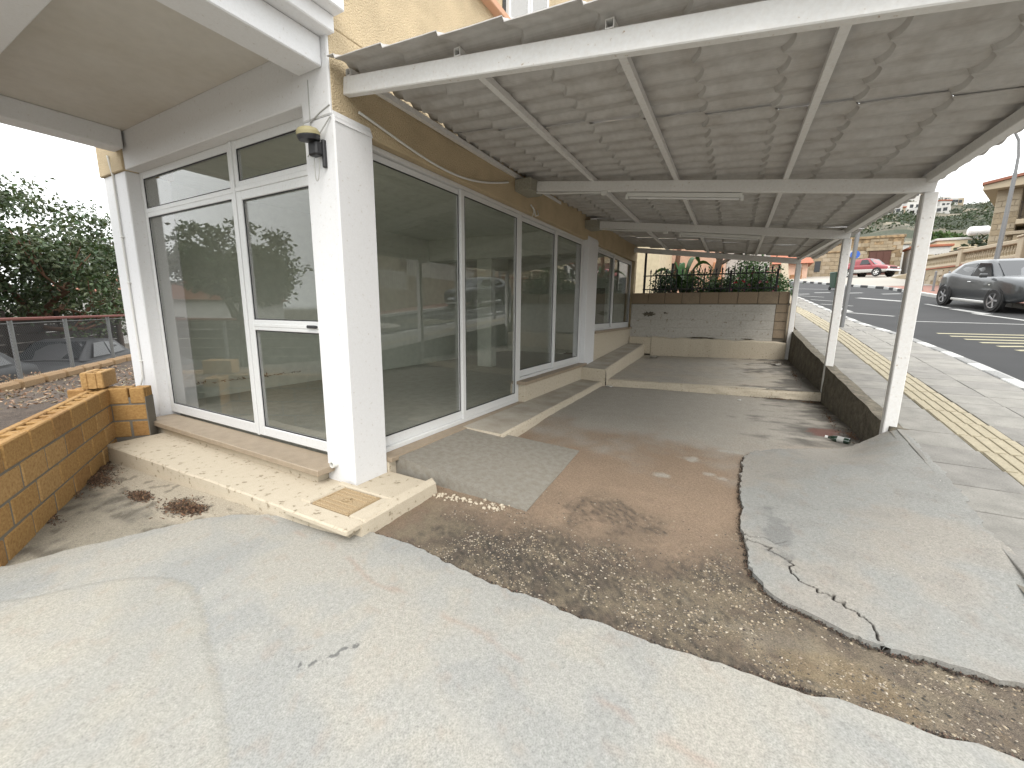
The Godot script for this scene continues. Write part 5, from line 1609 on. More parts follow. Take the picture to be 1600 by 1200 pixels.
# ------------------------------------------------------------------ end of the canopy: wall, railing, neighbours' garden
func build_end_wall() -> void:
	var t := thing("end_wall", "whitewashed end wall with tan tiles along its top, closing the canopy", "wall")
	box_part("core", t, M.mortar, Vector3(-2.86, 0.0, -12.42), Vector3(0.90, 1.855, -12.13), 0.004)
	var s := Shape.new()
	var n := 80
	for i in n:
		for j in 44:
			var f := func(a: int, b: int) -> Vector3:
				var x := lerpf(-2.86, 0.63, float(a) / n); var y := lerpf(0.5, 1.565, b / 44.0)
				return Vector3(x, y, -12.10 + nz.get_noise_2d(x * 130, y * 130) * 0.012 - 0.008 * smoothstep(0.02, 0.0, absf(fposmod(y + nz.get_noise_2d(x * 40, y * 9) * 0.03, 0.21) - 0.1)))
			s.oquad(f.call(i, j), f.call(i + 1, j), f.call(i + 1, j + 1), f.call(i, j + 1), Vector3(-1, 1, -20))
	obj("render", s, M.old_white, t)
	# tiles: coping course and the right-hand pier
	var x := -2.85
	var tm := {}
	while x < 0.86:
		var w := minf(0.44, 0.88 - x)
		s = Shape.new()
		s.box2(Vector3(x + 0.006, 1.585, -12.44), Vector3(x + w - 0.006, 1.875, -12.095 + rng.randf_range(-0.003, 0.003)), 0.005)
		obj("tile", s, M.tile if rng.randf() < 0.6 else M.tile_dark, t)
		x += 0.44
	for k in 4:
		s = Shape.new()
		s.box2(Vector3(0.635, 0.75 + k * 0.207, -12.40), Vector3(0.885, 0.946 + k * 0.207, -12.095 + rng.randf_range(-0.003, 0.003)), 0.005)
		obj("tile", s, M.tile, t)
	# patches where the render has come off
	for q in [[-2.36, 1.30, 0.22, 0.075], [-1.93, 1.335, 0.06, 0.03], [-0.95, 0.69, 0.5, 0.03], [0.1, 0.70, 0.2, 0.02], [-2.1, 0.62, 0.1, 0.05]]:
		s = Shape.new()
		var pp := []
		for k in 26:
			var an := TAU * k / 26.0
			var rr := 0.75 + 0.5 * nz2.get_noise_2d(k * 170 + q[0] * 900, q[1] * 900)
			pp.append(Vector3(q[0] + cos(an) * q[2] * rr, q[1] + sin(an) * q[3] * rr, -12.086))
		for k in 26:
			s.oquad(pp[k], pp[(k + 1) % 26], Vector3(q[0], q[1], -12.091), Vector3(q[0], q[1], -12.091), Vector3(q[0], q[1], -13))
		obj("bare_patch", s, M.damp, t)
	# protruding plinth with a broken top
	s = Shape.new()
	for i in 70:
		var fx := func(a: int) -> float: return lerpf(-2.22, 0.93, a / 70.0)
		var p := func(a: int) -> Array:
			var xx: float = fx.call(a)
			var yt := 0.66 + nz2.get_noise_2d(xx * 160, 4) * 0.03
			return [Vector3(xx, 0.1, -11.93 + nz.get_noise_2d(xx * 150, 2) * 0.015), Vector3(xx, 0.40, -11.94 + nz.get_noise_2d(xx * 200, 40) * 0.02), Vector3(xx, yt - 0.02, -11.945 + nz2.get_noise_2d(xx * 200, 60) * 0.012), Vector3(xx, yt, -11.965), Vector3(xx, yt + 0.01, -12.12)]
		var a: Array = p.call(i); var b: Array = p.call(i + 1)
		for k in 4:
			s.oquad(a[k], b[k], b[k + 1], a[k + 1], Vector3(-1, 0.0, -14))
	s.oquad(Vector3(0.93, 0.1, -11.93), Vector3(0.93, 0.66, -11.95), Vector3(0.93, 0.66, -12.12), Vector3(0.93, 0.1, -12.12), Vector3(0, 0.3, -12))
	obj("plinth", s, M.oldpaint, t)

	# iron railing on the wall
	t = thing("iron_railing", "black iron railing with spear tips on top of the end wall", "railing", Vector3(0, 1.875, -12.28))
	for y in [0.09, 0.46]:
		s = Shape.new()
		s.box2(Vector3(-2.62, y, -0.008), Vector3(0.62, y + 0.03, 0.008), 0.002)
		obj("rail", s, M.iron, t)
	var bar := Shape.new()
	bar.tube([Vector3(0, 0, 0), Vector3(0, 0.53, 0)], 0.012, 0.012, 6)
	bar.lathe([Vector2(0.012, 0.52), Vector2(0.024, 0.545), Vector2(0.014, 0.56), Vector2(0.026, 0.59), Vector2(0.0, 0.665)], Vector3.ZERO, Basis.IDENTITY, 6)
	var bm := bar.mesh(M.iron)
	for k in 23:
		inst("bar", bm, Transform3D(Basis.IDENTITY, Vector3(-2.42 + k * 0.138, 0, 0)), t)
	for q in [[-2.58, 1.1, 0.055], [-0.42, 0.56, 0.05], [0.60, 0.56, 0.05]]:
		s = Shape.new()
		s.box2(Vector3(q[0] - q[2] * 0.5, 0, -q[2] * 0.5), Vector3(q[0] + q[2] * 0.5, q[1], q[2] * 0.5), 0.004)
		obj("post", s, M.iron, t)

	# raised garden behind
	s = Shape.new()
	s.box2(Vector3(-7.1, -0.5, -17.5), Vector3(0.98, 1.62, -12.75), 0.02)
	struct("garden_bed", s, M.soil, "raised garden bed behind the iron railing", "soil")
	s = Shape.new()
	for i in 20:
		var f := func(a: int, dy: float, dx: float) -> Vector3:
			var u := a / 20.0
			return Vector3(1.02 - u * 0.1 + dx, 1.55 + 1.35 * u * u + dy, -12.6 - 3.0 * u)
		s.hexa([Vector3(f.call(i, 0, -0.1).x, 0.3, f.call(i, 0, 0).z), Vector3(f.call(i, 0, 0.08).x, 0.3, f.call(i, 0, 0).z), Vector3(f.call(i + 1, 0, 0.08).x, 0.3, f.call(i + 1, 0, 0).z), Vector3(f.call(i + 1, 0, -0.1).x, 0.3, f.call(i + 1, 0, 0).z), f.call(i, 0, -0.1), f.call(i, 0, 0.08), f.call(i + 1, 0, 0.08), f.call(i + 1, 0, -0.1)])
	tag(obj("wing_wall", s, M.limestone_pale), "pale wing wall sweeping up behind the farthest canopy post", "wall")

	# plants: broad-leaved banana clump
	t = thing("banana_plant", "banana plant with broad dark green leaves behind the iron railing", "plant", Vector3(-1.75, 1.62, -13.3))
	s = Shape.new()
	s.tube([Vector3(-0.15, -0.1, 0), Vector3(-0.17, 0.7, 0.02), Vector3(-0.10, 1.7, 0.05)], 0.09, 0.06, 10)
	s.tube([Vector3(0.2, -0.1, 0.1), Vector3(0.23, 0.4, 0.1), Vector3(0.3, 0.9, 0.1)], 0.07, 0.05, 10)
	obj("stem", s, M.bark_red, t)
	for q in [[-0.5, 0.35, 0.2, 1.0], [0.35, 0.3, 0.3, 1.2], [0.75, 0.35, 0.15, 1.0], [-0.2, 0.9, -0.1, 1.5], [0.5, 1.1, -0.2, 1.5], [-0.9, 0.7, 0.0, 1.2], [0.1, 0.5, 0.4, 0.9], [0.9, 0.9, 0.0, 1.3], [-0.65, 0.05, 0.35, 0.8]]:
		s = Shape.new()
		s.colored = true
		s.col = leaf_col(Color(0.035, 0.085, 0.03), 0.3)
		var a := Vector3(0.05, q[1] * 0.4, 0.05); var out := Vector3(q[0], q[1] + 0.55, q[2])
		var prev := []
		for k in 11:
			var u := k / 10.0
			var p := a.lerp(out, u) + Vector3(0, 0.5 * sin(u * PI) * q[3] * 0.5 - 0.45 * u * u * q[3], 0)
			var side := (out - a).cross(Vector3.UP).normalized()
			var w := 0.20 * sin(clampf(u * 1.05, 0, 1) * PI) + 0.012
			var cur := [p - side * w + Vector3(0, w * 0.35, 0), p, p + side * w + Vector3(0, w * 0.35, 0)]
			if k > 0:
				s.quad(prev[0], prev[1], cur[1], cur[0]); s.quad(prev[1], prev[2], cur[2], cur[1])
			prev = cur
		obj("leaf", s, M.leaf, t)
	# leaning grey trunk
	t = tree("garden_tree", "leaning grey garden tree trunk with thin leaves behind the railing", Vector3(-0.95, 1.55, -13.6), 1.5, 0.13, Vector3(0.5, 2.6, -0.2), Vector3(1.0, 0.8, 0.8), 60, 40, 0.12, Color(0.05, 0.075, 0.03), M.bark, "", 1)
	# flowering shrubs
	var i := 0
	for q in [[-0.35, -13.0, 0.42, 0.50, "flowering shrub with pink blooms in the middle of the railing"], [0.25, -13.05, 0.42, 0.62, "leafy flowering shrub just left of the railing's right post"], [-0.75, -12.95, 0.25, 0.34, "low green shrub at the foot of the leaning trunk"], [-2.15, -12.95, 0.24, 0.55, "dark upright shrub by the tall iron post"], [0.62, -13.6, 0.3, 0.45, "thin shrub behind the right end of the railing"], [-1.25, -13.1, 0.4, 0.6, "dense green shrub between the banana plant and the leaning trunk"], [-0.05, -13.7, 0.5, 0.85, "tall dark shrub behind the pink blooms"]]:
		t = thing("shrub", q[4], "shrub", Vector3(q[0], 1.6, q[1]), 0.0, "shrubs behind the iron railing")
		s = Shape.new()
		var tips := []
		for k in 5:
			limb(s, Vector3.ZERO, (Vector3.UP + rdir() * 0.6).normalized(), q[3] * 0.7, 0.015, 1, tips)
		obj("stem", s, M.bark, t)
		s = Shape.new()
		var ce := []
		for k in 46:
			var d := rdir() * pow(rng.randf(), 0.4)
			ce.append(Vector3(d.x * q[2] * 1.15, q[3] * 0.8 + d.y * q[3] * 0.8, d.z * q[2]))
		clumps(s, ce, 34, Vector3.ONE * 0.2, 0.075, Color(0.04, 0.085, 0.025) if i != 3 else Color(0.02, 0.05, 0.02))
		obj("foliage", s, M.leaf, t)
		if i < 2:
			for k in 9:
				s = Shape.new()
				var d := rdir(); d.z = absf(d.z)
				var at := Vector3(d.x * q[2], q[3] * 0.8 + d.y * q[3] * 0.6, d.z * q[2])
				for p in 6:
					var pd := (rdir() + Vector3(0, 0.3, 0.6)).normalized()
					s.leaf(at, pd, pd.cross(rdir()).normalized(), 0.06, 0.05)
				obj("flower", s, M.petal_red if k % 3 == 0 else M.petal_pink, t)
		i += 1
	# neighbours
	t = thing("cream_house", "cream rendered house wall behind the tall iron post", "house", Vector3(-3.9, 0.8, -18.5))
	box_part("wall", t, M.cream_wall, Vector3(-3.0, 0, -2), Vector3(0.75, 6.0, 1.0), 0.02)
	box_part("window", t, M.dark_glass, Vector3(-2.4, 1.6, 1.0), Vector3(-1.2, 2.8, 1.03), 0.01)
	box_part("roof", t, M.rooftile, Vector3(-3.3, 6.0, -2.3), Vector3(1.05, 6.25, 1.3), 0.02)
	t = thing("peach_house", "peach coloured house with an orange porch behind the garden", "house", Vector3(-2.2, 1.2, -22.0))
	box_part("wall", t, M.peach_wall, Vector3(-2.0, 0, -4), Vector3(1.1, 5.5, 1.0), 0.02)
	box_part("porch", t, M.orange_wall, Vector3(0.75, 0, 1.001), Vector3(1.15, 2.35, 1.3), 0.02)
	box_part("window", t, M.dark_glass, Vector3(-1.5, 1.2, 1.0), Vector3(-0.6, 2.4, 1.03), 0.01)
	box_part("roof", t, M.rooftile, Vector3(-2.3, 5.5, -4.3), Vector3(1.4, 5.8, 1.3), 0.02)
	t = thing("white_house", "small white house with a pale door behind the flowering shrubs", "house", Vector3(-1.5, 1.4, -25.5))
	box_part("wall", t, M.white_wall, Vector3(0.4, 0, -3), Vector3(2.3, 5.4, 1.0), 0.02)
	box_part("door", t, M.galv, Vector3(1.0, 0, 1.0), Vector3(1.6, 2.0, 1.04), 0.01)
	box_part("window", t, M.dark_glass, Vector3(1.75, 0.9, 1.0), Vector3(2.15, 1.9, 1.03), 0.01)
	box_part("roof", t, M.terracotta, Vector3(0.2, 5.4, -3.2), Vector3(2.5, 5.6, 1.3), 0.02)

# ------------------------------------------------------------------ across and up the street
func opening(parent: Node, a: Vector3, b: Vector3, m: Material, called: String) -> MeshInstance3D:
	return box_part(called, parent, m, a, b, 0.01)

func stone_courses(parent: Node, a: Vector3, b: Vector3, h: float, l: float, m: Array) -> void:
	# dressed blocks on a face looking towards +z, from a (lower left) to b (upper right)
	var rows := int((b.y - a.y) / h)
	for r in rows:
		var x := a.x - (l * 0.5 if r % 2 else 0.0)
		while x < b.x - 0.02:
			var x0 := maxf(x, a.x); var x1 := minf(x + l, b.x)
			if x1 - x0 > 0.08:
				var s := Shape.new()
				s.box2(Vector3(x0 + 0.01, a.y + r * h + 0.01, a.z - 0.05), Vector3(x1 - 0.01, a.y + (r + 1) * h - 0.01, a.z + 0.02 + rng.randf() * 0.02), 0.012)
				obj("stone", s, m[rng.randi() % m.size()], parent)
			x += l

func build_far() -> void:
	var s: Shape
	# balustrade wall along the far sidewalk
	var t := thing("balustrade_wall", "cream stone wall with a turned balustrade rising beside the far sidewalk", "wall")
	var top := func(z: float) -> float: return lerpf(4.97, 4.45, clampf((z + 36.5) / 11.0, 0.0, 1.0))
	s = Shape.new()
	s.hexa([Vector3(9.5, 1.8, -25.2), Vector3(9.9, 1.8, -25.2), Vector3(9.9, 2.8, -36.5), Vector3(9.5, 2.8, -36.5), Vector3(9.5, top.call(-25.2) - 0.84, -25.2), Vector3(9.9, top.call(-25.2) - 0.84, -25.2), Vector3(9.9, top.call(-36.5) - 0.84, -36.5), Vector3(9.5, top.call(-36.5) - 0.84, -36.5)])
	obj("wall", s, M.limestone, t)
	for q in [[0.80, 0.10, "base_course", "terracotta"], [0.10, 0.16, "coping", "balustrade"], [0.70, 0.12, "base_rail", "balustrade"]]:
		s = Shape.new()
		s.bar(Vector3(9.66, top.call(-25.2) - q[0], -25.2), Vector3(9.66, top.call(-36.5) - q[0], -36.5), 0.40 if q[2] != "base_course" else 0.46, q[1] if q[2] != "base_course" else 0.06, 0.02)
		obj(q[2], s, M[q[3]], t)
	var bal := Shape.new()
	bal.lathe([Vector2(0.06, 0.0), Vector2(0.06, 0.04), Vector2(0.035, 0.08), Vector2(0.07, 0.2), Vector2(0.06, 0.28), Vector2(0.03, 0.40), Vector2(0.035, 0.44), Vector2(0.055, 0.47), Vector2(0.055, 0.5)], Vector3.ZERO, Basis.IDENTITY, 8)
	var balm := bal.mesh(M.balustrade)
	for k in 46:
		var z := -25.6 - k * 0.235
		if absf(z + 30.8) < 0.25: continue
		inst("baluster", balm, Transform3D(Basis.IDENTITY, Vector3(9.66, top.call(z) - 0.64, z)), t)
	for z in [-25.2, -30.8, -36.5]:
		s = Shape.new()
		s.bb(Vector3(9.66, top.call(z) - 0.40, z), Vector3(0.48, 0.90, 0.42), 0.02)
		s.bb(Vector3(9.66, top.call(z) + 0.08, z), Vector3(0.58, 0.08, 0.52), 0.02)
		obj("pier", s, M.balustrade, t)
	# courses of facing stone on the street face
	for r in 6:
		for k in 14:
			var z0 := -25.5 - k * 0.8 - (0.4 if r % 2 else 0.0)
			var y0 := 2.25 + 0.08 * k + r * 0.3
			if y0 + 0.3 > top.call(z0) - 0.88 or y0 < grade(z0) - 0.2: continue
			s = Shape.new()
			s.box2(Vector3(9.46 - rng.randf() * 0.015, y0 + 0.012, z0 - 0.79), Vector3(9.52, y0 + 0.29, z0), 0.012)
			obj("stone", s, [M.limestone, M.limestone_pale, M.limestone_warm][rng.randi() % 3], t)
	# gate pier at the near end
	t = thing("gate_pier", "tall stone gate pier at the near end of the balustrade wall", "pier", Vector3(9.9, 2.1, -24.2))
	for k in 9:
		s = Shape.new()
		s.bb(Vector3(0, 0.15 + k * 0.3, 0), Vector3(0.9, 0.285, 0.8), 0.015)
		obj("stone", s, M.limestone if k % 2 else M.limestone_pale, t)
	s = Shape.new()
	s.bb(Vector3(0, 2.76, 0), Vector3(1.05, 0.1, 0.95), 0.02)
	obj("cap", s, M.balustrade, t)

	# house with balcony at the top right
	t = thing("stone_house", "pale stone two-storey house with a corner balcony behind the balustrade", "house", Vector3(11.45, 1.5, -34.0), -0.42)
	box_part("wall", t, M.limestone_pale, Vector3(0, 0, -8), Vector3(0.9, 6.6, 0), 0.02)
	box_part("wall", t, M.limestone_pale, Vector3(0.9, 0, -8), Vector3(9.0, 6.6, -1.3), 0.02)
	box_part("lower_wall", t, M.limestone, Vector3(0.9, 0, -1.3), Vector3(9.0, 4.15, 0.3), 0.02)
	stone_courses(t, Vector3(0.02, 3.0, 0), Vector3(0.88, 6.5, 0), 0.3, 0.46, [M.limestone_pale, M.limestone])
	box_part("balcony_slab", t, M.balustrade, Vector3(0.9, 4.65, -1.3), Vector3(9.0, 4.9, 0.5), 0.02)
	box_part("balcony_beam", t, M.limestone_pale, Vector3(0.6, 4.151, -1.3), Vector3(9.0, 4.33, 0.38), 0.02)
	opening(t, Vector3(1.1, 4.91, -1.3), Vector3(3.2, 6.5, -1.26), M.dark_glass, "balcony_window")
	box_part("pillar", t, M.limestone_pale, Vector3(3.4, 4.91, -0.2), Vector3(3.75, 6.6, 0.2), 0.02)
	for k in 16:
		s = Shape.new()
		s.box2(Vector3(1.0 + k * 0.16, 4.92, 0.36), Vector3(1.03 + k * 0.16, 5.75, 0.39), 0.004)
		obj("railing_bar", s, M.slat_dark, t)
	box_part("railing", t, M.slat_dark, Vector3(0.95, 5.75, 0.34), Vector3(3.6, 5.82, 0.41), 0.006)
	s = Shape.new()
	s.hexa([Vector3(-0.5, 6.6, -8.5), Vector3(9.5, 6.6, -8.5), Vector3(9.5, 6.6, 0.7), Vector3(-0.5, 6.6, 0.7), Vector3(-0.5, 6.85, -8.5), Vector3(9.5, 8.2, -8.5), Vector3(9.5, 8.2, 0.7), Vector3(-0.5, 6.85, 0.7)])
	obj("roof", s, M.balustrade, t)
	s = Shape.new()
	s.hexa([Vector3(-0.55, 6.86, -8.6), Vector3(9.6, 8.21, -8.6), Vector3(9.6, 8.21, 0.8), Vector3(-0.55, 6.86, 0.8), Vector3(-0.55, 7.0, -8.6), Vector3(9.6, 8.36, -8.6), Vector3(9.6, 8.36, 0.8), Vector3(-0.55, 7.0, 0.8)])
	obj("roof_tiles", s, M.rooftile, t)
	opening(t, Vector3(2.2, 2.4, 0.3), Vector3(3.3, 3.6, 0.34), M.dark_glass, "window")

	# stone house with the brown garage door
	t = thing("garage_house", "warm stone building with a large brown garage door behind the red car", "house", Vector3(8.4, 4.9, -56.0))
	box_part("wall", t, M.limestone_warm, Vector3(0, -0.5, -6), Vector3(4.6, 4.0, 0), 0.02)
	box_part("parapet", t, M.limestone_warm, Vector3(-0.1, 4.0, -6.1), Vector3(4.7, 4.25, 0.1), 0.02)
	stone_courses(t, Vector3(0.05, 0.2, 0), Vector3(2.0, 4.0, 0), 0.38, 0.62, [M.limestone_warm, M.limestone, M.limestone_pale])
	stone_courses(t, Vector3(3.8, 0.2, 0), Vector3(4.6, 4.0, 0), 0.38, 0.62, [M.limestone_warm, M.limestone, M.limestone_pale])
	stone_courses(t, Vector3(2.0, 3.1, 0), Vector3(3.8, 4.0, 0), 0.3, 0.7, [M.limestone_warm, M.limestone])
	box_part("lintel", t, M.limestone, Vector3(1.75, 2.8, 0.03), Vector3(4.0, 3.08, 0.14), 0.02)
	var door := opening(t, Vector3(2.05, 0.0, 0.0), Vector3(3.75, 2.79, 0.07), M.brown_door, "garage_door")
	for k in 3:
		box_part("panel", door, M.brown_door, Vector3(2.10 + k * 0.55, 0.15, 0.07), Vector3(2.58 + k * 0.55, 2.65, 0.10), 0.015)
	opening(t, Vector3(0.9, 0.0, 0.04), Vector3(1.5, 1.7, 0.07), M.brown_door, "side_door")
	box_part("meter_box", t, M.white_wall, Vector3(0.35, 2.3, 0.05), Vector3(0.95, 2.9, 0.3), 0.02)
	t = thing("stone_cottage", "long stone house with plain walls left of the garage at the bend", "house", Vector3(5.4, 4.6, -55.0))
	s = Shape.new()
	s.hexa([Vector3(0, -0.5, -6), Vector3(3.0, -0.5, -6), Vector3(3.0, -0.5, 0), Vector3(0, -0.5, 0), Vector3(0, 2.9, -6), Vector3(3.0, 3.9, -6), Vector3(3.0, 3.9, 0), Vector3(0, 2.9, 0)])
	obj("wall", s, M.limestone, t)
	stone_courses(t, Vector3(0.05, 0.1, 0), Vector3(2.95, 2.9, 0), 0.4, 0.7, [M.limestone_pale, M.limestone, M.limestone])
	box_part("coping", t, M.limestone_warm, Vector3(-0.1, 3.0, -0.1), Vector3(3.05, 3.12, 0.12), 0.02)
	opening(t, Vector3(0.5, 1.1, 0.03), Vector3(1.0, 2.2, 0.07), M.dark_glass, "window")
	t = thing("tiled_cottage", "low pink-walled cottage with a terracotta roof at the end of the bend", "house", Vector3(1.6, 4.3, -50.5))
	box_part("wall", t, M.peach_wall, Vector3(-1.5, -0.5, -4), Vector3(3.3, 1.9, 0), 0.02)
	s = Shape.new()
	s.hexa([Vector3(-1.8, 1.9, -4.3), Vector3(3.7, 1.9, -4.3), Vector3(3.7, 1.9, 0.5), Vector3(-1.8, 1.9, 0.5), Vector3(-1.5, 3.3, -3.2), Vector3(3.3, 3.3, -3.2), Vector3(3.3, 3.3, -1.8), Vector3(-1.5, 3.3, -1.8)])
	obj("roof", s, M.terracotta, t)
	opening(t, Vector3(2.3, -0.2, 0.0), Vector3(2.85, 1.5, 0.05), M.wood_door, "door")
	t = thing("garden_bench", "small wooden bench before the tiled cottage", "bench", Vector3(3.9, 4.22, -49.2))
	box_part("seat", t, M.wood_door, Vector3(-0.5, 0.4, -0.2), Vector3(0.5, 0.46, 0.2), 0.01)
	box_part("backrest", t, M.wood_door, Vector3(-0.5, 0.55, -0.22), Vector3(0.5, 0.85, -0.18), 0.01)
	for xx in [-0.42, 0.42]:
		box_part("leg", t, M.wood_door, Vector3(xx - 0.03, -0.05, -0.22), Vector3(xx + 0.03, 0.55, 0.18), 0.005)

	# houses between the bend and the hill
	for q in [
		["white_annex", "long white flat-roofed annex with a terracotta ledge above the balustrade", 13.6, 4.5, -55.0, 2.6, 3.0, 3.2, M.white_wall, M.terracotta],
		["plaster_house", "plain cream house behind the dry palm, carrying a white solar tank", 16.0, 4.5, -58.0, 6.5, 4.0, 4.1, M.cream_wall, M.white_wall],
		["flat_roof_house", "pale flat-roofed house above the white annex", 13.2, 5.5, -70.0, 3.6, 4.0, 4.4, M.white_wall, M.limestone_pale]]:
		t = thing(q[0], q[1], "house", Vector3(q[2], q[3], q[4]))
		box_part("wall", t, q[8], Vector3(0, -1, -q[6]), Vector3(q[5], q[7], 0), 0.03)
		box_part("roof", t, q[9], Vector3(-0.15, q[7], -q[6] - 0.15), Vector3(q[5] + 0.15, q[7] + 0.22, 0.15), 0.03)
		for k in 2:
			opening(t, Vector3(q[5] * (0.2 + 0.4 * k), q[7] - 1.7, 0.0), Vector3(q[5] * (0.2 + 0.4 * k) + 0.6, q[7] - 0.7, 0.03), M.dark_glass, "window")
	# solar water tanks on a roof
	t = thing("solar_tank", "white rounded water tanks on the cream house roof", "water tank", Vector3(18.6, 8.85, -57.5))
	for xx in [0.0, 1.5]:
		s = Shape.new()
		s.lathe([Vector2(0.0, -0.75), Vector2(0.3, -0.72), Vector2(0.42, -0.6), Vector2(0.42, 0.6), Vector2(0.3, 0.72), Vector2(0.0, 0.75)], Vector3(xx, 0.42, 0), Basis(Vector3.BACK, PI / 2), 16)
		obj("tank", s, M.tank_white, t)
	# picket fence and dry palm on the annex terrace
	t = thing("dark_picket_fence", "dark picket fence on top of the balustrade terrace", "fence", Vector3(11.8, 4.3, -44.0))
	for k in 15:
		s = Shape.new()
		s.box2(Vector3(k * 0.16, 0.2, -0.02), Vector3(k * 0.16 + 0.09, 1.55 + 0.02 * k, 0.02), 0.004)
		obj("picket", s, M.slat_dark, t)
	box_part("rail", t, M.slat_dark, Vector3(-0.05, 0.9, -0.05), Vector3(2.5, 1.0, -0.021), 0.004)
	s = Shape.new()
	s.box2(Vector3(10.4, 2.0, -47.0), Vector3(15.5, 4.45, -37.5), 0.05)
	struct("terrace_fill", s, M.limestone, "raised terrace behind the balustrade wall", "terrace")
	t = thing("yucca_plant", "dark spiky yucca with bare curved stems above the balustrade", "plant", Vector3(13.7, 4.4, -43.0))
	s = Shape.new()
	for q in [[-1.6, 1.35, 0.3], [-1.1, 1.6, 0.0], [-0.5, 1.7, 0.2], [0.4, 1.6, 0.0], [-1.9, 0.9, 0.1], [0.9, 1.2, 0.1]]:
		s.tube([Vector3(0, -0.1, 0), Vector3(q[0] * 0.25, q[1] * 0.7, q[2]), Vector3(q[0] * 0.65, q[1] * 1.0, q[2]), Vector3(q[0], q[1] * 0.95, q[2])], 0.07, 0.04, 6)
	obj("stem", s, M.bark, t)
	s = Shape.new()
	clumps(s, [Vector3(0.1, 1.1, 0), Vector3(0.4, 1.5, 0), Vector3(0.2, 1.9, 0), Vector3(0.7, 1.2, 0.1), Vector3(0.0, 0.7, 0.2), Vector3(1.2, 1.2, 0.0)], 60, Vector3.ONE * 0.5, 0.45, Color(0.045, 0.06, 0.035), 0.0)
	obj("foliage", s, M.leaf, t)
	# green trees on the slope
	var labs := ["round green tree beside the solar tanks", "green tree in the middle of the row below the hill", "green tree at the left end of the row below the hill", "taller green tree at the back of the row below the hill"]
	var k2 := 0
	for q in [[20.8, 6.0, -64.0, 1.7], [18.6, 6.0, -63.5, 1.6], [16.9, 6.0, -62.0, 1.4], [22.5, 6.3, -70.0, 2.2]]:
		tree("hillside_tree", labs[k2], Vector3(q[0], q[1] - 0.6, q[2]), 1.6, 0.16, Vector3(0, 3.2, 0), Vector3(q[3], 1.35, q[3]), 90, 40, 0.4, Color(0.05, 0.09, 0.022), M.bark, "trees below the hill", 1)
		k2 += 1

	# the hill
	var hy := func(x: float, z: float) -> float:
		var u := x * 300.0 / -z
		var ridge := 56.0 + 9.0 * exp(-pow((u - 60.0) / 17.0, 2)) + 4.0 * exp(-pow((u - 110.0) / 16.0, 2)) + 12.0 * smoothstep(40.0, -60.0, u) - 10.0 * smoothstep(130.0, 260.0, u)
		var k := clampf((-z - 75.0) / 225.0, 0.0, 1.0)
		return lerpf(6.5, ridge, pow(k, 1.15)) + nz.get_noise_2d(x * 1.2, z * 1.2) * 5.0 * smoothstep(0.05, 0.4, k) + nz2.get_noise_2d(x * 5.0, z * 5.0) * 1.2 * k
	s = Shape.new()
	s.colored = true
	var hc := func(x: float, z: float) -> Color:
		var a := nz.get_noise_2d(x * 3.0 + 40, z * 3.0); var b := nz2.get_noise_2d(x * 12.0, z * 12.0)
		var c := mixc(Color(0.115, 0.105, 0.07), Color(0.05, 0.062, 0.035), smoothstep(-0.3, 0.3, a + b * 0.6))
		return mixc(c, Color(0.27, 0.235, 0.17), smoothstep(0.25, 0.5, b - a * 0.5))
	var nx := 90; var nzn := 60
	for i in nx:
		for j in nzn:
			var f := func(a: int, b: int) -> Vector3:
				var z := -75.0 - 255.0 * b / nzn
				var x := lerpf(-0.45, 1.05, float(a) / nx) * -z
				return Vector3(x, hy.call(x, z), z)
			var A: Vector3 = f.call(i, j); var B: Vector3 = f.call(i + 1, j); var C: Vector3 = f.call(i + 1, j + 1); var D: Vector3 = f.call(i, j + 1)
			s.col = hc.call((A.x + C.x) * 0.5, (A.z + C.z) * 0.5)
			s.oquad(A, B, C, D, (A + C) * 0.5 + Vector3.DOWN * 50)
	struct("hill", s, M.hill, "scrubby green and brown hill behind the village", "hill")
	s = Shape.new()
	var ce := []
	for k in 2200:
		var z := -rng.randf_range(150, 300)
		var x := rng.randf_range(0.08, 0.40) * -z
		if nz.get_noise_2d(x * 3.0 + 40, z * 3.0) < -0.12: continue
		ce.append(Vector3(x, hy.call(x, z) + 0.3, z))
	clumps(s, ce, 10, Vector3(1.8, 0.8, 1.8), 0.9, Color(0.038, 0.055, 0.026), 0.0)
	tag(obj("hillside_scrub", s, M.leaf), "dark scrub and far trees covering the hill", "scrub", "", "stuff")
	# village houses on the hill
	for k in 46:
		var z := -rng.randf_range(210, 300)
		var u := rng.randf_range(0.12, 0.245) if k < 36 else rng.randf_range(0.24, 0.36)
		if k >= 36: z = -rng.randf_range(230, 300)
		var x := u * -z
		var w := rng.randf_range(3.0, 5.5); var h := rng.randf_range(1.6, 2.6)
		var white := rng.randf() < 0.6; var tiled := rng.randf() < 0.2
		var o := thing("village_house", "small %s house %s on the far hillside" % ["white" if white else "cream", "with a tiled roof" if tiled else "with a flat roof"], "house", Vector3(x, hy.call(x, z), z), rng.randf_range(-0.5, 0.5), "houses on the far hillside")
		box_part("wall", o, M.white_wall if white else M.limestone_pale, Vector3(-w * 0.5, -2.5, -3), Vector3(w * 0.5, h, 3), 0.05)
		for j in 2:
			box_part("window", o, M.dark_glass, Vector3(-w * 0.3 + j * w * 0.4, h - 2.2, 3.0), Vector3(-w * 0.3 + j * w * 0.4 + 1.2, h - 0.9, 3.06), 0.02)
		if tiled:
			box_part("roof", o, M.terracotta, Vector3(-w * 0.55, h, -3.3), Vector3(w * 0.55, h + 0.5, 3.3), 0.1)

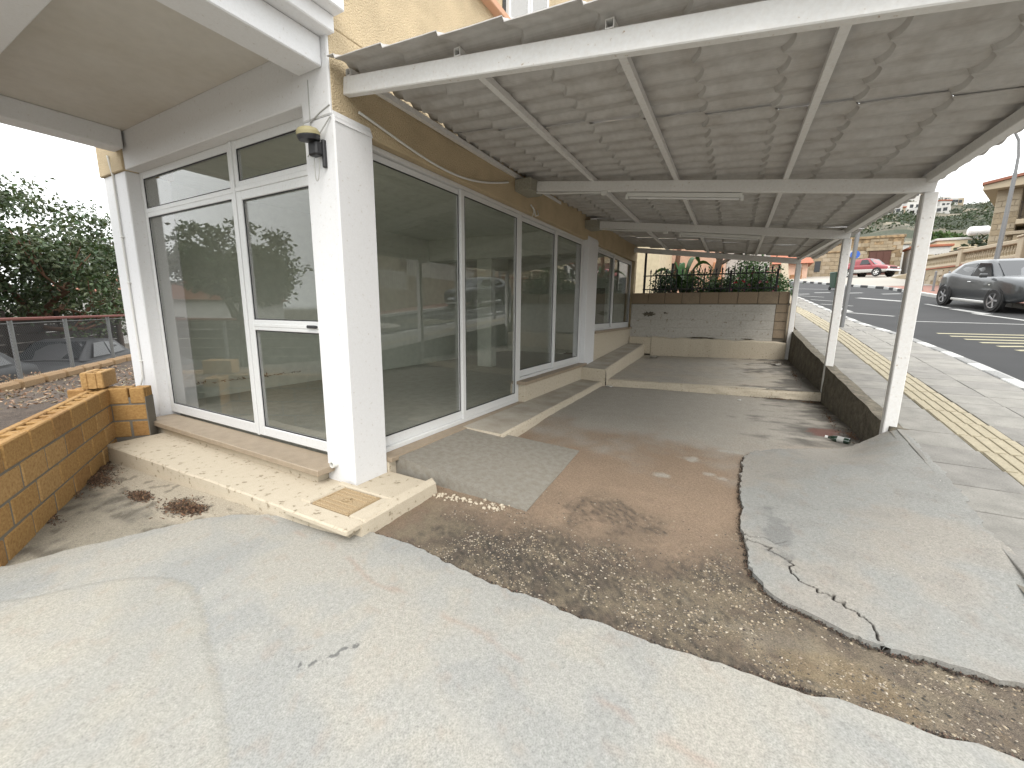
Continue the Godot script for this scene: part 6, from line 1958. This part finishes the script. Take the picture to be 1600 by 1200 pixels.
# what the shop windows mirror: the other side of the street, and the gardens behind the camera
func build_opposite() -> void:
	var s: Shape
	var t := thing("opposite_wall", "pale garden wall with a white railing across the street, mirrored in the side windows", "wall")
	for q in [[-24.0, -17.5, 1.05], [-17.5, -10.0, 0.95]]:
		s = Shape.new()
		var h: float = q[2]
		s.hexa([Vector3(10.3, grade(q[0]) - 1.2, q[0]), Vector3(10.6, grade(q[0]) - 1.2, q[0]), Vector3(10.6, grade(q[1]) - 1.2, q[1]), Vector3(10.3, grade(q[1]) - 1.2, q[1]), Vector3(10.3, grade(q[0]) + h, q[0]), Vector3(10.6, grade(q[0]) + h, q[0]), Vector3(10.6, grade(q[0]) + h, q[1]), Vector3(10.3, grade(q[0]) + h, q[1])])
		obj("wall", s, M.limestone_pale, t)
		var y: float = grade(q[0]) + h
		var rm := Shape.new()
		rm.box2(Vector3(10.42, 0.0, -0.015), Vector3(10.46, 0.85, 0.015), 0.003)
		var bm := rm.mesh(M.frame)
		var n := int((q[1] - q[0]) / 0.15)
		for k in n:
			inst("railing_bar", bm, Transform3D(Basis.IDENTITY, Vector3(0, y, q[0] + 0.08 + k * 0.15)), t)
		s = Shape.new()
		s.box2(Vector3(10.40, y + 0.85, q[0]), Vector3(10.48, y + 0.91, q[1]), 0.005)
		obj("railing", s, M.frame, t)
	t = thing("opposite_house", "pale house with dark shutters across the street, mirrored in the side windows", "house", Vector3(15.0, 1.5, -19.0))
	box_part("wall", t, M.limestone_pale, Vector3(0, 0, -6), Vector3(6, 6.5, 8), 0.03)
	for zz in [-4.0, 0.0, 4.5]:
		box_part("window", t, M.brown_door, Vector3(-0.05, 2.6, zz), Vector3(0.0, 4.2, zz + 1.3), 0.02)
	box_part("roof", t, M.rooftile, Vector3(-0.5, 6.5, -6.5), Vector3(6.5, 6.9, 8.5), 0.05)
	# garden side behind the camera, mirrored in the front glass
	tree("mirrored_tree", "spreading tree behind the viewer, mirrored in the front window", Vector3(-15.2, -1.0, 3.0), 1.9, 0.18, Vector3(-0.2, 3.9, 0.2), Vector3(2.2, 1.25, 1.9), 150, 70, 0.17, Color(0.045, 0.065, 0.03), M.bark)
	t = thing("mirrored_house", "white gabled house behind the viewer, mirrored in the front window", "house", Vector3(-31.0, -1.2, 9.5), 0.45)
	box_part("wall", t, M.white_wall, Vector3(-3.5, 0, -4), Vector3(3, 3.0, 4), 0.03)
	s = Shape.new()
	s.hexa([Vector3(-3.9, 3.0, -4.4), Vector3(3.4, 3.0, -4.4), Vector3(3.4, 3.0, 4.4), Vector3(-3.9, 3.0, 4.4), Vector3(-3.9, 4.3, -0.1), Vector3(3.4, 4.3, -0.1), Vector3(3.4, 4.3, 0.1), Vector3(-3.9, 4.3, 0.1)])
	obj("roof", s, M.rooftile, t)
	for zz in [-2.2, 1.2]:
		box_part("window", t, M.dark_glass, Vector3(3.0, 1.0, zz), Vector3(3.05, 2.0, zz + 1.0), 0.02)
	t = thing("mirrored_garden_wall", "grey rendered wall behind the viewer, mirrored in the front window", "wall", Vector3(-17.0, -1.5, 6.0), 0.45)
	box_part("wall", t, M.limestone_pale, Vector3(-0.15, 0, -4.5), Vector3(0.15, 1.7, 7.0), 0.02)

# ------------------------------------------------------------------ vehicles: length along +z (front), width along x
# stations: [z, half width, sill y, belt y, deck y]; cabin: [z, half width at belt, belt y, half width at roof, roof y]
func car(called: String, label: String, at: Vector3, turn: float, pitch: float, o: Dictionary) -> Node3D:
	var t := thing(called, label, "car", at, turn)
	t.rotation.x = 0.0
	t.basis = Basis(Vector3.UP, turn) * Basis(Vector3.RIGHT, pitch)
	var st: Array = o.body
	var s := Shape.new()
	var ring := func(q: Array) -> Array:
		var w: float = q[1]; var y0: float = q[2]; var yb: float = q[3]; var yd: float = q[4]
		return [Vector3(w * 0.86, y0, q[0]), Vector3(w * 0.97, y0 + 0.06, q[0]), Vector3(w, lerpf(y0, yb, 0.45), q[0]), Vector3(w * 0.985, lerpf(y0, yb, 0.8), q[0]), Vector3(w * 0.94, yb, q[0]), Vector3(w * 0.80, lerpf(yb, yd, 0.75), q[0]), Vector3(w * 0.5, yd, q[0]), Vector3(0, yd + 0.015, q[0])]
	var lower := Shape.new()
	st = smoothed(st, 4)
	loft(s, lower, st, ring, 8, 2 if o.has("lower") else 0, Vector3(0, 0.5, 0))
	for e in [0, st.size() - 1]:
		var a: Array = ring.call(st[e])
		var inn := Vector3(0, 0.5, 0)
		for k in 7:
			for sg in [1.0, -1.0]:
				s.otri(a[k] * Vector3(sg, 1, 1), a[k + 1] * Vector3(sg, 1, 1), Vector3(0, lerpf(a[0].y, a[7].y, 0.5), st[e][0]), inn)
	obj("body", s, o.paint, t)
	if o.has("lower"):
		obj("lower_body", lower, o.lower, t)
	# cabin
	var cb: Array = o.cabin
	s = Shape.new()
	var cr := func(q: Array) -> Array:
		return [Vector3(q[1], q[2], q[0]), Vector3(lerpf(q[1], q[3], 0.5) + 0.02, lerpf(q[2], q[4], 0.5), q[0]), Vector3(q[3], q[4] - 0.05, q[0]), Vector3(q[3] * 0.8, q[4] - 0.01, q[0]), Vector3(0, q[4] + 0.01, q[0])]
	cb = smoothed(cb, 4)
	loft(s, s, cb, cr, 5, 0, Vector3(0, 0.9, 0))
	for e in [0, cb.size() - 1]:
		var a: Array = cr.call(cb[e])
		for k in 4:
			for sg in [1.0, -1.0]:
				s.otri(a[k] * Vector3(sg, 1, 1), a[k + 1] * Vector3(sg, 1, 1), Vector3(0, a[0].y, cb[e][0]), Vector3(0, 0.9, 0))
	obj("cabin", s, o.get("roof_paint", o.paint), t)
	# glass panels standing a little proud
	for g in o.glass:
		for sg in ([1.0, -1.0] if g[0] == "window" else [1.0]):
			s = Shape.new()
			var q := []
			for p in g[1]:
				q.append(Vector3(p[0] * sg, p[1], p[2]))
			s.oquad(q[0], q[1], q[2], q[3], Vector3(0, 0.7, 0))
			obj(g[0], s, M.dark_glass, t)
	# wheels
	for z in o.axles:
		for sg in [1.0, -1.0]:
			var r: float = o.r
			var at2 := Vector3(sg * (o.track), r, z)
			s = Shape.new()
			var ax := Basis(Vector3(0, 1, 0), Vector3(sg, 0, 0), Vector3(0, 0, sg))
			s.lathe([Vector2(0.0, -0.02), Vector2(r + 0.055, -0.02), Vector2(r + 0.055, 0.012), Vector2(0.0, 0.012)], at2 + Vector3(0, 0.02, 0), ax, 28)
			obj("wheel_arch", s, M.rubber, t)
			s = Shape.new()
			s.lathe([Vector2(r * 0.68, 0.02), Vector2(r * 0.95, 0.025), Vector2(r, 0.0), Vector2(r, -0.16), Vector2(r * 0.9, -0.18)], at2 + Vector3(sg * 0.02, 0, 0), ax, 28)
			var ty := obj("wheel", s, M.rubber, t)
			s = Shape.new()
			s.lathe([Vector2(r * 0.70, 0.018), Vector2(r * 0.64, 0.012), Vector2(r * 0.62, -0.05)], at2 + Vector3(sg * 0.02, 0, 0), ax, 24)
			s.lathe([Vector2(r * 0.16, 0.0), Vector2(0.0, 0.008)], at2 + Vector3(sg * 0.02, 0, 0), ax, 14)
			for k in o.spokes:
				var an: float = TAU * k / o.spokes + 0.3
				var d := Vector3(0, cos(an), sin(an))
				s.bar(at2 + d * r * 0.08 + Vector3(sg * 0.012, 0, 0), at2 + d * r * 0.66 + Vector3(sg * 0.022, 0, 0), 0.055, 0.02, 0.004, Vector3.RIGHT)
			obj("rim", s, o.rim, ty)
			s = Shape.new()
			s.lathe([Vector2(r * 0.66, -0.052), Vector2(0.0, -0.05)], at2 + Vector3(sg * 0.02, 0, 0), ax, 20)
			obj("brake_disc", s, M.iron, ty)
	for b in o.boxes:
		for sg in ([1.0, -1.0] if b[4] else [1.0]):
			s = Shape.new()
			s.bb(Vector3(b[1].x * sg, b[1].y, b[1].z), b[2], b[3])
			obj(b[0], s, b[5], t)
	return t

# stations with Catmull-Rom points between them
func smoothed(st: Array, n: int) -> Array:
	var out := []
	for i in st.size() - 1:
		for k in n:
			var row := []
			for c in st[i].size():
				row.append(cubic_interpolate(st[i][c], st[i + 1][c], st[maxi(i - 1, 0)][c], st[mini(i + 2, st.size() - 1)][c], float(k) / n))
			out.append(row)
	out.append(st[-1])
	return out

# skin over half rings mirrored in x, with averaged normals; the first LOW bands go to the shape LOWER
func loft(s: Shape, lower: Shape, st: Array, ring: Callable, n: int, low: int, mid: Vector3) -> void:
	var g := []
	for q in st: g.append(ring.call(q))
	var nn := []
	for i in g.size():
		var row := []
		for k in n:
			var du: Vector3 = g[mini(i + 1, g.size() - 1)][k] - g[maxi(i - 1, 0)][k]
			var dv: Vector3 = g[i][mini(k + 1, n - 1)] - g[i][maxi(k - 1, 0)]
			var m := dv.cross(du).normalized()
			var c := Vector3(0, mid.y, g[i][k].z)
			if m.dot(g[i][k] - c) < 0.0: m = -m
			if k == n - 1: m = Vector3(0, m.y, m.z).normalized()
			row.append(m)
		nn.append(row)
	for i in g.size() - 1:
		for k in n - 1:
			for sg in [1.0, -1.0]:
				var f := Vector3(sg, 1, 1)
				var t: Shape = lower if k < low else s
				t.tri(g[i][k] * f, g[i + 1][k] * f, g[i + 1][k + 1] * f, nn[i][k] * f, nn[i + 1][k] * f, nn[i + 1][k + 1] * f)
				t.tri(g[i][k] * f, g[i + 1][k + 1] * f, g[i][k + 1] * f, nn[i][k] * f, nn[i + 1][k + 1] * f, nn[i][k + 1] * f)

func build_cars() -> void:
	# grey crossover coming down the street
	var W := 0.88
	var g := car("parked_crossover", "dark grey crossover car facing downhill on the street", Vector3(7.3, grade(-20.0) - 0.12, -20.0), 0.16, 0.0995, {
		"paint": M.car_grey, "r": 0.34, "track": 0.885, "axles": [-1.25, 1.28], "spokes": 5, "rim": M.rim_metal,
		"body": [[-1.98, 0.60, 0.46, 0.88, 1.0], [-1.85, 0.80, 0.34, 1.04, 1.08], [-1.25, 0.905, 0.28, 1.12, 1.13], [-0.6, 0.86, 0.27, 1.06, 1.08], [0.2, 0.855, 0.27, 1.03, 1.06], [0.75, 0.875, 0.27, 1.03, 1.08], [1.28, 0.91, 0.28, 1.02, 1.07], [1.75, 0.86, 0.30, 0.94, 1.02], [1.98, 0.76, 0.34, 0.84, 0.93], [2.1, 0.60, 0.40, 0.72, 0.80]],
		"cabin": [[-1.9, 0.62, 0.98, 0.50, 1.05], [-1.5, 0.74, 1.0, 0.55, 1.36], [-0.9, 0.78, 1.0, 0.60, 1.53], [-0.1, 0.79, 0.99, 0.62, 1.57], [0.35, 0.80, 0.98, 0.62, 1.52], [1.15, 0.74, 0.97, 0.60, 1.02]],
		"glass": [["window", [[0.80, 1.03, 0.78], [0.80, 1.03, -0.18], [0.672, 1.46, -0.15], [0.662, 1.45, 0.36]]], ["window", [[0.795, 1.03, -0.24], [0.785, 1.08, -1.2], [0.66, 1.40, -0.95], [0.67, 1.46, -0.22]]], ["windscreen", [[0.66, 1.05, 1.10], [-0.66, 1.05, 1.10], [-0.55, 1.515, 0.42], [0.55, 1.515, 0.42]]], ["rear_window", [[0.5, 1.12, -1.86], [-0.5, 1.12, -1.86], [-0.46, 1.36, -1.56], [0.46, 1.36, -1.56]]]],
		"boxes": [
			["mirror", Vector3(0.97, 1.08, 0.72), Vector3(0.20, 0.13, 0.10), 0.04, true, M.car_grey],
			["headlight", Vector3(0.60, 0.66, 1.955), Vector3(0.24, 0.20, 0.12), 0.06, true, M.lamp_lens],
			["turn_lamp", Vector3(0.62, 0.93, 1.62), Vector3(0.20, 0.07, 0.42), 0.03, true, M.lamp_lens],
			["grille", Vector3(0, 0.76, 2.03), Vector3(0.92, 0.16, 0.08), 0.03, false, M.plastic_black],
			["air_intake", Vector3(0, 0.42, 2.05), Vector3(1.15, 0.20, 0.10), 0.04, false, M.plastic_black],
			["bumper", Vector3(0, 0.32, 2.06), Vector3(1.2, 0.06, 0.14), 0.025, false, M.car_silver],
			["number_plate", Vector3(0, 0.56, 2.125), Vector3(0.50, 0.11, 0.02), 0.004, false, M.plate_white],
			["badge", Vector3(0, 0.77, 2.085), Vector3(0.13, 0.11, 0.02), 0.008, false, M.chrome],
			["sill", Vector3(0.85, 0.26, 0.0), Vector3(0.06, 0.08, 1.7), 0.02, true, M.car_silver],
			["door_handle", Vector3(0.885, 0.86, -0.05), Vector3(0.03, 0.03, 0.16), 0.01, true, M.chrome],
			["side_repeater", Vector3(0.885, 0.80, 0.92), Vector3(0.02, 0.03, 0.06), 0.008, true, M.lamp_lens]]})
	var s: Shape
	for sg in [1.0, -1.0]:
		s = Shape.new()
		s.bar(Vector3(sg * 0.19, 0.82, 2.082), Vector3(sg * 0.06, 0.70, 2.092), 0.035, 0.015, 0.004, Vector3.BACK)
		obj("grille_trim", s, M.chrome, g)
	s = Shape.new()
	s.bb(Vector3(-0.22, 0.56, 2.137), Vector3(0.05, 0.10, 0.004), 0.001)
	obj("plate_band", s, M.plate_blue, g)
	# red pickup-style car up at the bend
	car("red_hardtop_car", "red two-tone off-road car with silver sills parked before the garage", Vector3(9.5, grade(-50.0) + 0.02, -50.0), 0.78, 0.03, {
		"paint": M.car_red, "lower": M.car_silver, "r": 0.34, "track": 0.855, "axles": [-1.15, 1.2], "spokes": 6, "rim": M.rim_white,
		"body": [[-1.95, 0.70, 0.42, 0.92, 0.98], [-1.8, 0.82, 0.36, 0.98, 1.04], [-1.0, 0.86, 0.34, 1.0, 1.06], [0.3, 0.86, 0.34, 0.98, 1.05], [1.0, 0.86, 0.34, 0.94, 1.02], [1.6, 0.84, 0.36, 0.86, 0.94], [1.95, 0.78, 0.40, 0.78, 0.84]],
		"cabin": [[-1.9, 0.70, 1.0, 0.60, 1.10], [-1.0, 0.76, 1.02, 0.62, 1.52], [-0.4, 0.77, 1.02, 0.62, 1.60], [0.2, 0.77, 1.0, 0.62, 1.58], [0.85, 0.74, 0.99, 0.62, 1.04]],
		"glass": [["window", [[0.79, 1.06, 0.55], [0.79, 1.06, -0.35], [0.68, 1.48, -0.3], [0.67, 1.48, 0.2]]], ["windscreen", [[0.66, 1.07, 0.82], [-0.66, 1.07, 0.82], [-0.56, 1.56, 0.27], [0.56, 1.56, 0.27]]], ["rear_window", [[0.5, 1.16, -1.84], [-0.5, 1.16, -1.84], [-0.5, 1.45, -1.15], [0.5, 1.45, -1.15]]]],
		"boxes": [
			["headlight", Vector3(0.58, 0.74, 1.93), Vector3(0.26, 0.14, 0.06), 0.02, true, M.lamp_lens],
			["grille", Vector3(0, 0.72, 1.95), Vector3(0.8, 0.13, 0.04), 0.01, false, M.plastic_black],
			["bumper", Vector3(0, 0.50, 2.0), Vector3(1.62, 0.16, 0.16), 0.03, false, M.chrome],
			["mirror", Vector3(0.93, 1.1, 0.55), Vector3(0.16, 0.12, 0.08), 0.03, true, M.plastic_black]]})
	# parked cars behind the wire fence
	var plain := func(called: String, label: String, at: Vector3, turn: float, paint: Material, roofp: Material) -> void:
		car(called, label, at, turn, 0.0, {
			"paint": paint, "roof_paint": roofp, "r": 0.31, "track": 0.83, "axles": [-1.25, 1.3], "spokes": 6, "rim": M.rim_metal,
			"body": [[-2.1, 0.68, 0.42, 0.82, 0.90], [-1.9, 0.80, 0.30, 0.88, 0.96], [-1.2, 0.84, 0.24, 0.92, 0.98], [0.2, 0.84, 0.24, 0.90, 0.96], [0.9, 0.84, 0.24, 0.86, 0.94], [1.7, 0.80, 0.28, 0.76, 0.86], [2.1, 0.68, 0.36, 0.66, 0.74]],
			"cabin": [[-1.8, 0.68, 0.92, 0.55, 0.98], [-1.1, 0.74, 0.94, 0.58, 1.36], [-0.3, 0.76, 0.92, 0.60, 1.43], [0.3, 0.76, 0.90, 0.60, 1.40], [1.2, 0.72, 0.90, 0.58, 0.95]],
			"glass": [["window", [[0.78, 0.97, 0.75], [0.78, 0.97, -0.2], [0.655, 1.34, -0.18], [0.65, 1.33, 0.33]]], ["window", [[0.78, 0.97, -0.26], [0.75, 1.0, -1.2], [0.64, 1.28, -0.95], [0.655, 1.34, -0.24]]], ["windscreen", [[0.62, 0.98, 1.14], [-0.62, 0.98, 1.14], [-0.53, 1.385, 0.38], [0.53, 1.385, 0.38]]], ["rear_window", [[0.52, 1.0, -1.78], [-0.52, 1.0, -1.78], [-0.5, 1.33, -1.18], [0.5, 1.33, -1.18]]]],
			"boxes": [["headlight", Vector3(0.55, 0.62, 2.0), Vector3(0.22, 0.12, 0.1), 0.03, true, M.lamp_lens], ["bumper", Vector3(0, 0.42, 2.08), Vector3(1.3, 0.14, 0.1), 0.03, false, paint]]})
	plain.call("parked_car", "dark car parked behind the wire fence, nearer the column", Vector3(-16.7, -1.0, -4.1), 0.91, M.car_dark, M.car_dark)
	plain.call("parked_car", "dark car parked behind the fence at the left edge of the view", Vector3(-12.9, -0.85, -1.05), 0.91, M.car_dark, M.car_dark)

# ------------------------------------------------------------------ small litter
func build_litter() -> void:
	var s: Shape
	# green bottle lying by the first post
	var t := thing("bottle", "dark green glass bottle lying by the foot of the nearest post", "bottle", Vector3(1.03, yard(1.03, -5.58) + 0.036, -5.58), -0.45)
	s = Shape.new()
	s.lathe([Vector2(0.0, -0.10), Vector2(0.032, -0.10), Vector2(0.034, -0.09), Vector2(0.034, 0.03), Vector2(0.026, 0.06), Vector2(0.014, 0.085), Vector2(0.0135, 0.12), Vector2(0.0, 0.122)], Vector3.ZERO, Basis(Vector3.BACK, PI / 2), 18)
	obj("glass_body", s, M.bottle_green, t)
	s = Shape.new()
	s.lathe([Vector2(0.0348, -0.05), Vector2(0.0348, 0.01)], Vector3.ZERO, Basis(Vector3.BACK, PI / 2), 18)
	obj("paper_label", s, M.wire_grey, t)
	s = Shape.new()
	s.lathe([Vector2(0.0146, 0.098), Vector2(0.0146, 0.126), Vector2(0.0, 0.128)], Vector3.ZERO, Basis(Vector3.BACK, PI / 2), 14)
	obj("foil", s, M.paper, t)
	# crumpled scraps
	for q in [[-2.22, -7.93, 0.07, "crumpled white paper at the corner of the two ledges", 0.0], [0.05, -7.6, 0.03, "small white scrap near the riser under the canopy", 0.0], [-2.05, -11.4, 0.12, "crumpled grey bag at the far end of the higher ledge", 1.0], [0.72, -10.9, 0.10, "pale flattened cardboard by the farthest post", 1.0]]:
		s = Shape.new()
		var y: float = (terrace(q[0], q[1]) if q[1] < -8.1 else yard(q[0], q[1]))
		var r: float = q[2]
		var pts := []
		for i in 5:
			var row := []
			for j in 5:
				row.append(Vector3((i - 2) * r * 0.45 + rng.randf_range(-1, 1) * r * 0.15, y + 0.008 + rng.randf() * r * 0.45, (j - 2) * r * 0.4 + rng.randf_range(-1, 1) * r * 0.15) + Vector3(q[0], 0, q[1]))
			pts.append(row)
		for i in 4:
			for j in 4:
				s.quad(pts[i][j], pts[i + 1][j], pts[i + 1][j + 1], pts[i][j + 1])
		tag(obj("litter_scrap", s, M.paper if q[4] == 0.0 else M.old_white), q[3], "litter")
	# heaps of dead leaves against step and wall
	var heap := func(called: String, label: String, spots: Array, n: int, level: Callable) -> void:
		var h := Shape.new()
		h.colored = true
		for k in n:
			var q: Array = spots[rng.randi() % spots.size()]
			var an := rng.randf() * TAU; var rr := absf(rng.randfn()) * 0.55
			var x: float = q[0] + cos(an) * rr * q[2]; var z: float = q[1] + sin(an) * rr * q[3]
			var y: float = level.call(x, z) + 0.006 + maxf(0.0, 1.0 - rr) * q[4] * 0.5 * rng.randf()
			var d := Vector3(rng.randfn(), rng.randf() * 0.6 - 0.1, rng.randfn()).normalized()
			h.col = leaf_col([Color(0.10, 0.065, 0.04), Color(0.06, 0.042, 0.03), Color(0.19, 0.12, 0.07)][rng.randi() % 3], 0.3)
			h.leaf(Vector3(x, y, z), d, d.cross(Vector3(rng.randfn() * 0.5, 1, rng.randfn() * 0.5)).normalized(), rng.randf_range(0.010, 0.032), rng.randf_range(0.007, 0.014))
		tag(obj(called, h, M.deadleaf), label, "leaves", "", "stuff")
	heap.call("leaf_heap", "heap of dead brown leaves at the foot of the block wall", [[-6.15, -1.56, 0.2, 0.10, 0.10], [-5.85, -1.47, 0.30, 0.13, 0.06], [-5.5, -1.36, 0.34, 0.12, 0.04], [-5.45, -1.13, 0.3, 0.05, 0.03], [-5.0, -0.88, 0.35, 0.04, 0.02]], 8500, yard)
	heap.call("leaf_heap", "small round heap of dead leaves on the pale concrete before the step", [[-4.0, -1.47, 0.22, 0.11, 0.05], [-3.85, -1.5, 0.12, 0.06, 0.04], [-4.6, -1.40, 0.18, 0.06, 0.02]], 5000, yard)
	heap.call("leaf_drift", "drift of dead leaves along the retaining wall by the second post", [[1.05, -7.9, 0.2, 0.14, 0.03], [0.6, -8.0, 0.5, 0.05, 0.01], [1.12, -6.8, 0.07, 0.9, 0.015], [1.2, -5.9, 0.08, 0.35, 0.015]], 900, yard)
	heap.call("leaf_drift", "dead leaves and dirt along the terrace edge by the farthest post", [[0.95, -9.6, 0.08, 1.2, 0.015], [0.75, -11.2, 0.25, 0.4, 0.01]], 450, terrace)
	# broken stones and grit where the ramp meets the kerb
	s = Shape.new()
	for k in 90:
		var u := rng.randf()
		var p := Vector2(-2.2, -2.62).lerp(Vector2(-1.5, -2.66), u) + Vector2(rng.randfn() * 0.02, rng.randfn() * 0.025)
		var r := rng.randf_range(0.004, 0.015)
		s.bb(Vector3(p.x, yard(p.x, p.y) + r * 0.4, p.y), Vector3(r * 2, r * 1.2, r * 1.6), r * 0.4, Basis(rdir(), rng.randf() * 3.0))
	tag(obj("grit", s, M.step), "broken cement crumbs along the foot of the ramp", "grit", "", "stuff")
	# dirt and crumbs lying in the joint round the apron and along the slab edge
	s = Shape.new()
	s.colored = true
	for k in 5200:
		var p: Vector2
		var line: Array = apron_edge if k % 2 else slab_edge
		var i := rng.randi() % (line.size() - 3)
		var e0: Vector2 = line[i]; var e1: Vector2 = line[i + 1]
		if e0.distance_to(e1) > 0.4 or absf(e0.x) > 2.6: continue
		var side := (e1 - e0).orthogonal().normalized() * (1.0 if k % 2 else 1.0)
		p = e0.lerp(e1, rng.randf()) + side * (0.010 + rng.randfn() * 0.007)
		if Geometry2D.is_point_in_polygon(p, apron_poly if k % 2 else slab_poly):
			p = p - side * 0.024
		var d := Vector3(rng.randfn(), rng.randf() * 0.8, rng.randfn()).normalized()
		s.col = leaf_col([Color(0.05, 0.04, 0.03), Color(0.10, 0.07, 0.05), Color(0.03, 0.026, 0.022)][rng.randi() % 3], 0.3)
		s.leaf(Vector3(p.x, yard(p.x, p.y) + rng.randf() * 0.008, p.y), d, d.cross(Vector3(0.3, 1, 0.2)).normalized(), rng.randf_range(0.006, 0.016), 0.008)
	tag(obj("joint_dirt", s, M.deadleaf), "dark dirt and leaf crumbs lodged along the slab edges", "dirt", "", "stuff")
